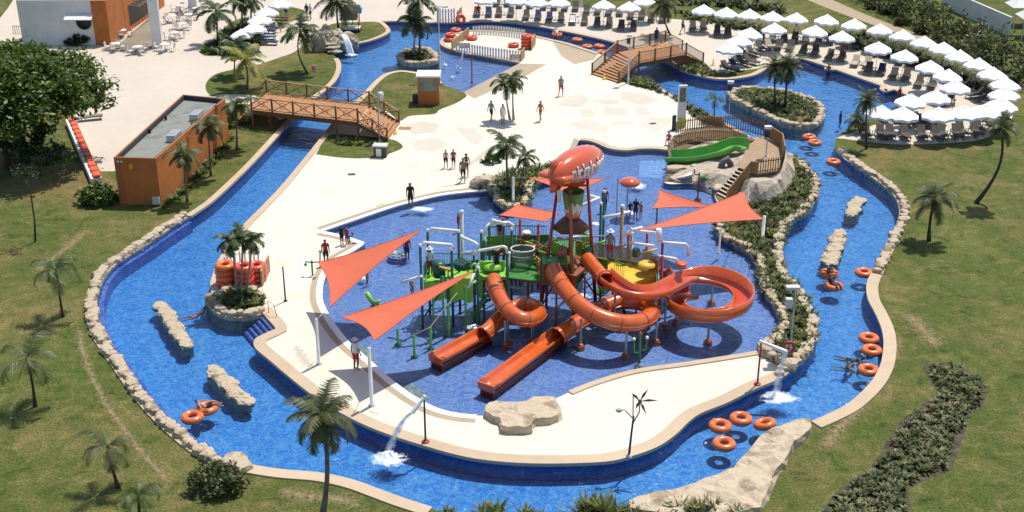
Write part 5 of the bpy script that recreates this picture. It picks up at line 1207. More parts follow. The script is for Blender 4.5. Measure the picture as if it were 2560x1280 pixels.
def swim_tube(label, p, rz=0, tilt=(0, 0), group=None, red=False, s=1.0):
    o = bpy.data.objects.new('swim_tube', ME_TUBER if red else ME_TUBE); COL.objects.link(o); o.location = p; o.rotation_euler = (tilt[0], tilt[1], rz); o.scale = (s, s, s)
    h = bpy.data.objects.new('handle', ME_HAN); link(h, o); h2 = bpy.data.objects.new('handle', ME_HAN); link(h2, o); h2.rotation_euler = (0, 0, pi); return tag(o, label, 'swim tube', group)
WZ = -.2 + .1
fl = [((481,1043),'empty orange tube at the lower left, nearer of two touching tubes'),((517,1021),'orange tube carrying a bather at the lower left, beyond an empty tube'),((2083,405),'lone orange tube beside the stone border in the right river'),((2023,343),'orange tube at the river bend, upper of two touching tubes'),((2037,357),'orange tube at the river bend, lower of two touching tubes'),((2073,684),'orange tube with a bather touching the end of the tall rock barrier'),((2084,715),'orange tube with a dark bather below the tall rock barrier'),((2160,682),'empty orange tube touching the right bank coping'),
 ((2172,846),'farthest of three orange tubes along the right bank'),((2179,876),'middle one of three orange tubes along the right bank'),((2171,925),'nearest of three orange tubes along the right bank, by two swimmers'),((1800,1065),'left one of four orange tubes in the lower right river'),((1852,1047),'farthest of four orange tubes in the lower right river'),((1912,1060),'right one of four orange tubes, tilted, in the lower right river'),((1810,1110),'nearest of four orange tubes in the lower right river'),
 ((1393,87),'orange tube with a bather in the upper channel'),((1443,100),'empty orange tube in the upper channel between a bather and the bridge'),((1468,117),'left one of three orange tubes gathered by the second bridge'),((1498,116),'upper one of three orange tubes gathered by the second bridge'),((1504,131),'lowest of three orange tubes gathered by the second bridge')]
for k, (px, lb) in enumerate(fl): swim_tube(lb, P(px[0], px[1], WZ), k * 1.3, (.0, 0) if px[0] != 1912 else (.28, -.1), 'orange tubes floating in the river')
st_ = [((1123,103),0,'lowest tube of the pile at the left tip of the upper tube deck'),((1126,101),1,'middle tube of the pile at the left tip of the upper tube deck'),((1140,92),1.4,'top tube of the pile at the left tip of the upper tube deck'),((1180,99),0,'single red orange tube lying behind the brown board of the upper tube deck'),((1284,117),0,'single red orange tube on the white floor near the right pile'),((1327,98),0.2,'far tube behind the right pile of the upper tube deck')]
for px, lv, lb in st_: 
    p = P(*px); swim_tube(lb, (p.x, p.y, .2 + lv * .36), lv, group='tubes on the upper tube deck', red=True)
for k in range(4): p = P(1316, 121); swim_tube(f'{ORD[k]} tube from the bottom in the right pile of the upper tube deck', (p.x, p.y, .2 + k * .34), k, group='tubes on the upper tube deck', red=True)
p = P(1152, 62); swim_tube('red orange tube leaning upright against the white fence of the plaza', (p.x, p.y, .62), .3, (1.15, .2), 'tubes on the upper tube deck', True)
for nm, px, n in (('left', (566, 712), 4), ('middle', (612, 716), 4), ('right', (643, 700), 3)):
    p = P(*px)
    for k in range(n): swim_tube(f'{ORD[k]} tube from the bottom in the {nm} stack behind the three palms', (p.x + .03 * (k % 2), p.y, .2 + k * .35), k, group='tubes stacked behind the three palms', red=(nm != 'left') or k == 0, s=1.08)
# ---------------------------------------------------------------- white picket fences and boards
def picket(label, pts, h, m, gap=.2, wdt=.06, z=None, name='picket_fence', cat='fence', rails=(.2, .8), group=None):
    t = thing(name, label, cat, pts[0], 0, group); o = Vector(pts[0]); pts = resample([Vector(p) - o for p in pts], gap); bm = bmesh.new()
    for p in pts: bar(bm, p, p + Vector((0, 0, h)), wdt, .03)
    obj('pickets', bm, m, t); bm = bmesh.new()
    for r in rails: ribbon(bm, pts, -.05, -.02, 0, 0) if False else [bar(bm, a + Vector((0, .03, h * r)), b + Vector((0, .03, h * r)), .03, .05) for a, b in zip(pts, pts[1:])]
    obj('rail', bm, m, t); return t
M_PICK = mat('white_pickets', (.74, .72, .66), .6, (.66, .64, .58), 3)
picket('white picket fence along the front of the upper tube deck', line([(1142,131),(1180,137),(1230,145),(1302,154)]), 1.05, M_PICK, .3, .16)
picket('white picket fence along the back of the upper tube deck', line([(1184,88),(1220,86),(1265,90),(1312,97)]), .95, M_PICK, .3, .16)
picket('white picket fence on the plaza edge above the upper channel', line([(1094,56),(1118,58),(1140,56)]), 1.55, M_PICK, .32, .16)
picket('white picket fence behind the stacked orange tubes', line([(565,680),(585,668),(620,664),(652,668)]), 1.0, M_PICK, .3, .12)
def boardfence(label, a, b, h): 
    bm = bmesh.new(); a, b = P(*a), P(*b); ribbon(bm, [a, b], -.05, .05, .0, h); bmesh.ops.recalc_face_normals(bm, faces=list(bm.faces)); tag(obj('board_fence', bm, M_WOODT), label, 'board fence')
boardfence('tan board panel slanting across the left end of the upper tube deck', (1130,126), (1172,91), .95); boardfence('tan board panel beside the tube pile at the right end of the upper tube deck', (1328,126), (1338,110), 1.0); boardfence('tan board panel at the front right corner of the upper tube deck', (1302,154), (1311,143), 1.0); boardfence('dark tan board at the right end of the plaza picket fence', (1143,57), (1154,44), 1.2); boardfence('tan board panel right of the stacked orange tubes', (655,716), (674,676), 1.0)
def crate(label, px):
    p = P(*px); t = thing('crate', label, 'crate', p); bm = bmesh.new()
    for i in range(3):
        for j in range(2): box(bm, -.32 + i * .32, 0, .02 + j * .24, .24, .4, .2)
    obj('orange_panels', bm, M_TUBER, t); bm = bmesh.new(); box(bm, 0, .02, 0, 1.0, .36, .5); obj('box', bm, M_PICK, t)
crate('orange and white checked crate at the left of the front picket fence', (1163,118)); crate('orange and white checked crate at the right of the front picket fence', (1288,147))
# water toys in the small upper splash pool
def spout_pole(label, base, top, m, z=-.14):
    b = P(*base, z); h = ZAT((b.x, b.y), top) - z; t = thing('spray_pole', label, 'spray pole', b); bm = bmesh.new(); lathe(bm, [(.16, 0), (.16, .08), (.06, .1), (.055, h)], 10); obj('pole', bm, m, t); return t, h, b
t, h, b = spout_pole('red spray pole in the small upper splash pool', (1180,208), 136, M_RED); bm = bmesh.new(); tube(bm, [(0, 0, h), (-.3, 0, h + .12), (-.55, 0, h)], .05, 7); obj('nozzle', bm, M_PIPE, t)
b1 = P(1112, 176, -.14); bm = bmesh.new(); tp = PYp(1157, 130, b1.y + .5); bt = PYp(1145, 172, b1.y + .2); tube(bm, [tp.lerp(bt, s) + Vector((-.12 * sin(pi * s) * -1, 0, .2 * sin(pi * s))) for s in [i / 8 for i in range(9)]], [.05 + .012 * i for i in range(9)], 6); w_ = tag(obj('water_jet', bm, M_FOAM), 'curved white water jet falling into the small upper splash pool', 'water jet')
foam('foam', None, None, [(P(1145,172,-.14), 16, (.22, .2, .35), .1), (P(1112,165,-.14), 12, (.2, .2, .3), .1), (P(1133,192,-.14), 12, (.35, .2, .04), .12)], 9, w_)
# ================================================================ play structure, slides, sails, hill
M_SLIDE = mat('orange_fibreglass', (.62, .118, .018), .18, (.60, .145, .035), 1.3, c3=(.57, .10, .016), coat=.6, bump=.03, bscale=30)
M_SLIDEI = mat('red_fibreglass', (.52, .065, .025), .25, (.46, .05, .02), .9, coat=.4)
M_BLIMP = mat('airship_orange', (.62, .105, .03), .12, (.58, .09, .026), .6, coat=.8)
M_SAIL = mat('coral_fabric', (.72, .155, .075), .75, (.68, .14, .065), .7, bump=.1, bscale=2)
N_, L_, b_s = nodes(M_SAIL); tr_ = N_.new('ShaderNodeBsdfTranslucent'); tr_.inputs[0].default_value = (.75, .16, .07, 1); mx_ = N_.new('ShaderNodeMixShader'); mx_.inputs[0].default_value = .18
out_ = [n for n in N_ if n.type == 'OUTPUT_MATERIAL'][0]; L_.new(b_s.outputs[0], mx_.inputs[1]); L_.new(tr_.outputs[0], mx_.inputs[2]); L_.new(mx_.outputs[0], out_.inputs[0])
M_STEELR = mat('orange_brown_steel', (.30, .085, .03), .45, (.24, .065, .025), 2)
M_NET = mat('grey_net', (.32, .29, .25), .9, (.26, .235, .2), 8)
N_, L_, b_s = nodes(M_NET); t0 = N_.new('ShaderNodeBsdfTransparent'); mx_ = N_.new('ShaderNodeMixShader'); mx_.inputs[0].default_value = .42
out_ = [n for n in N_ if n.type == 'OUTPUT_MATERIAL'][0]; L_.new(b_s.outputs[0], mx_.inputs[1]); L_.new(t0.outputs[0], mx_.inputs[2]); L_.new(mx_.outputs[0], out_.inputs[0])
M_ROPE = mat('rope', (.35, .3, .24), .9)
FZ = -.42
def D(px, py, g, ref=0):  # point seen at (px,py) standing above photo row g
    return PYp(px, py, P(px, g, ref).y)
def post(parent, px, top, g, r, m, name='post', cap=None, zb=FZ):
    b = P(px, g, -.14); b.z = zb; h = ZAT((b.x, b.y), top); bm = bmesh.new(); lathe(bm, [(r, zb), (r, h)], 10, (b.x, b.y, 0)); f = [v for v in bm.verts if v.co.z > h - .01]; bm.faces.new(f[:10]); o = obj(name, bm, m, parent)
    if cap: bm = bmesh.new(); lathe(bm, [(r * 1.15, h - .1), (r * 1.15, h + .05), (0, h + .08)], 10, (b.x, b.y, 0)); obj('post_cap', bm, cap, o)
    return o
def pipe(parent, pts, r=.085, m=None, name='pipe'):
    q = [D(*p) for p in pts]; bm = bmesh.new(); tube(bm, q, r, 9); return obj(name, bm, m or M_PIPE, parent)
def plat(parent, poly, z, th, m, name='platform'):
    v = [P(x, y, z) for x, y in poly]; bm = bmesh.new(); prism(bm, v, z - th, z); return obj(name, bm, m, parent)
def panel(parent, a, b, z0, z1, m, name='panel', th=.05, wave=0):
    A, B = P(a[0], a[1], z1), P(b[0], b[1], z1); bm = bmesh.new(); n = 10 if wave else 1
    pts = [lerp(A, B, i / n) for i in range(n + 1)]
    for p, q in zip(pts, pts[1:]):
        k = pts.index(p); d = (q - p); s = Vector((-d.y, d.x, 0)).normalized() * th / 2; w0 = wave * sin(k * 1.9) if wave else 0; w1 = wave * sin((k + 1) * 1.9) if wave else 0
        v = [bm.verts.new((p + s * i).to_tuple()[:2] + (zz,)) for i, zz in ((-1, z0 + w0), (1, z0 + w0), (1, z1), (-1, z1))]; u = [bm.verts.new((q + s * i).to_tuple()[:2] + (zz,)) for i, zz in ((-1, z0 + w1), (1, z0 + w1), (1, z1), (-1, z1))]
        for i in range(4): bm.faces.new((v[i], v[(i + 1) % 4], u[(i + 1) % 4], u[i]))
        if k == 0: bm.faces.new(v[::-1])
        if k == n - 1: bm.faces.new(u)
    return obj(name, bm, m, parent)
PS = thing('play_structure', 'large green, yellow and red water play structure with white pipes in the splash pool', 'play structure', (0, 0, 0))
for x, y, g in [(1057,612,815),(1133,622,806),(1075,575,776),(1150,577,772),(1187,633,792),(1205,578,745),(1225,560,740),(1260,560,736),(1279,572,738),(1268,628,800),(1196,668,818),(1122,700,812),(1505,478,668),(1497,508,690)]: post(PS, x, y, g, .075, M_TEAL, cap=M_PIPE)
for x, y, g in [(1352,650,788),(1366,655,770),(1565,578,740),(1611,583,735),(1648,605,765),(1300,548,705),(1345,560,712),(1258,545,708),(1648,640,790),(1500,660,760),(1560,690,775)]: post(PS, x, y, g, .075, M_RED)
for x, y, g, m in [(1158,528,735,M_LGREY),(1548,514,722,M_WOODT),(1272,632,757,M_LGREY),(1572,583,745,M_LGREY)]: post(PS, x, y, g, .1, m, cap=M_PIPE)
for x, y, g in [(1210,600,700),(1290,598,705),(1330,600,715),(1240,690,800),(1440,690,800),(1620,660,770)]: post(PS, x, y, g, .07, M_GREEN)
for pts in [[(1057,614,815),(1060,606,813),(1128,612,807),(1134,621,806)], [(1074,578,776),(1078,571,776),(1144,577,773)], [(1152,588,772),(1158,594,774),(1186,606,788),(1196,614,792)], [(1188,640,792),(1192,629,792),(1196,627,792),(1258,616,798),(1265,619,800),(1268,628,800)], [(1154,634,774),(1187,629,791)], [(1211,590,745),(1217,566,742),(1224,560,740),(1272,556,736),(1280,562,737),(1285,569,737)], [(1003,706,806),(1055,690,812)], [(1171,720,822),(1187,684,812)], [(1274,717,757),(1328,723,760)], [(1228,549,740),(1240,553,738),(1275,560,736)],
 [(1438,521,700),(1470,507,696),(1500,494,692)], [(1465,487,690),(1500,496,692)], [(1508,543,705),(1545,537,702),(1576,529,700)], [(1573,607,742),(1636,615,762)], [(1656,606,760),(1714,610,752),(1720,617,752),(1720,640,752)], [(1645,640,765),(1688,647,772),(1694,652,772)], [(1575,572,742),(1600,578,740),(1640,582,750)], [(1560,590,742),(1580,575,742),(1606,568,738)]]: pipe(PS, pts)
pipe(PS, [(1647,572,764),(1647,604,764)], .16, name='downpipe'); pipe(PS, [(1370,604,765),(1440,592,740),(1520,590,735)], .06, M_METAL, 'handrail')
bm = bmesh.new(); c = D(1703, 660, 772); lathe(bm, [(.0, -.12), (.3, -.1), (.34, .08), (.24, .1), (0, .1)], 14, c); obj('spray_cup', bm, M_SLIDE, PS)
plat(PS, [(1060,702),(1182,708),(1190,672),(1076,668)], 2.2, .14, M_LIME); plat(PS, [(1190,692),(1268,694),(1272,652),(1196,650)], 2.35, .14, M_LIME); plat(PS, [(1268,660),(1345,672),(1350,640),(1275,632)], 2.2, .12, M_GREEN)
plat(PS, [(1340,668),(1440,690),(1492,650),(1395,628)], 2.9, .16, M_STEELR); plat(PS, [(1215,628),(1292,624),(1290,598),(1215,602)], 1.9, .12, M_GREEN); plat(PS, [(1295,625),(1370,622),(1368,600),(1300,600)], 2.0, .12, M_GREEN)
plat(PS, [(1462,640),(1520,644),(1558,648),(1640,660),(1640,680),(1611,697),(1583,706),(1555,700),(1520,690),(1480,668)], 2.3, .12, M_YEL)
plat(PS, [(1272,694),(1340,702),(1440,714),(1478,668),(1350,646),(1274,653)], 2.05, .1, M_GREEN); plat(PS, [(1292,625),(1480,642),(1484,602),(1292,600)], 1.85, .1, M_GREEN); plat(PS, [(1182,708),(1206,700),(1206,668),(1190,672)], 2.2, .1, M_LIME)
panel(PS, (1062,704), (1182,710), 1.35, 2.42, M_LIME, wave=.12); panel(PS, (1060,700), (1075,664), 1.5, 2.5, M_LIME, wave=.1); panel(PS, (1190,676), (1206,690), 1.2, 2.6, M_LIME, wave=.1); panel(PS, (1206,690), (1264,690), 2.3, 2.5, M_LIME, 'slide_lip', .18)
panel(PS, (1200,655), (1262,652), 2.4, 2.95, M_LIME, wave=.08); panel(PS, (1262,690), (1272,652), 1.2, 2.4, M_GREEN); panel(PS, (1213,590), (1290,587), 1.4, 2.7, M_LIME, wave=.05); panel(PS, (1213,588), (1216,604), 1.5, 2.7, M_LIME)
panel(PS, (1293,590), (1372,586), 1.6, 2.6, M_GREEN, wave=.05); panel(PS, (1385,590), (1402,612), 2.6, 3.5, M_LIME, wave=.06); panel(PS, (1455,580), (1478,588), 2.2, 3.2, M_LIME, wave=.06); panel(PS, (1345,652), (1362,668), 1.9, 2.9, M_YEL)
panel(PS, (1140,668), (1190,664), 1.7, 2.4, M_LIME, wave=.07); panel(PS, (1485,606), (1560,618), 2.3, 2.36, M_GREEN, 'top_rail', .08); panel(PS, (1560,618), (1640,640), 2.3, 2.36, M_GREEN, 'top_rail', .08)
for a, b in (((1485,607),(1560,619)), ((1560,619),(1640,641)), ((1300,612),(1372,606))): 
    o = panel(PS, a, b, 2.3, 3.2, M_NET, 'mesh_panel', .01)
panel(PS, (1474,640), (1520,650), 2.3, 2.9, M_GREEN, 'green_kickboard'); panel(PS, (1520,646), (1640,661), 2.3, 2.42, M_GREEN, 'green_kickboard')
panel(PS, (1520,692), (1583,709), 1.6, 2.25, M_YEL, 'yellow_skirt', wave=.05); panel(PS, (1583,709), (1641,684), 1.6, 2.25, M_YEL, 'yellow_skirt', wave=.05)
panel(PS, (1645,668), (1648,708), 1.2, 2.2, M_LIME, wave=.08)
def bars(parent, pts, z, h, m, gap=.14):
    q_ = resample([P(x, y, z) for x, y in pts], gap); bm = bmesh.new()
    for p in q_: bar(bm, p, p + Vector((0, 0, h)), .025, .025)
    for a, b in zip(q_, q_[1:]): bar(bm, a + Vector((0, 0, h)), b + Vector((0, 0, h)), .05, .05)
    obj('guard_rail', bm, m, parent)
bars(PS, [(1076,668),(1190,672)], 2.2, .9, M_GREEN); bars(PS, [(1060,702),(1076,668)], 2.2, .9, M_GREEN); bars(PS, [(1196,650),(1272,652)], 2.35, .9, M_TEAL); bars(PS, [(1275,632),(1350,640)], 2.2, .9, M_GREEN); bars(PS, [(1395,628),(1492,650)], 2.9, .9, M_STEELR); bars(PS, [(1345,660),(1395,628)], 2.9, .9, M_GREEN)
bars(PS, [(1536,684),(1560,694)], 2.3, .8, M_GREEN); bars(PS, [(1290,598),(1368,600)], 2.0, .9, M_TEAL); bars(PS, [(1215,602),(1290,598)], 1.9, .9, M_TEAL)
for a, b, z0, z1, m in (((1378,600),(1396,608),2.9,3.7,M_LIME), ((1404,612),(1424,622),2.9,3.6,M_STEELR), ((1440,600),(1456,606),2.6,3.5,M_LIME), ((1340,640),(1352,652),1.6,2.7,M_YEL), ((1352,612),(1370,618),2.2,3.3,M_TERRA), ((1425,640),(1445,648),1.8,2.9,M_LIME), ((1455,620),(1476,626),2.2,3.2,M_GREEN), ((1300,640),(1340,648),1.2,2.1,M_GREEN), ((1496,690),(1512,700),1.4,2.2,M_LIME), ((1628,640),(1646,650),2.3,3.1,M_TERRA), ((1604,700),(1632,688),1.5,2.1,M_LIME), ((1100,690),(1130,694),2.25,2.8,M_GREEN), ((1146,694),(1180,696),2.25,2.75,M_LIME), ((1405,676),(1440,690),2.1,2.85,M_TERRA)): panel(PS, a, b, z0, z1, m, wave=.1)
for x, y, g in [(1085,735,835),(1110,690,835),(1165,715,835),(1210,690,790),(1255,700,790),(1390,690,815),(1460,690,800),(1530,690,780),(1590,705,785),(1320,680,770)]: post(PS, x, y, g, .06, M_GREEN if x < 1300 else M_RED)
# hoods and barrels
def dome(parent, px, g, r, m, squash=.6, name='hood'):
    c = D(*px, g); bm = bmesh.new(); lathe(bm, [(r, 0), (r * .95, r * squash * .45), (r * .7, r * squash * .8), (r * .3, r * squash * .98), (.0, r * squash)], 16, c); return obj(name, bm, m, parent)
dome(PS, (1409, 652), 775, .5, M_YEL); dome(PS, (1616, 664), 775, .5, M_YEL, .5); dome(PS, (1433, 668), 790, .2, M_YEL, .8); dome(PS, (1316, 582), 720, .26, M_PIPE, .5, 'white_cap'); dome(PS, (1488, 562), 725, .24, M_PIPE, .6, 'white_cap'); dome(PS, (1230, 668), 770, .55, M_LIME, .5)
def drum(parent, px, g, r, h, m, name='drum'):
    c = D(*px, g); bm = bmesh.new(); lathe(bm, [(0, 0), (r, 0), (r * 1.04, h * .5), (r, h), (0, h)], 16, c); obj(name, bm, m, parent)
drum(PS, (1098,690), 792, .36, .85, M_TEAL); drum(PS, (1316,592), 720, .2, .3, M_RED); drum(PS, (1156,668), 785, .5, .35, M_TEAL)
# beams under the decks, braces, small cannons on the rails
for a, b, z in (((1062,704),(1182,710),1.95), ((1190,694),(1268,696),2.1), ((1272,696),(1440,716),1.9), ((1292,626),(1480,644),1.7), ((1520,694),(1583,709),2.05), ((1215,630),(1292,626),1.7), ((1076,668),(1196,652),2.0)):
    bm = bmesh.new(); bar(bm, P(*a, z), P(*b, z), .12, .16); obj('beam', bm, M_TEAL if a[0] < 1270 else M_RED, PS)
for a, ga, b, gb, m in (((1062,790),815,(1118,705),815,M_TEAL), ((1190,790),820,(1240,700),800,M_GREEN), ((1352,770),788,(1395,690),790,M_RED), ((1490,740),762,(1450,680),770,M_RED), ((1565,740),750,(1600,690),770,M_RED), ((1300,720),735,(1340,650),735,M_GREEN)):
    bm = bmesh.new(); tube(bm, [D(*a, ga), D(*b, gb)], .05, 7); obj('brace', bm, m, PS)
for x, y, g, m, dx in ((1120,672,800,M_YEL,-.5), (1170,664,790,M_LIME,.45), (1240,640,760,M_RED,.4), (1322,606,715,M_YEL,-.4), (1362,632,760,M_LIME,-.4), (1448,612,740,M_YEL,.45), (1500,606,725,M_LIME,.4), (1545,616,730,M_RED,.45), (1622,628,745,M_YEL,.5), (1385,655,790,M_LIME,-.35), (1462,588,700,M_LIME,.4)):
    c = D(x, y, g); bm = bmesh.new(); tube(bm, [c - Vector((0, 0, .55)), c - Vector((0, 0, .1))], .045, 7); tube(bm, [c + Vector((-dx * .4, 0, -.12)), c + Vector((dx, 0, .14))], [.1, .06], 9); obj('water_cannon', bm, m, PS)
for x, y, g, r, h, m in ((1283,650,745,.22,.5,M_TEAL), (1405,640,775,.25,.5,M_TERRA), (1470,640,760,.2,.6,M_GREEN), (1335,630,735,.24,.4,M_YEL), (1590,640,750,.22,.45,M_TEAL)): drum(PS, (x, y), g, r, h, m)
# net curtain in front of the middle
c = P(1306, 745, 0); bm = bmesh.new(); zt = ZAT((c.x, c.y), 622); 
pts = [c + Vector((.68 * cos(a), .5 * sin(a), 0)) for a in [2 * pi * k / 24 for k in range(24)]]
for k in range(24):
    a, b = pts[k], pts[(k + 1) % 24]; zz = zt - 1.75 - .35 * noise.noise(Vector((k * .7, 0, 0)))
    bm.faces.new([bm.verts.new((a.x, a.y, zz)), bm.verts.new((b.x, b.y, zz)), bm.verts.new((b.x, b.y, zt)), bm.verts.new((a.x, a.y, zt))])
obj('net_curtain', bm, M_NET, PS); bm = bmesh.new(); tube(bm, [Vector((p.x, p.y, zt)) for p in pts], .05, 6, closed=True); tube(bm, [Vector((p.x, p.y, zt - .35)) for p in pts], .03, 6, closed=True); obj('net_ring', bm, M_LGREY, PS)
for a, b, z0 in (((1180,806),(1255,770),2.0), ((1495,745),(1560,770),2.0)):  # stair flights under the decks
    A, B = P(*a, -.14), P(*b, -.14); bm = bmesh.new()
    for k in range(8): p = lerp(A, B, k / 8); box(bm, p.x, p.y, .1 + k * .24, .75, .3, .05, atan2((B - A).y, (B - A).x))
    obj('stair_treads', bm, M_GREEN, PS)
# rope rail with green posts leading up from the left
T = thing('rope_walk', 'line of short green posts joined by a rope at the left of the play structure', 'rope rail', P(1035, 880, -.14)); o_ = T.location.copy()
RP = [(1036,838,882),(1077,818,862),(1122,760,830)]; tops = []
for x, y, g in RP + [(995,822,852)]:
    b = P(x, g, -.14); h = ZAT((b.x, b.y), y); bm = bmesh.new(); lathe(bm, [(.2, -.42), (.2, -.36), (.075, -.3), (.075, h), (0, h)], 10, (b.x - o_.x, b.y - o_.y, -o_.z)); obj('post', bm, M_GREEN, T); tops.append(Vector((b.x, b.y, h)) - o_)
e = D(1143, 732, 815) - o_; bm = bmesh.new(); tube(bm, [tops[0], tops[1], tops[2], e], .025, 5); obj('rope', bm, M_ROPE, T)
# ---- tower, airship, bucket
TC = P(1427, 772, -.14); TY = TC.y
AT = thing('airship_tower', 'tall red steel tower carrying the tipping bucket and the orange airship', 'tower', (TC.x, TC.y, FZ)); o_ = AT.location.copy()
for (bx, by), (tx, ty), yy in (((1348,786), (1395,462), 0), ((1490,762), (1468,438), .2), ((1436,822), (1424,452), -.5), ((1420,735), (1432,445), .7)):
    b = P(bx, by, -.14); b.z = FZ; tpt = PYp(tx, ty, TY + yy); bm = bmesh.new(); tube(bm, [b - o_, tpt - o_], [.11, .085], 9); obj('leg', bm, M_STEELR if by > 800 else M_RED, AT)
hx = PYp(1427, 556, TY) - o_; bm = bmesh.new(); lathe(bm, [(1.0, -.35), (1.12, -.32), (.45, .32), (0, .36)], 6, hx); obj('splash_roof', bm, mat('brown_panel', (.16, .05, .025), .6, (.12, .04, .02), 2), AT)
rg = PYp(1427, 470, TY) - o_; bm = bmesh.new(); bar(bm, rg + Vector((-.95, 0, .15)), rg + Vector((.95, 0, .15)), .1, .1); bar(bm, rg + Vector((0, -.9, .15)), rg + Vector((0, .9, .15)), .1, .1); obj('cross_beam', bm, M_STEELR, AT)
bm = bmesh.new(); q0 = PYp(1398, 505, TY - .3) - o_; tube(bm, [q0, q0 + Vector((-.05, 0, .9)), q0 + Vector((.25, .1, 1.25))], .1, 8); obj('water_pipe', bm, M_PIPE, AT)
bc = PYp(1427, 540, TY); zt = ZAT((TC.x, TC.y), 478) - bc.z; BK = thing('tipping_bucket', 'green and orange tipping bucket hanging under the orange airship', 'bucket', (TC.x, TC.y, bc.z))
M_BG = mat('bucket_green', (.14, .25, .03), .4, (.20, .33, .04), 2.5); M_BO = mat('bucket_orange', (.55, .22, .06), .4, (.62, .34, .14), 2)
bm = bmesh.new(); lathe(bm, [(.47, .34), (.63, zt), (.57, zt), (.44, .4)], 24); obj('bucket_wall', bm, M_BG, BK)
bm = bmesh.new(); lathe(bm, [(0, 0), (.42, 0), (.475, .34), (.44, .4), (0, .4)], 24); obj('bucket_band', bm, M_BO, BK)
bm = bmesh.new(); lathe(bm, [(.492, .37), (.505, .37), (.515, .5), (.502, .5)], 24); obj('white_band', bm, M_PIPE, BK)
bm = bmesh.new(); lathe(bm, [(0, .62), (.5, .62)], 24); obj('dark_inside', bm, M_BLACK, BK)
bm = bmesh.new()
for k in range(7):
    a = -1.9 + k * .17; r_ = .56; blob(bm, (r_ * cos(a), r_ * sin(a), .62 + .16 * sin(k * 2.1)), (.1, .06, .2), 2, .2, 1, k)
obj('white_splash', bm, M_PIPE, BK)
# airship
AX = Vector((.60, .80, 0)).normalized(); AN = Vector((AX.y, -AX.x, 0)); BCn = PYp(1438, 415, TY + .4); Ln, Rr = 2.36, .98
BL_ = thing('airship', 'glossy orange airship with white lettering on top of the tower', 'airship', BCn)
def prof(s):  # s -1 tail .. 1 nose
    return Rr * (max(0, 1 - abs(s) ** (2.5 if s > 0 else 1.6))) ** .5
def bp(s, a, extra=0):
    r = prof(s) + extra; return AX * (s * Ln) + AN * (r * cos(a)) + Vector((0, 0, r * sin(a)))
bm = bmesh.new(); R_ = [-1, -.985, -.95, -.88, -.78, -.65, -.5, -.33, -.15, .05, .25, .45, .62, .76, .87, .94, .98, 1]; rings = []
for s in R_: rings.append([bm.verts.new(bp(s, 2 * pi * k / 40)) for k in range(40)])
for a, b in zip(rings, rings[1:]):
    for k in range(40): bm.faces.new((a[k], a[(k + 1) % 40], b[(k + 1) % 40], b[k]))
bmesh.ops.remove_doubles(bm, verts=list(bm.verts), dist=.0005); bmesh.ops.recalc_face_normals(bm, faces=list(bm.faces)); obj('hull', bm, M_BLIMP, BL_, smooth=True)
for k, a in enumerate((pi / 2, -pi / 2, 0, pi)):
    bm = bmesh.new(); rad = AN * cos(a) + Vector((0, 0, sin(a))); tv = AX.cross(rad) * .09; pr = [(-.5, .75), (-.66, .98), (-.9, 1.0), (-1.0, .92), (-1.0, .5), (-.96, .05), (-.8, .4)]
    A_ = [bm.verts.new(AX * (s * Ln) + rad * (r_ * .92) + tv) for s, r_ in pr]; B_ = [bm.verts.new(AX * (s * Ln) + rad * (r_ * .92) - tv) for s, r_ in pr]
    bm.faces.new(A_); bm.faces.new(B_[::-1])
    for i in range(len(pr)): bm.faces.new((A_[i], B_[i], B_[(i + 1) % len(pr)], A_[(i + 1) % len(pr)]))
    bmesh.ops.recalc_face_normals(bm, faces=list(bm.faces)); bmesh.ops.bevel(bm, geom=list(bm.edges), offset=.04, segments=2, affect='EDGES'); obj('fin', bm, M_BLIMP, BL_, smooth=True)
bm = bmesh.new(); lathe(bm, [(.55, -.95), (.6, -.9), (.3, -.62), (.25, -.6)], 16, (0, 0, 0)); blob(bm, AX * .1 + Vector((0, 0, -1.02)), (.75, .4, .26), 2, .05, 1, 3, atan2(AX.y, AX.x)); obj('gondola', bm, M_SLIDEI, BL_)
fc = bpy.data.curves.new('lettering', 'FONT'); fc.body = 'nickelodeon'; fc.size = 1.0; fc.extrude = 0.0; fc.offset = .022; fc.align_x = 'CENTER'; fc.resolution_u = 3; fc.space_character = .98
fo = bpy.data.objects.new('lettering_src', fc); COL.objects.link(fo); bpy.context.view_layer.update(); me = bpy.data.meshes.new_from_object(fo.evaluated_get(bpy.context.evaluated_depsgraph_get())); COL.objects.unlink(fo); bpy.data.objects.remove(fo)
bm = bmesh.new(); bm.from_mesh(me); bmesh.ops.triangulate(bm, faces=list(bm.faces)); bmesh.ops.subdivide_edges(bm, edges=[e for e in bm.edges if e.calc_length() > .12], cuts=2)
xs = [v.co.x for v in bm.verts]; wd = max(xs) - min(xs); kx = 3.3 / wd
cp = []
for v in bm.verts:
    s = (v.co.x * kx + .3) / Ln; hh = v.co.y * kx * 1.55; a0 = -.08; a = a0 + (hh - .22) / max(.55, prof(s)); v.co = bp(max(-.97, min(.97, s)), a, .02)
bmesh.ops.recalc_face_normals(bm, faces=list(bm.faces)); r_ = bmesh.ops.solidify(bm, geom=list(bm.faces), thickness=-.045); obj('lettering', bm, M_PIPE, BL_)
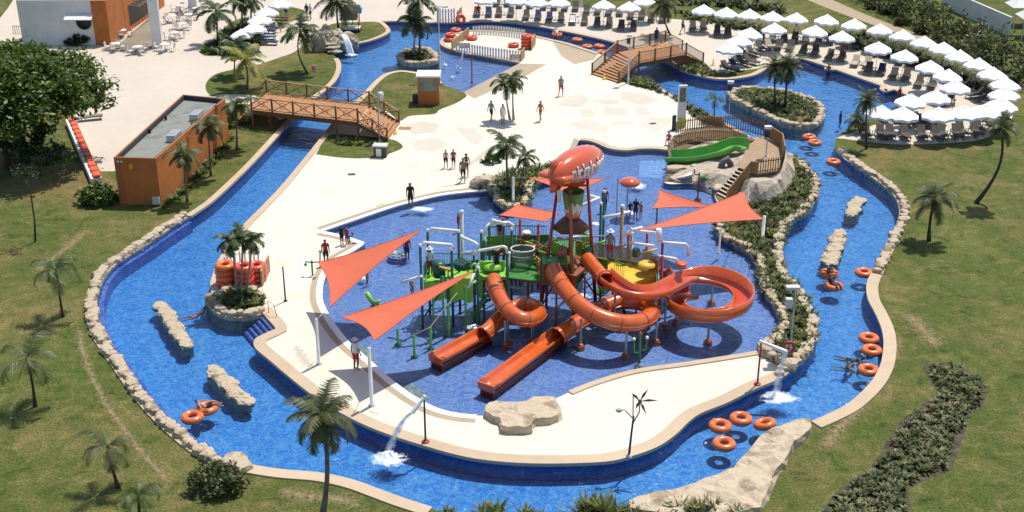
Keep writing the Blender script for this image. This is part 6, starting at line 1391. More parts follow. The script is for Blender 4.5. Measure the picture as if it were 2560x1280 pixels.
# ---- slides
def sweep(bm, pts, profile, mi=0, closed_prof=True):
    rings = []; n = len(pts)
    for i, p in enumerate(pts):
        d = pts[min(i + 1, n - 1)] - pts[max(i - 1, 0)]; d.normalize(); s = Vector((d.y, -d.x, 0)).normalized(); u = s.cross(d)
        pf = profile(i / (n - 1)) if callable(profile) else profile
        rings.append([bm.verts.new(p + s * a + u * b) for a, b in pf])
    m = len(rings[0])
    for a, b in zip(rings, rings[1:]):
        for k in range(m if closed_prof else m - 1):
            f = bm.faces.new((a[k], a[(k + 1) % m], b[(k + 1) % m], b[k])); f.material_index = mi; f.smooth = True
    if closed_prof: bm.faces.new(rings[0]); bm.faces.new(rings[-1][::-1])
    bmesh.ops.recalc_face_normals(bm, faces=list(bm.faces))
def spline3(pts, sub=8):
    out = []; n = len(pts)
    for i in range(n - 1):
        p0, p1, p2, p3 = pts[max(i - 1, 0)], pts[i], pts[i + 1], pts[min(i + 2, n - 1)]
        for k in range(sub):
            t = k / sub; out.append(.5 * ((2 * p1) + (p2 - p0) * t + (2 * p0 - 5 * p1 + 4 * p2 - p3) * t * t + (-p0 + 3 * p1 - 3 * p2 + p3) * t ** 3))
    out.append(pts[-1].copy()); return out
def slide_tube(t, pts, r, o, ri=.05):
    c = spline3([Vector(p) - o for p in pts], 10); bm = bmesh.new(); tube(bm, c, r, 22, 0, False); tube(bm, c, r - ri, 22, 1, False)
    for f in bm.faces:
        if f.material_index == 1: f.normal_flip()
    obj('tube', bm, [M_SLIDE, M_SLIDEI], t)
    cs = resample(c, 1.45); 
    for k in range(1, len(cs) - 1):
        d = (cs[k + 1] - cs[k - 1]).normalized(); bm = bmesh.new(); tube(bm, [cs[k] - d * .025, cs[k] + d * .025], r + .03, 22, 0, False); tube(bm, [cs[k] - d * .025, cs[k] + d * .025], r, 22, 0, False); obj('joint_ring', bm, M_STEELR, t)
    # moulded flange running along both sides
    bm = bmesh.new()
    for sd in (-1, 1):
        fl_ = []
        for i, p in enumerate(c):
            d = c[min(i + 1, len(c) - 1)] - c[max(i - 1, 0)]; s = Vector((d.y, -d.x, 0)).normalized(); fl_.append(p + s * sd * (r + .02) - Vector((0, 0, .04)))
        tube(bm, fl_, .035, 5)
    obj('flange', bm, M_SLIDE, t); return c
def trough_prof(w, h, hl=None):
    hl = hl or h; t_ = .05
    return [(-w, hl), (-w + .07, hl), (-w * .82, .14), (-w * .4, .0), (w * .4, .0), (w * .82, .14), (w - .07, h), (w, h), (w * .93, .08), (w * .5, -.09), (-w * .5, -.09), (-w * .93, .08)]
def slide(label, pts, r, trough, supports, mouth):
    o = P(*mouth[:2], -.14); o.z = FZ; t = thing('water_slide', label, 'water slide', o); c = slide_tube(t, [P(*p) for p in pts], r, o)
    a, b, w, h = trough; A, B = P(*a) - o, P(*b) - o; bm = bmesh.new(); prs = [lerp(A, B, i / 10) for i in range(11)]; z0 = prs[0].z
    sweep(bm, prs, trough_prof(w, h)); d = (B - A).normalized(); s = Vector((d.y, -d.x, 0)); e0 = B
    v = [bm.verts.new(e0 + s * x + Vector((0, 0, z))) for x, z in ((-w, h), (w, h), (w * .9, -.05), (-w * .9, -.05))]; u = [bm.verts.new(x.co + d * .1) for x in v]; bm.faces.new(v); bm.faces.new(u[::-1])
    for i in range(4): bm.faces.new((v[i], v[(i + 1) % 4], u[(i + 1) % 4], u[i]))
    obj('run_out', bm, M_SLIDE, t)
    bm = bmesh.new(); sk = [A + s * (w * .8), A - s * (w * .8), B - s * (w * .8), B + s * (w * .8)]; prism(bm, sk, .02, A.z - .06); obj('run_out_base', bm, mat('brown_orange_grp', (.28, .06, .025), .5, (.22, .05, .02), 2), t)
    mc = c[-1]; bm = bmesh.new(); dd = (c[-1] - c[-3]).normalized(); tube(bm, [mc - dd * .03, mc + dd * .05], r + .07, 24, 0, False); tube(bm, [mc - dd * .03, mc + dd * .05], r - .03, 24, 0, False); obj('mouth_ring', bm, M_SLIDE, t)
    for x, y, g in supports:
        b_ = P(x, g, -.14); hz = ZAT((b_.x, b_.y), y); bm = bmesh.new(); lathe(bm, [(.07, .05), (.07, hz - FZ)], 9, (b_.x - o.x, b_.y - o.y, 0)); sp = obj('support', bm, M_METAL, t); bm = bmesh.new(); lathe(bm, [(.26, 0), (.26, .16), (.14, .34), (.09, .36)], 12, (b_.x - o.x, b_.y - o.y, 0)); obj('support_foot', bm, M_SLIDE, sp)
    return t
slide('smaller orange tube slide curling to a short open run out, the left one', [(1234,697,2.3),(1240,722,2.1),(1254,752,1.92),(1275,780,1.74),(1304,797,1.58),(1332,797,1.44),(1346,785,1.32),(1341,770,1.22),(1316,763,1.1),(1288,768,.98),(1262,785,.86),(1240,806,.74),(1224,823,.66),(1209,836,.58)], .43, ((1216,836,.1),(1091,904,.1), .5, .34), [(1263,800,862),(1330,790,850),(1270,775,850)], (1214,838))
slide('larger orange tube slide with a wide loop and a long open run out', [(1384,672,3.05),(1396,697,2.8),(1416,727,2.55),(1444,758,2.3),(1482,785,2.05),(1530,803,1.8),(1576,808,1.58),(1611,800,1.42),(1629,781,1.3),(1621,763,1.2),(1592,754,1.12),(1553,753,1.04),(1513,766,.96),(1477,787,.86),(1446,806,.76),(1420,824,.68),(1395,841,.58)], .47, ((1400,837,.1),(1217,973,.1), .52, .34), [(1451,800,862),(1535,735,815),(1564,815,885),(1640,790,850)], (1388,845))
t = bpy.data.objects['water_slide.001']; o = t.location
bm = bmesh.new(); A, B = P(1362, 664, 3.3), P(1412, 670, 3.3); bb = P(1385, 660, 3.3) - o; box(bm, bb.x + .05, bb.y + .35, bb.z - 1.15, 1.25, .9, 1.15); obj('entry_hood', bm, mat('brown_grp', (.26, .075, .03), .5), t)
bm = bmesh.new(); box(bm, bb.x + .05, bb.y - .12, bb.z - 1.2, 1.4, .06, .1); box(bm, bb.x + .05, bb.y + .35, bb.z + .003, 1.4, 1.0, .07); box(bm, bb.x - .63, bb.y - .12, bb.z - 1.1, .08, .08, 1.1); box(bm, bb.x + .72, bb.y - .12, bb.z - 1.1, .08, .08, 1.1); obj('green_frame', bm, M_GREEN, t)
# open spiral slide
RC = P(1773, 750, 1.5); o = P(1773, 790, -.14); o.z = FZ; t = thing('water_slide', 'open orange spiral slide forming a big ring at the right of the play structure', 'water slide', o)
pre = [P(1466,646,3.15), P(1480,662,3.0), P(1497,682,2.82), P(1512,700,2.68)]
cc = slide_tube(t, [p for p in pre], .42, o)
op = [P(1506,693,2.62), P(1532,716,2.42), P(1566,735,2.25), P(1606,743,2.12), P(1648,737,2.02)]
a0, Rm = 2.62, 1.86
for k in range(27):
    a = a0 - k / 26 * 7.0; op.append(Vector((RC.x + Rm * cos(a), RC.y + Rm * sin(a) * 1.0, 1.95 - 1.12 * k / 26)))
c = spline3([p - o for p in op], 5)
def pf3(u):
    hl = .5 + .28 * min(1, max(0, (u - .22) / .1)); return trough_prof(.56, .34 if u > .25 else .46, hl)
bm = bmesh.new(); sweep(bm, c, pf3)
for f in bm.faces:
    f.material_index = 0
obj('trough', bm, [M_SLIDE], t)
# redder wet running surface set in the trough
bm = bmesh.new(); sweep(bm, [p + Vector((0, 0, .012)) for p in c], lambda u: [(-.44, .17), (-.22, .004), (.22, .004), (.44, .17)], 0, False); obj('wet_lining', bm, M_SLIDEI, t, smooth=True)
bm = bmesh.new(); dd = (cc[-1] - cc[-3]).normalized(); nn_ = 22
ring = [cc[-1] + Vector((dd.y, -dd.x, 0)).normalized() * (.5 * cos(2 * pi * k / nn_)) + Vector((0, 0, .5 * sin(2 * pi * k / nn_) + .08)) for k in range(nn_)]; tube(bm, ring, .06, 6, closed=True); obj('mouth_ring', bm, M_SLIDE, t)
for x, y, g in [(1779,690,752),(1662,765,812),(1690,770,800),(1770,815,850),(1536,740,800)]:
    b_ = P(x, g, -.14); hz = ZAT((b_.x, b_.y), y) ; hz = min(hz, 1.3); bm = bmesh.new(); lathe(bm, [(.07, .05), (.07, hz - FZ)], 9, (b_.x - o.x, b_.y - o.y, 0)); sp = obj('support', bm, M_METAL, t); bm = bmesh.new(); lathe(bm, [(.26, 0), (.26, .16), (.14, .34), (.09, .36)], 12, (b_.x - o.x, b_.y - o.y, 0)); obj('support_foot', bm, M_SLIDE, sp)
# small straight slide off the yellow deck
o = P(1665, 740, -.14); o.z = FZ; t = thing('water_slide', 'short straight orange slide behind the open spiral slide', 'water slide', o); A, B = P(1652, 672, 2.25) - o, P(1682, 722, .3) - o; bm = bmesh.new(); sweep(bm, [lerp(A, B, k / 8) for k in range(9)], trough_prof(.5, .3)); obj('trough', bm, M_SLIDE, t); bm = bmesh.new(); lathe(bm, [(.06, .3), (.06, 1.2)], 8, lerp(A, B, .5) * 1.0 - Vector((0, 0, lerp(A, B, .5).z))); obj('support', bm, M_METAL, t)
# ---- shade sails
def solve_z(px, sh):
    S = P(*sh, -.05); best = None
    for k in range(30, 700):
        z = k * .01; p = P(*px, z); q = Vector((p.x - .27 * z, p.y - .34 * z)); d = (q - Vector((S.x, S.y))).length
        if best is None or d < best[0]: best = (d, z)
    return best[1]
def sail(label, corners, posts, sag=.13, drop=.12, cables=()):
    V = [P(*c) for c in corners]; n = len(V); t = thing('shade_sail', label, 'shade sail', sum(V, Vector()) / n); o = t.location.copy(); V = [v - o for v in V]; c0 = sum(V, Vector()) / n; bm = bmesh.new(); N = 14; edges = []
    for i in range(n):
        a, b = V[i], V[(i + 1) % n]; row = []
        for k in range(N): u = k / N; p = lerp(a, b, u); p = p + (c0 - p) * (sag * 4 * u * (1 - u)); row.append(p)
        edges += row
    rings = [[lerp(p, c0, r) - Vector((0, 0, drop * (1 - (1 - r) ** 2))) for p in edges] for r in (0, .2, .4, .6, .8, .94)]
    vs = [[bm.verts.new(p) for p in rg] for rg in rings]; m_ = len(edges)
    for a, b in zip(vs, vs[1:]):
        for k in range(m_): bm.faces.new((a[k], a[(k + 1) % m_], b[(k + 1) % m_], b[k]))
    bm.faces.new(vs[-1]); 
    for f in bm.faces: f.smooth = True
    obj('fabric', bm, M_SAIL, t)
    bm = bmesh.new(); tube(bm, edges, .022, 5, closed=True); obj('hem', bm, mat('sail_hem', (.5, .09, .045), .7), t)
    for (x, y, g, r, m, ci) in posts:
        b = P(x, g, 0); h = ZAT((b.x, b.y), y); bm = bmesh.new(); lathe(bm, [(r * 1.8, 0), (r * 1.8, .04), (r, .06), (r * .9, h), (0, h + .02)], 12, (b.x - o.x, b.y - o.y, -o.z)); pp = obj('post', bm, m, t)
        if ci is not None: bm = bmesh.new(); tube(bm, [Vector((b.x, b.y, h - .05)) - o, V[ci]], .016, 5); obj('cable', bm, M_METAL, pp)
    return t
z = [solve_z((797,655), (766,781)), solve_z((825,766), (799,897)), solve_z((853,793), (826,929)), solve_z((937,851), (900,1008))]
print('sail heights', z)
sail('coral triangular shade sail at the left of the splash pool, the farther one', [(795,656,z[0]),(825,768,z[1]),(1054,574,4.6)], [(798,797,910,.09,M_LGREY,1),(824,640,770,.07,M_LGREY,0) if False else (797,797,910,.09,M_LGREY,None)][:1])
sail('coral triangular shade sail at the left of the splash pool, the nearer one', [(853,793,z[2]),(937,851,z[3]),(1188,676,4.4)], [(930,870,1014,.1,M_LGREY,1)])
sail('large coral triangular shade sail reaching the planted strip on the right', [(1862,478,4.0),(1909,548,3.6),(1590,577,3.9)], [(1906,540,596,.11,M_WSTUC,1),(1864,470,545,.08,M_LGREY,0),(1797,572,634,.06,M_LGREY,None)])
sail('coral triangular shade sail below the stairs of the wooden platform', [(1647,474,3.2),(1630,521,3.0),(1792,518,3.4)], [(1641,520,560,.06,M_DGREY,None)])
sail('coral four cornered shade roof left of the airship tower', [(1247,538,3.9),(1293,511,4.1),(1398,533,4.0),(1366,554,3.8)], [], .05, .06)
sail('coral shade sail half hidden behind the orange airship', [(1318,443,3.2),(1514,446,3.2),(1434,494,3.0)], [(1283,443,512,.09,M_LGREY,0)], .16)
# ---- mushroom, spray toys
b = P(1567, 532, -.14); h = ZAT((b.x, b.y), 452); t = thing('mushroom_shower', 'red orange dome on two grey poles in the upper part of the splash pool', 'mushroom shower', b); bm = bmesh.new(); lathe(bm, [(.06, FZ + .14), (.06, h)], 9); obj('pole', bm, M_LGREY, t); p2 = P(1541, 542, -.14) - b; bm = bmesh.new(); lathe(bm, [(.05, FZ + .14), (.05, ZAT((p2.x + b.x, p2.y + b.y), 440))], 9, (p2.x, p2.y, 0)); obj('pole', bm, M_LGREY, t)
bm = bmesh.new(); lathe(bm, [(0, h - .12), (.6, h - .14), (.7, h - .02), (.66, h + .12), (.45, h + .28), (.2, h + .36), (0, h + .38)], 28, (.12, 0, 0)); obj('dome', bm, M_BLIMP, t)
foam('foam', None, None, [((.1, -.1, 0), 30, (.5, .35, .12), .1)], 14, t)
def spray_toy(label, base, top, arms, m, name='spray_toy', foot=M_SLIDE):
    b = P(*base, -.14); h = ZAT((b.x, b.y), top) + .14; t = thing(name, label, 'spray toy', b); bm = bmesh.new(); lathe(bm, [(.055, -.28), (.055, h)], 8); obj('stem', bm, m, t); bm = bmesh.new(); lathe(bm, [(.25, -.28), (.25, -.1), (.1, .05)], 12); obj('foot', bm, foot, t)
    for dx, z0, z1, mm in arms: bm = bmesh.new(); tube(bm, [(0, 0, h * z0), (dx, 0, h * z0 + .05), (dx * 1.1, 0, h * z1)], .045, 7); a = obj('arm', bm, m, t); bm = bmesh.new(); lathe(bm, [(0, 0), (.09, .02), (.07, .14), (0, .15)], 8, (dx * 1.1, 0, h * z1)); obj('nozzle', bm, mm, a)
    return t
spray_toy('green cactus shaped spray toy in front of the larger tube slide', (1598,908), 836, [(-.3, .35, .8, M_PIPE), (.32, .45, .85, M_PIPE), (.0, .9, 1.0, M_SLIDEI)], M_GREEN, foot=M_PIPE)
spray_toy('green water cannon with a red foot on the tan edge at the left', (782,694), 652, [(.5, .9, 1.5, M_LIME), (-.35, .9, .7, M_GREEN)], M_GREEN)
spray_toy('small spray toy with an orange foot by the corner of the pool edge', (874,612), 590, [(.2, .9, 1.2, M_RED)], M_GREEN)
spray_toy('red twin spray posts in the pool below the green slide', (1744,496), 432, [(-.32, .92, 1.1, M_PIPE)], M_RED, foot=M_RED)
b = P(930, 762, -.14); t = thing('spray_toy', 'lime green tilted spray tube standing alone in the left of the pool', 'spray toy', b); bm = bmesh.new(); tube(bm, [(-.3, .1, .75), (-.05, 0, .3), (.15, 0, .05)], [.14, .15, .13], 10); obj('tube', bm, M_LIME, t); bm = bmesh.new(); lathe(bm, [(.3, -.28), (.3, -.1), (.12, .12)], 12, (.2, 0, 0)); obj('foot', bm, M_GREEN, t); bm = bmesh.new(); tube(bm, [(.2, 0, 0), (.45, 0, .3)], .09, 8); obj('nozzle', bm, M_LIME, t)
b = P(995, 640, -.14); t = thing('water_table', 'round low water table with green and white play pieces in the left of the pool', 'water table', b); bm = bmesh.new(); lathe(bm, [(.62, -.28), (.66, .1), (.6, .1), (.56, .03), (0, .02)], 24); obj('basin', bm, mat('indigo_basin', (.16, .17, .42), .4, (.22, .24, .5), 3), t)
bm = bmesh.new()
for k in range(5): a = k * 1.26; blob(bm, (.32 * cos(a), .3 * sin(a), .08), (.1, .1, .08), 1, .2, 1, k)
obj('play_pieces', bm, M_LIME, t)
# pouring spouts at the river edge
def pour(label, base, top, m, dirp, end, seed):
    b = P(*base, 0); h = ZAT((b.x, b.y), top); t = thing('pouring_spout', label, 'water spout', b); bm = bmesh.new(); lathe(bm, [(.14, 0), (.14, .08), (.05, .1), (.045, h)], 9); obj('pole', bm, m, t); bm = bmesh.new(); lathe(bm, [(.2, 0), (.18, .12), (.07, .14)], 12); obj('foot', bm, M_RED, t)
    e = PYp(*dirp, b.y - .35) - b; bm = bmesh.new(); a = Vector((0, 0, h - .03)); tube(bm, [a, a.lerp(e, .4), e], [.08, .1, .115], 10, caps=False); tube(bm, [a - (e - a).normalized() * .1, a], .09, 10); obj('spout', bm, M_PIPE, t)
    w_ = P(*end, -.19) - b; 
    bm = bmesh.new(); ly = bm.verts.layers.float.new('cover'); K = 18; rows = []
    for i in range(K + 1):
        s = i / K; c = e.lerp(w_, s) + Vector((0, 0, (e.z - w_.z) * (s - s * s) * .75)); wd = .10 + .16 * s; row = []
        for q in range(9):
            u = q / 4 - 1; v = bm.verts.new(c + Vector((u * wd + .05 * noise.noise(Vector((u * 3, s * 5, seed))), .06 * cos(u * 1.5) + .05 * noise.noise(Vector((u * 4, s * 4, seed + 2))), 0))); v[ly] = .86 - .3 * abs(u) - .16 * s; row.append(v)
        rows.append(row)
    for a, b2 in zip(rows, rows[1:]):
        for q in range(8): f = bm.faces.new((a[q], a[q + 1], b2[q + 1], b2[q])); f.smooth = True
    obj('water_stream', bm, M_FOAMP, t)
    foam('foam', None, None, [(w_ + Vector((0, 0, .0)), 60, (.42, .34, .22), .10), (w_ + Vector((.1, -.3, .015)), 40, (.8, .5, .03), .055)], seed, t)
pour('thin red and black pole with a white spout pouring into the lower river', (1064,1108), 992, M_DGREY, (1030,1032), (968,1140), 3)
pour('red pole with a white spout pouring into the river beside the stone row', (1893,964), 853, M_RED, (1966,880), (1938,990), 4)
b = P(1572, 1142, 0); h = ZAT((b.x, b.y), 1040); t = thing('flower_shower', 'thin grey pole with dark leaf blades and a red centre at the near river edge', 'flower shower', b); bm = bmesh.new(); tube(bm, [(0, 0, 0), (.06, 0, h * .5), (.12, 0, h * .9), (.14, 0, h)], [.06, .05, .045, .04], 8); obj('pole', bm, M_DGREY, t)
bm = bmesh.new(); lathe(bm, [(.16, 0), (.14, .12), (.06, .14)], 12); obj('foot', bm, M_LGREY, t)
e1 = PYp(1600, 1003, b.y) - b; e2 = PYp(1548, 1022, b.y) - b; j = Vector((.12, 0, h * .82))
bm = bmesh.new(); tube(bm, [j, lerp(j, e1, .5) + Vector((.12, 0, 0)), e1], .035, 7); tube(bm, [j + Vector((0, 0, .25)), lerp(j, e2, .6) + Vector((0, 0, .25)), e2], .035, 7); tube(bm, [j, PYp(1583, 985, b.y) - b], .03, 7); obj('arm', bm, M_LGREY, t)
for k, (dx, dz) in enumerate(((.32, .68), (-.42, .5), (.78, .1), (.3, -.62), (-.2, -.35))):
    bm = bmesh.new(); d = Vector((dx, 0, dz)); s = Vector((-dz, 0, dx)).normalized() * .06; q_ = [e1, e1 + d * .5 + s, e1 + d, e1 + d * .5 - s]; A_ = [bm.verts.new(p + Vector((0, -.02 - .1 * (i == 2), 0))) for i, p in enumerate(q_)]; B_ = [bm.verts.new(v.co + Vector((0, .03, 0))) for v in A_]; bm.faces.new(A_); bm.faces.new(B_[::-1])
    for i in range(4): bm.faces.new((A_[i], A_[(i + 1) % 4], B_[(i + 1) % 4], B_[i]))
    obj('blade', bm, M_DGREY if k != 3 else mat('dark_green_leaf', (.02, .07, .03), .5), t)
bm = bmesh.new(); blob(bm, e1, (.1, .1, .1), 2, .1); obj('flower_centre', bm, M_RED, t); bm = bmesh.new(); blob(bm, e2 + Vector((0, 0, -.08)), (.16, .12, .1), 2, .2, 1, 4); obj('bud', bm, mat('pale_green_bud', (.28, .4, .25), .5), t)
# ground bubblers
def bubbler(label, px, n, sp, s, seed): foam('bubbler', label, 'bubbler', [(P(*px, -.085), n, (sp[0] * 1.3, sp[1] * 1.3, sp[2]), s)], seed)
bubbler('wide white bubbling patch of water in front of the person at the pool edge', (1055,524), 90, (.55, .3, .08), .1, 21); bubbler('white bubbling water among the left of the pool below the farther sail', (905,695), 24, (.25, .2, .12), .08, 22)
bubbler('white splashing water under the left green deck of the play structure', (1186,822), 20, (.35, .3, .18), .08, 24); bubbler('white splashing water below the grey net in the middle of the play structure', (1315,752), 20, (.45, .4, .12), .08, 25); bubbler('white splashing water beneath the yellow platform', (1450,742), 20, (.4, .3, .1), .08, 26)
bubbler('white bubbling water by the pale pool floor at the green slide', (1590,465), 10, (.5, .4, .02), .06, 23)
# ---- wooden platform hill with green slide
def hz(x, y):  # height of the rock hill, in site metres, by position along it
    p = PX((x, y, 0)); u = (p[0] - 1690) / 190; return .18 + 1.22 * max(0, min(1, u))
HP = [(1672,400),(1686,382),(1720,370),(1780,362),(1850,362),(1915,372),(1962,396),(1990,425),(1985,470),(1945,505),(1900,512),(1868,510),(1822,508),(1792,496),(1783,476),(1731,460),(1690,461),(1668,452),(1670,430)]
rnd = random.Random(77); pts = [Vector((p.x, p.y, 0)) for p in resample(W(catmull(HP, closed=True, sub=4)) , .45)]; cN = sum(pts, Vector()) / len(pts)
poly2 = [(p.x, p.y) for p in pts]; inner = []
while len(inner) < 260:
    q_ = (rnd.uniform(min(p[0] for p in poly2), max(p[0] for p in poly2)), rnd.uniform(min(p[1] for p in poly2), max(p[1] for p in poly2)))
    if inpoly(*q_, poly2): inner.append(q_)
vv, ee, ff, *_ = delaunay_2d_cdt([Vector(p) for p in poly2 + inner], [(i, (i + 1) % len(poly2)) for i in range(len(poly2))], [], 1, 1e-4); bm = bmesh.new(); ne = len(poly2)
def dist_edge(p): return min((Vector(p) - Vector(q_)).length for q_ in poly2)
sT, sB = (P(1874,429,1.5) + P(1845,419,1.5)) / 2, (P(1812,507,-.14) + P(1784,492,-.14)) / 2
def stair_cut(v):  # keep the rock below the flight of steps
    a = Vector((sT.x, sT.y)); d = Vector((sB.x, sB.y)) - a; L2 = d.length; d.normalize(); r = v.co.xy - a; u = r.dot(d) / L2; s = abs(r.x * d.y - r.y * d.x)
    if u > -.05 and s < 1.15: v.co.z = min(v.co.z, 1.5 - max(0, u) * 1.64 - .5)
V = []
for v in vv:
    d = dist_edge((v.x, v.y)); k = min(1, d / .9); V.append(bm.verts.new((v.x, v.y, -.3 + (hz(v.x, v.y) + .3) * (k ** .45) * (1 + .22 * noise.noise(Vector((v.x * .8, v.y * .8, 0)))) - .04))); stair_cut(V[-1])
for f in ff:
    g = bm.faces.new([V[i] for i in f]); g.normal_update()
    if g.normal.z < 0: g.normal_flip()
tag(obj('rock_hill', bm, mat('hill_rock', (.40, .33, .24), .9, (.27, .21, .145), 1.0, c3=(.46, .39, .3), bump=.8, bscale=5)), 'artificial tan rock hill carrying the wooden platform and green slide', 'rock')
t = thing('viewing_platform', 'brown wooden platform with steps down to the pool beside the green slide', 'platform', P(1900, 440)); o = t.location.copy(); o.z = 0
M_PLK = mat('platform_brown', (.36, .25, .15), .85, (.28, .19, .11), 3)
pl = [P(x, y, 1.5) - o for x, y in [(1868,368),(1890,347),(1915,343),(1954,366),(1960,398),(1952,425),(1893,433),(1878,428),(1846,419)]]; bm = bmesh.new(); prism(bm, pl, 1.36, 1.5); obj('deck', bm, M_PLK, t)
ra = [P(x, y, z) - o for x, y, z in [(1688,352,.12),(1720,342,.35),(1770,336,.75),(1830,340,1.2),(1880,352,1.47)]]; bm = bmesh.new(); ribbon(bm, ra, -.5, .5, 0, 0) if False else None
A_ = offs(ra, .55); B_ = offs(ra, -.55); v = [(bm.verts.new(a), bm.verts.new(b)) for a, b in zip(A_, B_)]
for p, q_ in zip(v, v[1:]): bm.faces.new((p[0], q_[0], q_[1], p[1]))
bmesh.ops.solidify(bm, geom=list(bm.faces), thickness=.12); obj('ramp', bm, M_PLK, t)
tn, tf, bn, bf = P(1874,429,1.5) - o, P(1845,419,1.5) - o, P(1812,507,-.14) - o, P(1784,492,-.14) - o
bm = bmesh.new(); bm2 = bmesh.new()
for k in range(9):
    u0, u1 = k / 9, (k + 1.02) / 9; zt = 1.5 - (k + 1) * .175; vq = [lerp(tn, bn, u0), lerp(tn, bn, u1), lerp(tf, bf, u1), lerp(tf, bf, u0)]; prism(bm, vq, -.4, zt); 
    rq = [lerp(tn, bn, u0 + .012), lerp(tf, bf, u0 + .012)]; wall_quad(bm2, rq[0], rq[1], zt + .004, zt + .17)
obj('step', bm, mat('sand_steps', (.52, .42, .30), .8), t); obj('riser', bm2, M_BLACK, t)
def fence_run(pts, h, gap, wdt, m, name='railing'):
    q_ = resample([Vector(p) - o for p in pts], gap); bm = bmesh.new()
    for p in q_: bar(bm, p, p + Vector((0, 0, h)), wdt, wdt)
    f = obj(name, bm, m, t); bm = bmesh.new()
    for a, b in zip(q_, q_[1:]):
        for r in (.12, .82): bar(bm, a + Vector((0, 0, h * r)), b + Vector((0, 0, h * r)), .04, .06)
    obj('rail', bm, m, f)
fence_run([P(*p) for p in [(1690,334,.12),(1720,326,.35),(1770,320,.75),(1812,322,1.1)]], 1.0, .19, .08, M_WOODT)
fence_run([P(*p) for p in [(1812,322,1.1),(1860,328,1.45),(1918,343,1.5)]], 1.15, .24, .06, M_WOODD)
fence_run([P(*p) for p in [(1686,370,.12),(1720,358,.4),(1775,352,.8),(1830,355,1.25),(1868,366,1.5)]], .95, .19, .08, M_WOODT)
fence_run([P(*p) for p in [(1918,343,1.5),(1954,366,1.5),(1960,398,1.5)]], 1.0, .12, .09, M_WOODT)
fence_run([P(*p) for p in [(1960,398,1.5),(1952,425,1.5),(1893,433,1.5)]], 1.0, .2, .06, M_WOODD)
fence_run([P(*p) for p in [(1893,433,1.5),(1876,431,1.5),(1846,468,.6),(1815,507,-.1)]], .85, .12, .10, M_WOODT)
# green slide
o = P(1690, 410); o.z = 0; t = thing('water_slide', 'bright green open slide running down the rock hill into the pool', 'water slide', o); gs = spline3([P(*p) - o for p in [(1862,372,1.62),(1838,368,1.58),(1800,381,1.2),(1760,391,.82),(1720,397,.5),(1672,398,.15)]], 8)
M_GSL = mat('green_fibreglass', (.13, .42, .06), .3, (.11, .37, .05), 1, coat=.4); M_GSD = mat('dark_green_fibreglass', (.03, .14, .02), .4, (.025, .11, .018), 1)
bm = bmesh.new(); sweep(bm, gs, [(-.6, .3), (-.53, .3), (-.45, .08), (0, 0), (.45, .08), (.53, .6), (.6, .6), (.6, -.08), (-.6, -.08)]); 
bmesh.ops.recalc_face_normals(bm, faces=list(bm.faces)); obj('trough', bm, M_GSL, t)
bm = bmesh.new(); sweep(bm, gs, [(.445, .1), (.525, .6)], 0, False); obj('side_wall', bm, M_GSL, t)
t = thing('water_slide', 'tiny lime slide low in the rocks beside the pool steps', 'water slide', P(1780, 458)); o = t.location; bm = bmesh.new(); sweep(bm, [P(*p) - o for p in [(1752,441,.5),(1775,450,.3),(1800,460,.0)]], trough_prof(.3, .12)); obj('trough', bm, M_GSL, t)
t = thing('water_slide', 'tiny pale grey slide low in the rocks below the green slide', 'water slide', P(1700, 450)); o = t.location; bm = bmesh.new(); sweep(bm, [P(*p) - o for p in [(1732,436,.5),(1710,444,.3),(1680,450,.0)]], trough_prof(.3, .12)); obj('trough', bm, M_LGREY, t)
for k, (x, y, s, h, lb) in enumerate([(1690,428,.9,.45,'flat tan boulder under the foot of the green slide'), (1760,425,1.1,.55,'long brown boulder below the middle of the green slide'), (1728,434,.7,.4,'tan boulder between two tiny slides'), (1795,474,.6,.4,'pale boulder left of the pool steps'), (1905,470,1.2,.7,'big grey boulder under the wooden platform'), (1858,505,.6,.6,'upright pale boulder right of the pool steps'), (1690,452,.6,.3,'low pale boulder at the corner of the pool by the green slide'), (1750,456,.6,.28,'low pale boulder at the pool edge below the tiny lime slide')]):
    p = P(x, y, 0); bm = bmesh.new(); blob(bm, (0, 0, h * .5), (s, s * .55, h), 3, .3, 1.1, k + 11, k * .4, flat=.5); tag(obj('boulder', bm, M_ROCK if k % 2 else M_STONE, loc=(p.x, p.y, -.1)), lb, 'rock')
p = P(1812, 448, 0); bm = bmesh.new(); tube(bm, [(-.42, -.1, -.1), (-.4, 0, .7), (-.22, .1, 1.3), (.1, .15, 1.5), (.36, .1, 1.1), (.42, 0, .3)], [.26, .24, .25, .27, .24, .22], 12); tag(obj('rock_arch', bm, mat('slate_rock', (.16, .15, .15), .8, (.09, .085, .085), 2, bump=.5, bscale=6), loc=p), 'dark grey arched rock beside the top of the pool steps', 'rock')

# damp patches left by feet and drips on the deck
M_WET = foam_mat(); M_WET.name = 'damp_concrete'; b_ = M_WET.node_tree.nodes['Principled BSDF']; b_.inputs['Base Color'].default_value = (.56, .49, .38, 1); b_.inputs['Roughness'].default_value = .45
def damp(pts, w_):
    o = worn(pts, w_, 0); o.name = 'damp_patch'; o.data.materials[0] = M_WET
    for v in o.data.vertices: v.co.z = .006
for pts, w_ in (([(1010,500),(960,510),(900,530)], .8), ([(730,840),(760,900),(810,950)], .9), ([(1060,470),(1120,465),(1180,455)], .7), ([(1420,1040),(1460,1020),(1500,1000)], .7), ([(1560,350),(1500,340),(1460,335)], .8), ([(880,1000),(930,1030),(1000,1060)], .6), ([(1240,360),(1190,400),(1120,440)], 1.2)): damp(pts, w_)
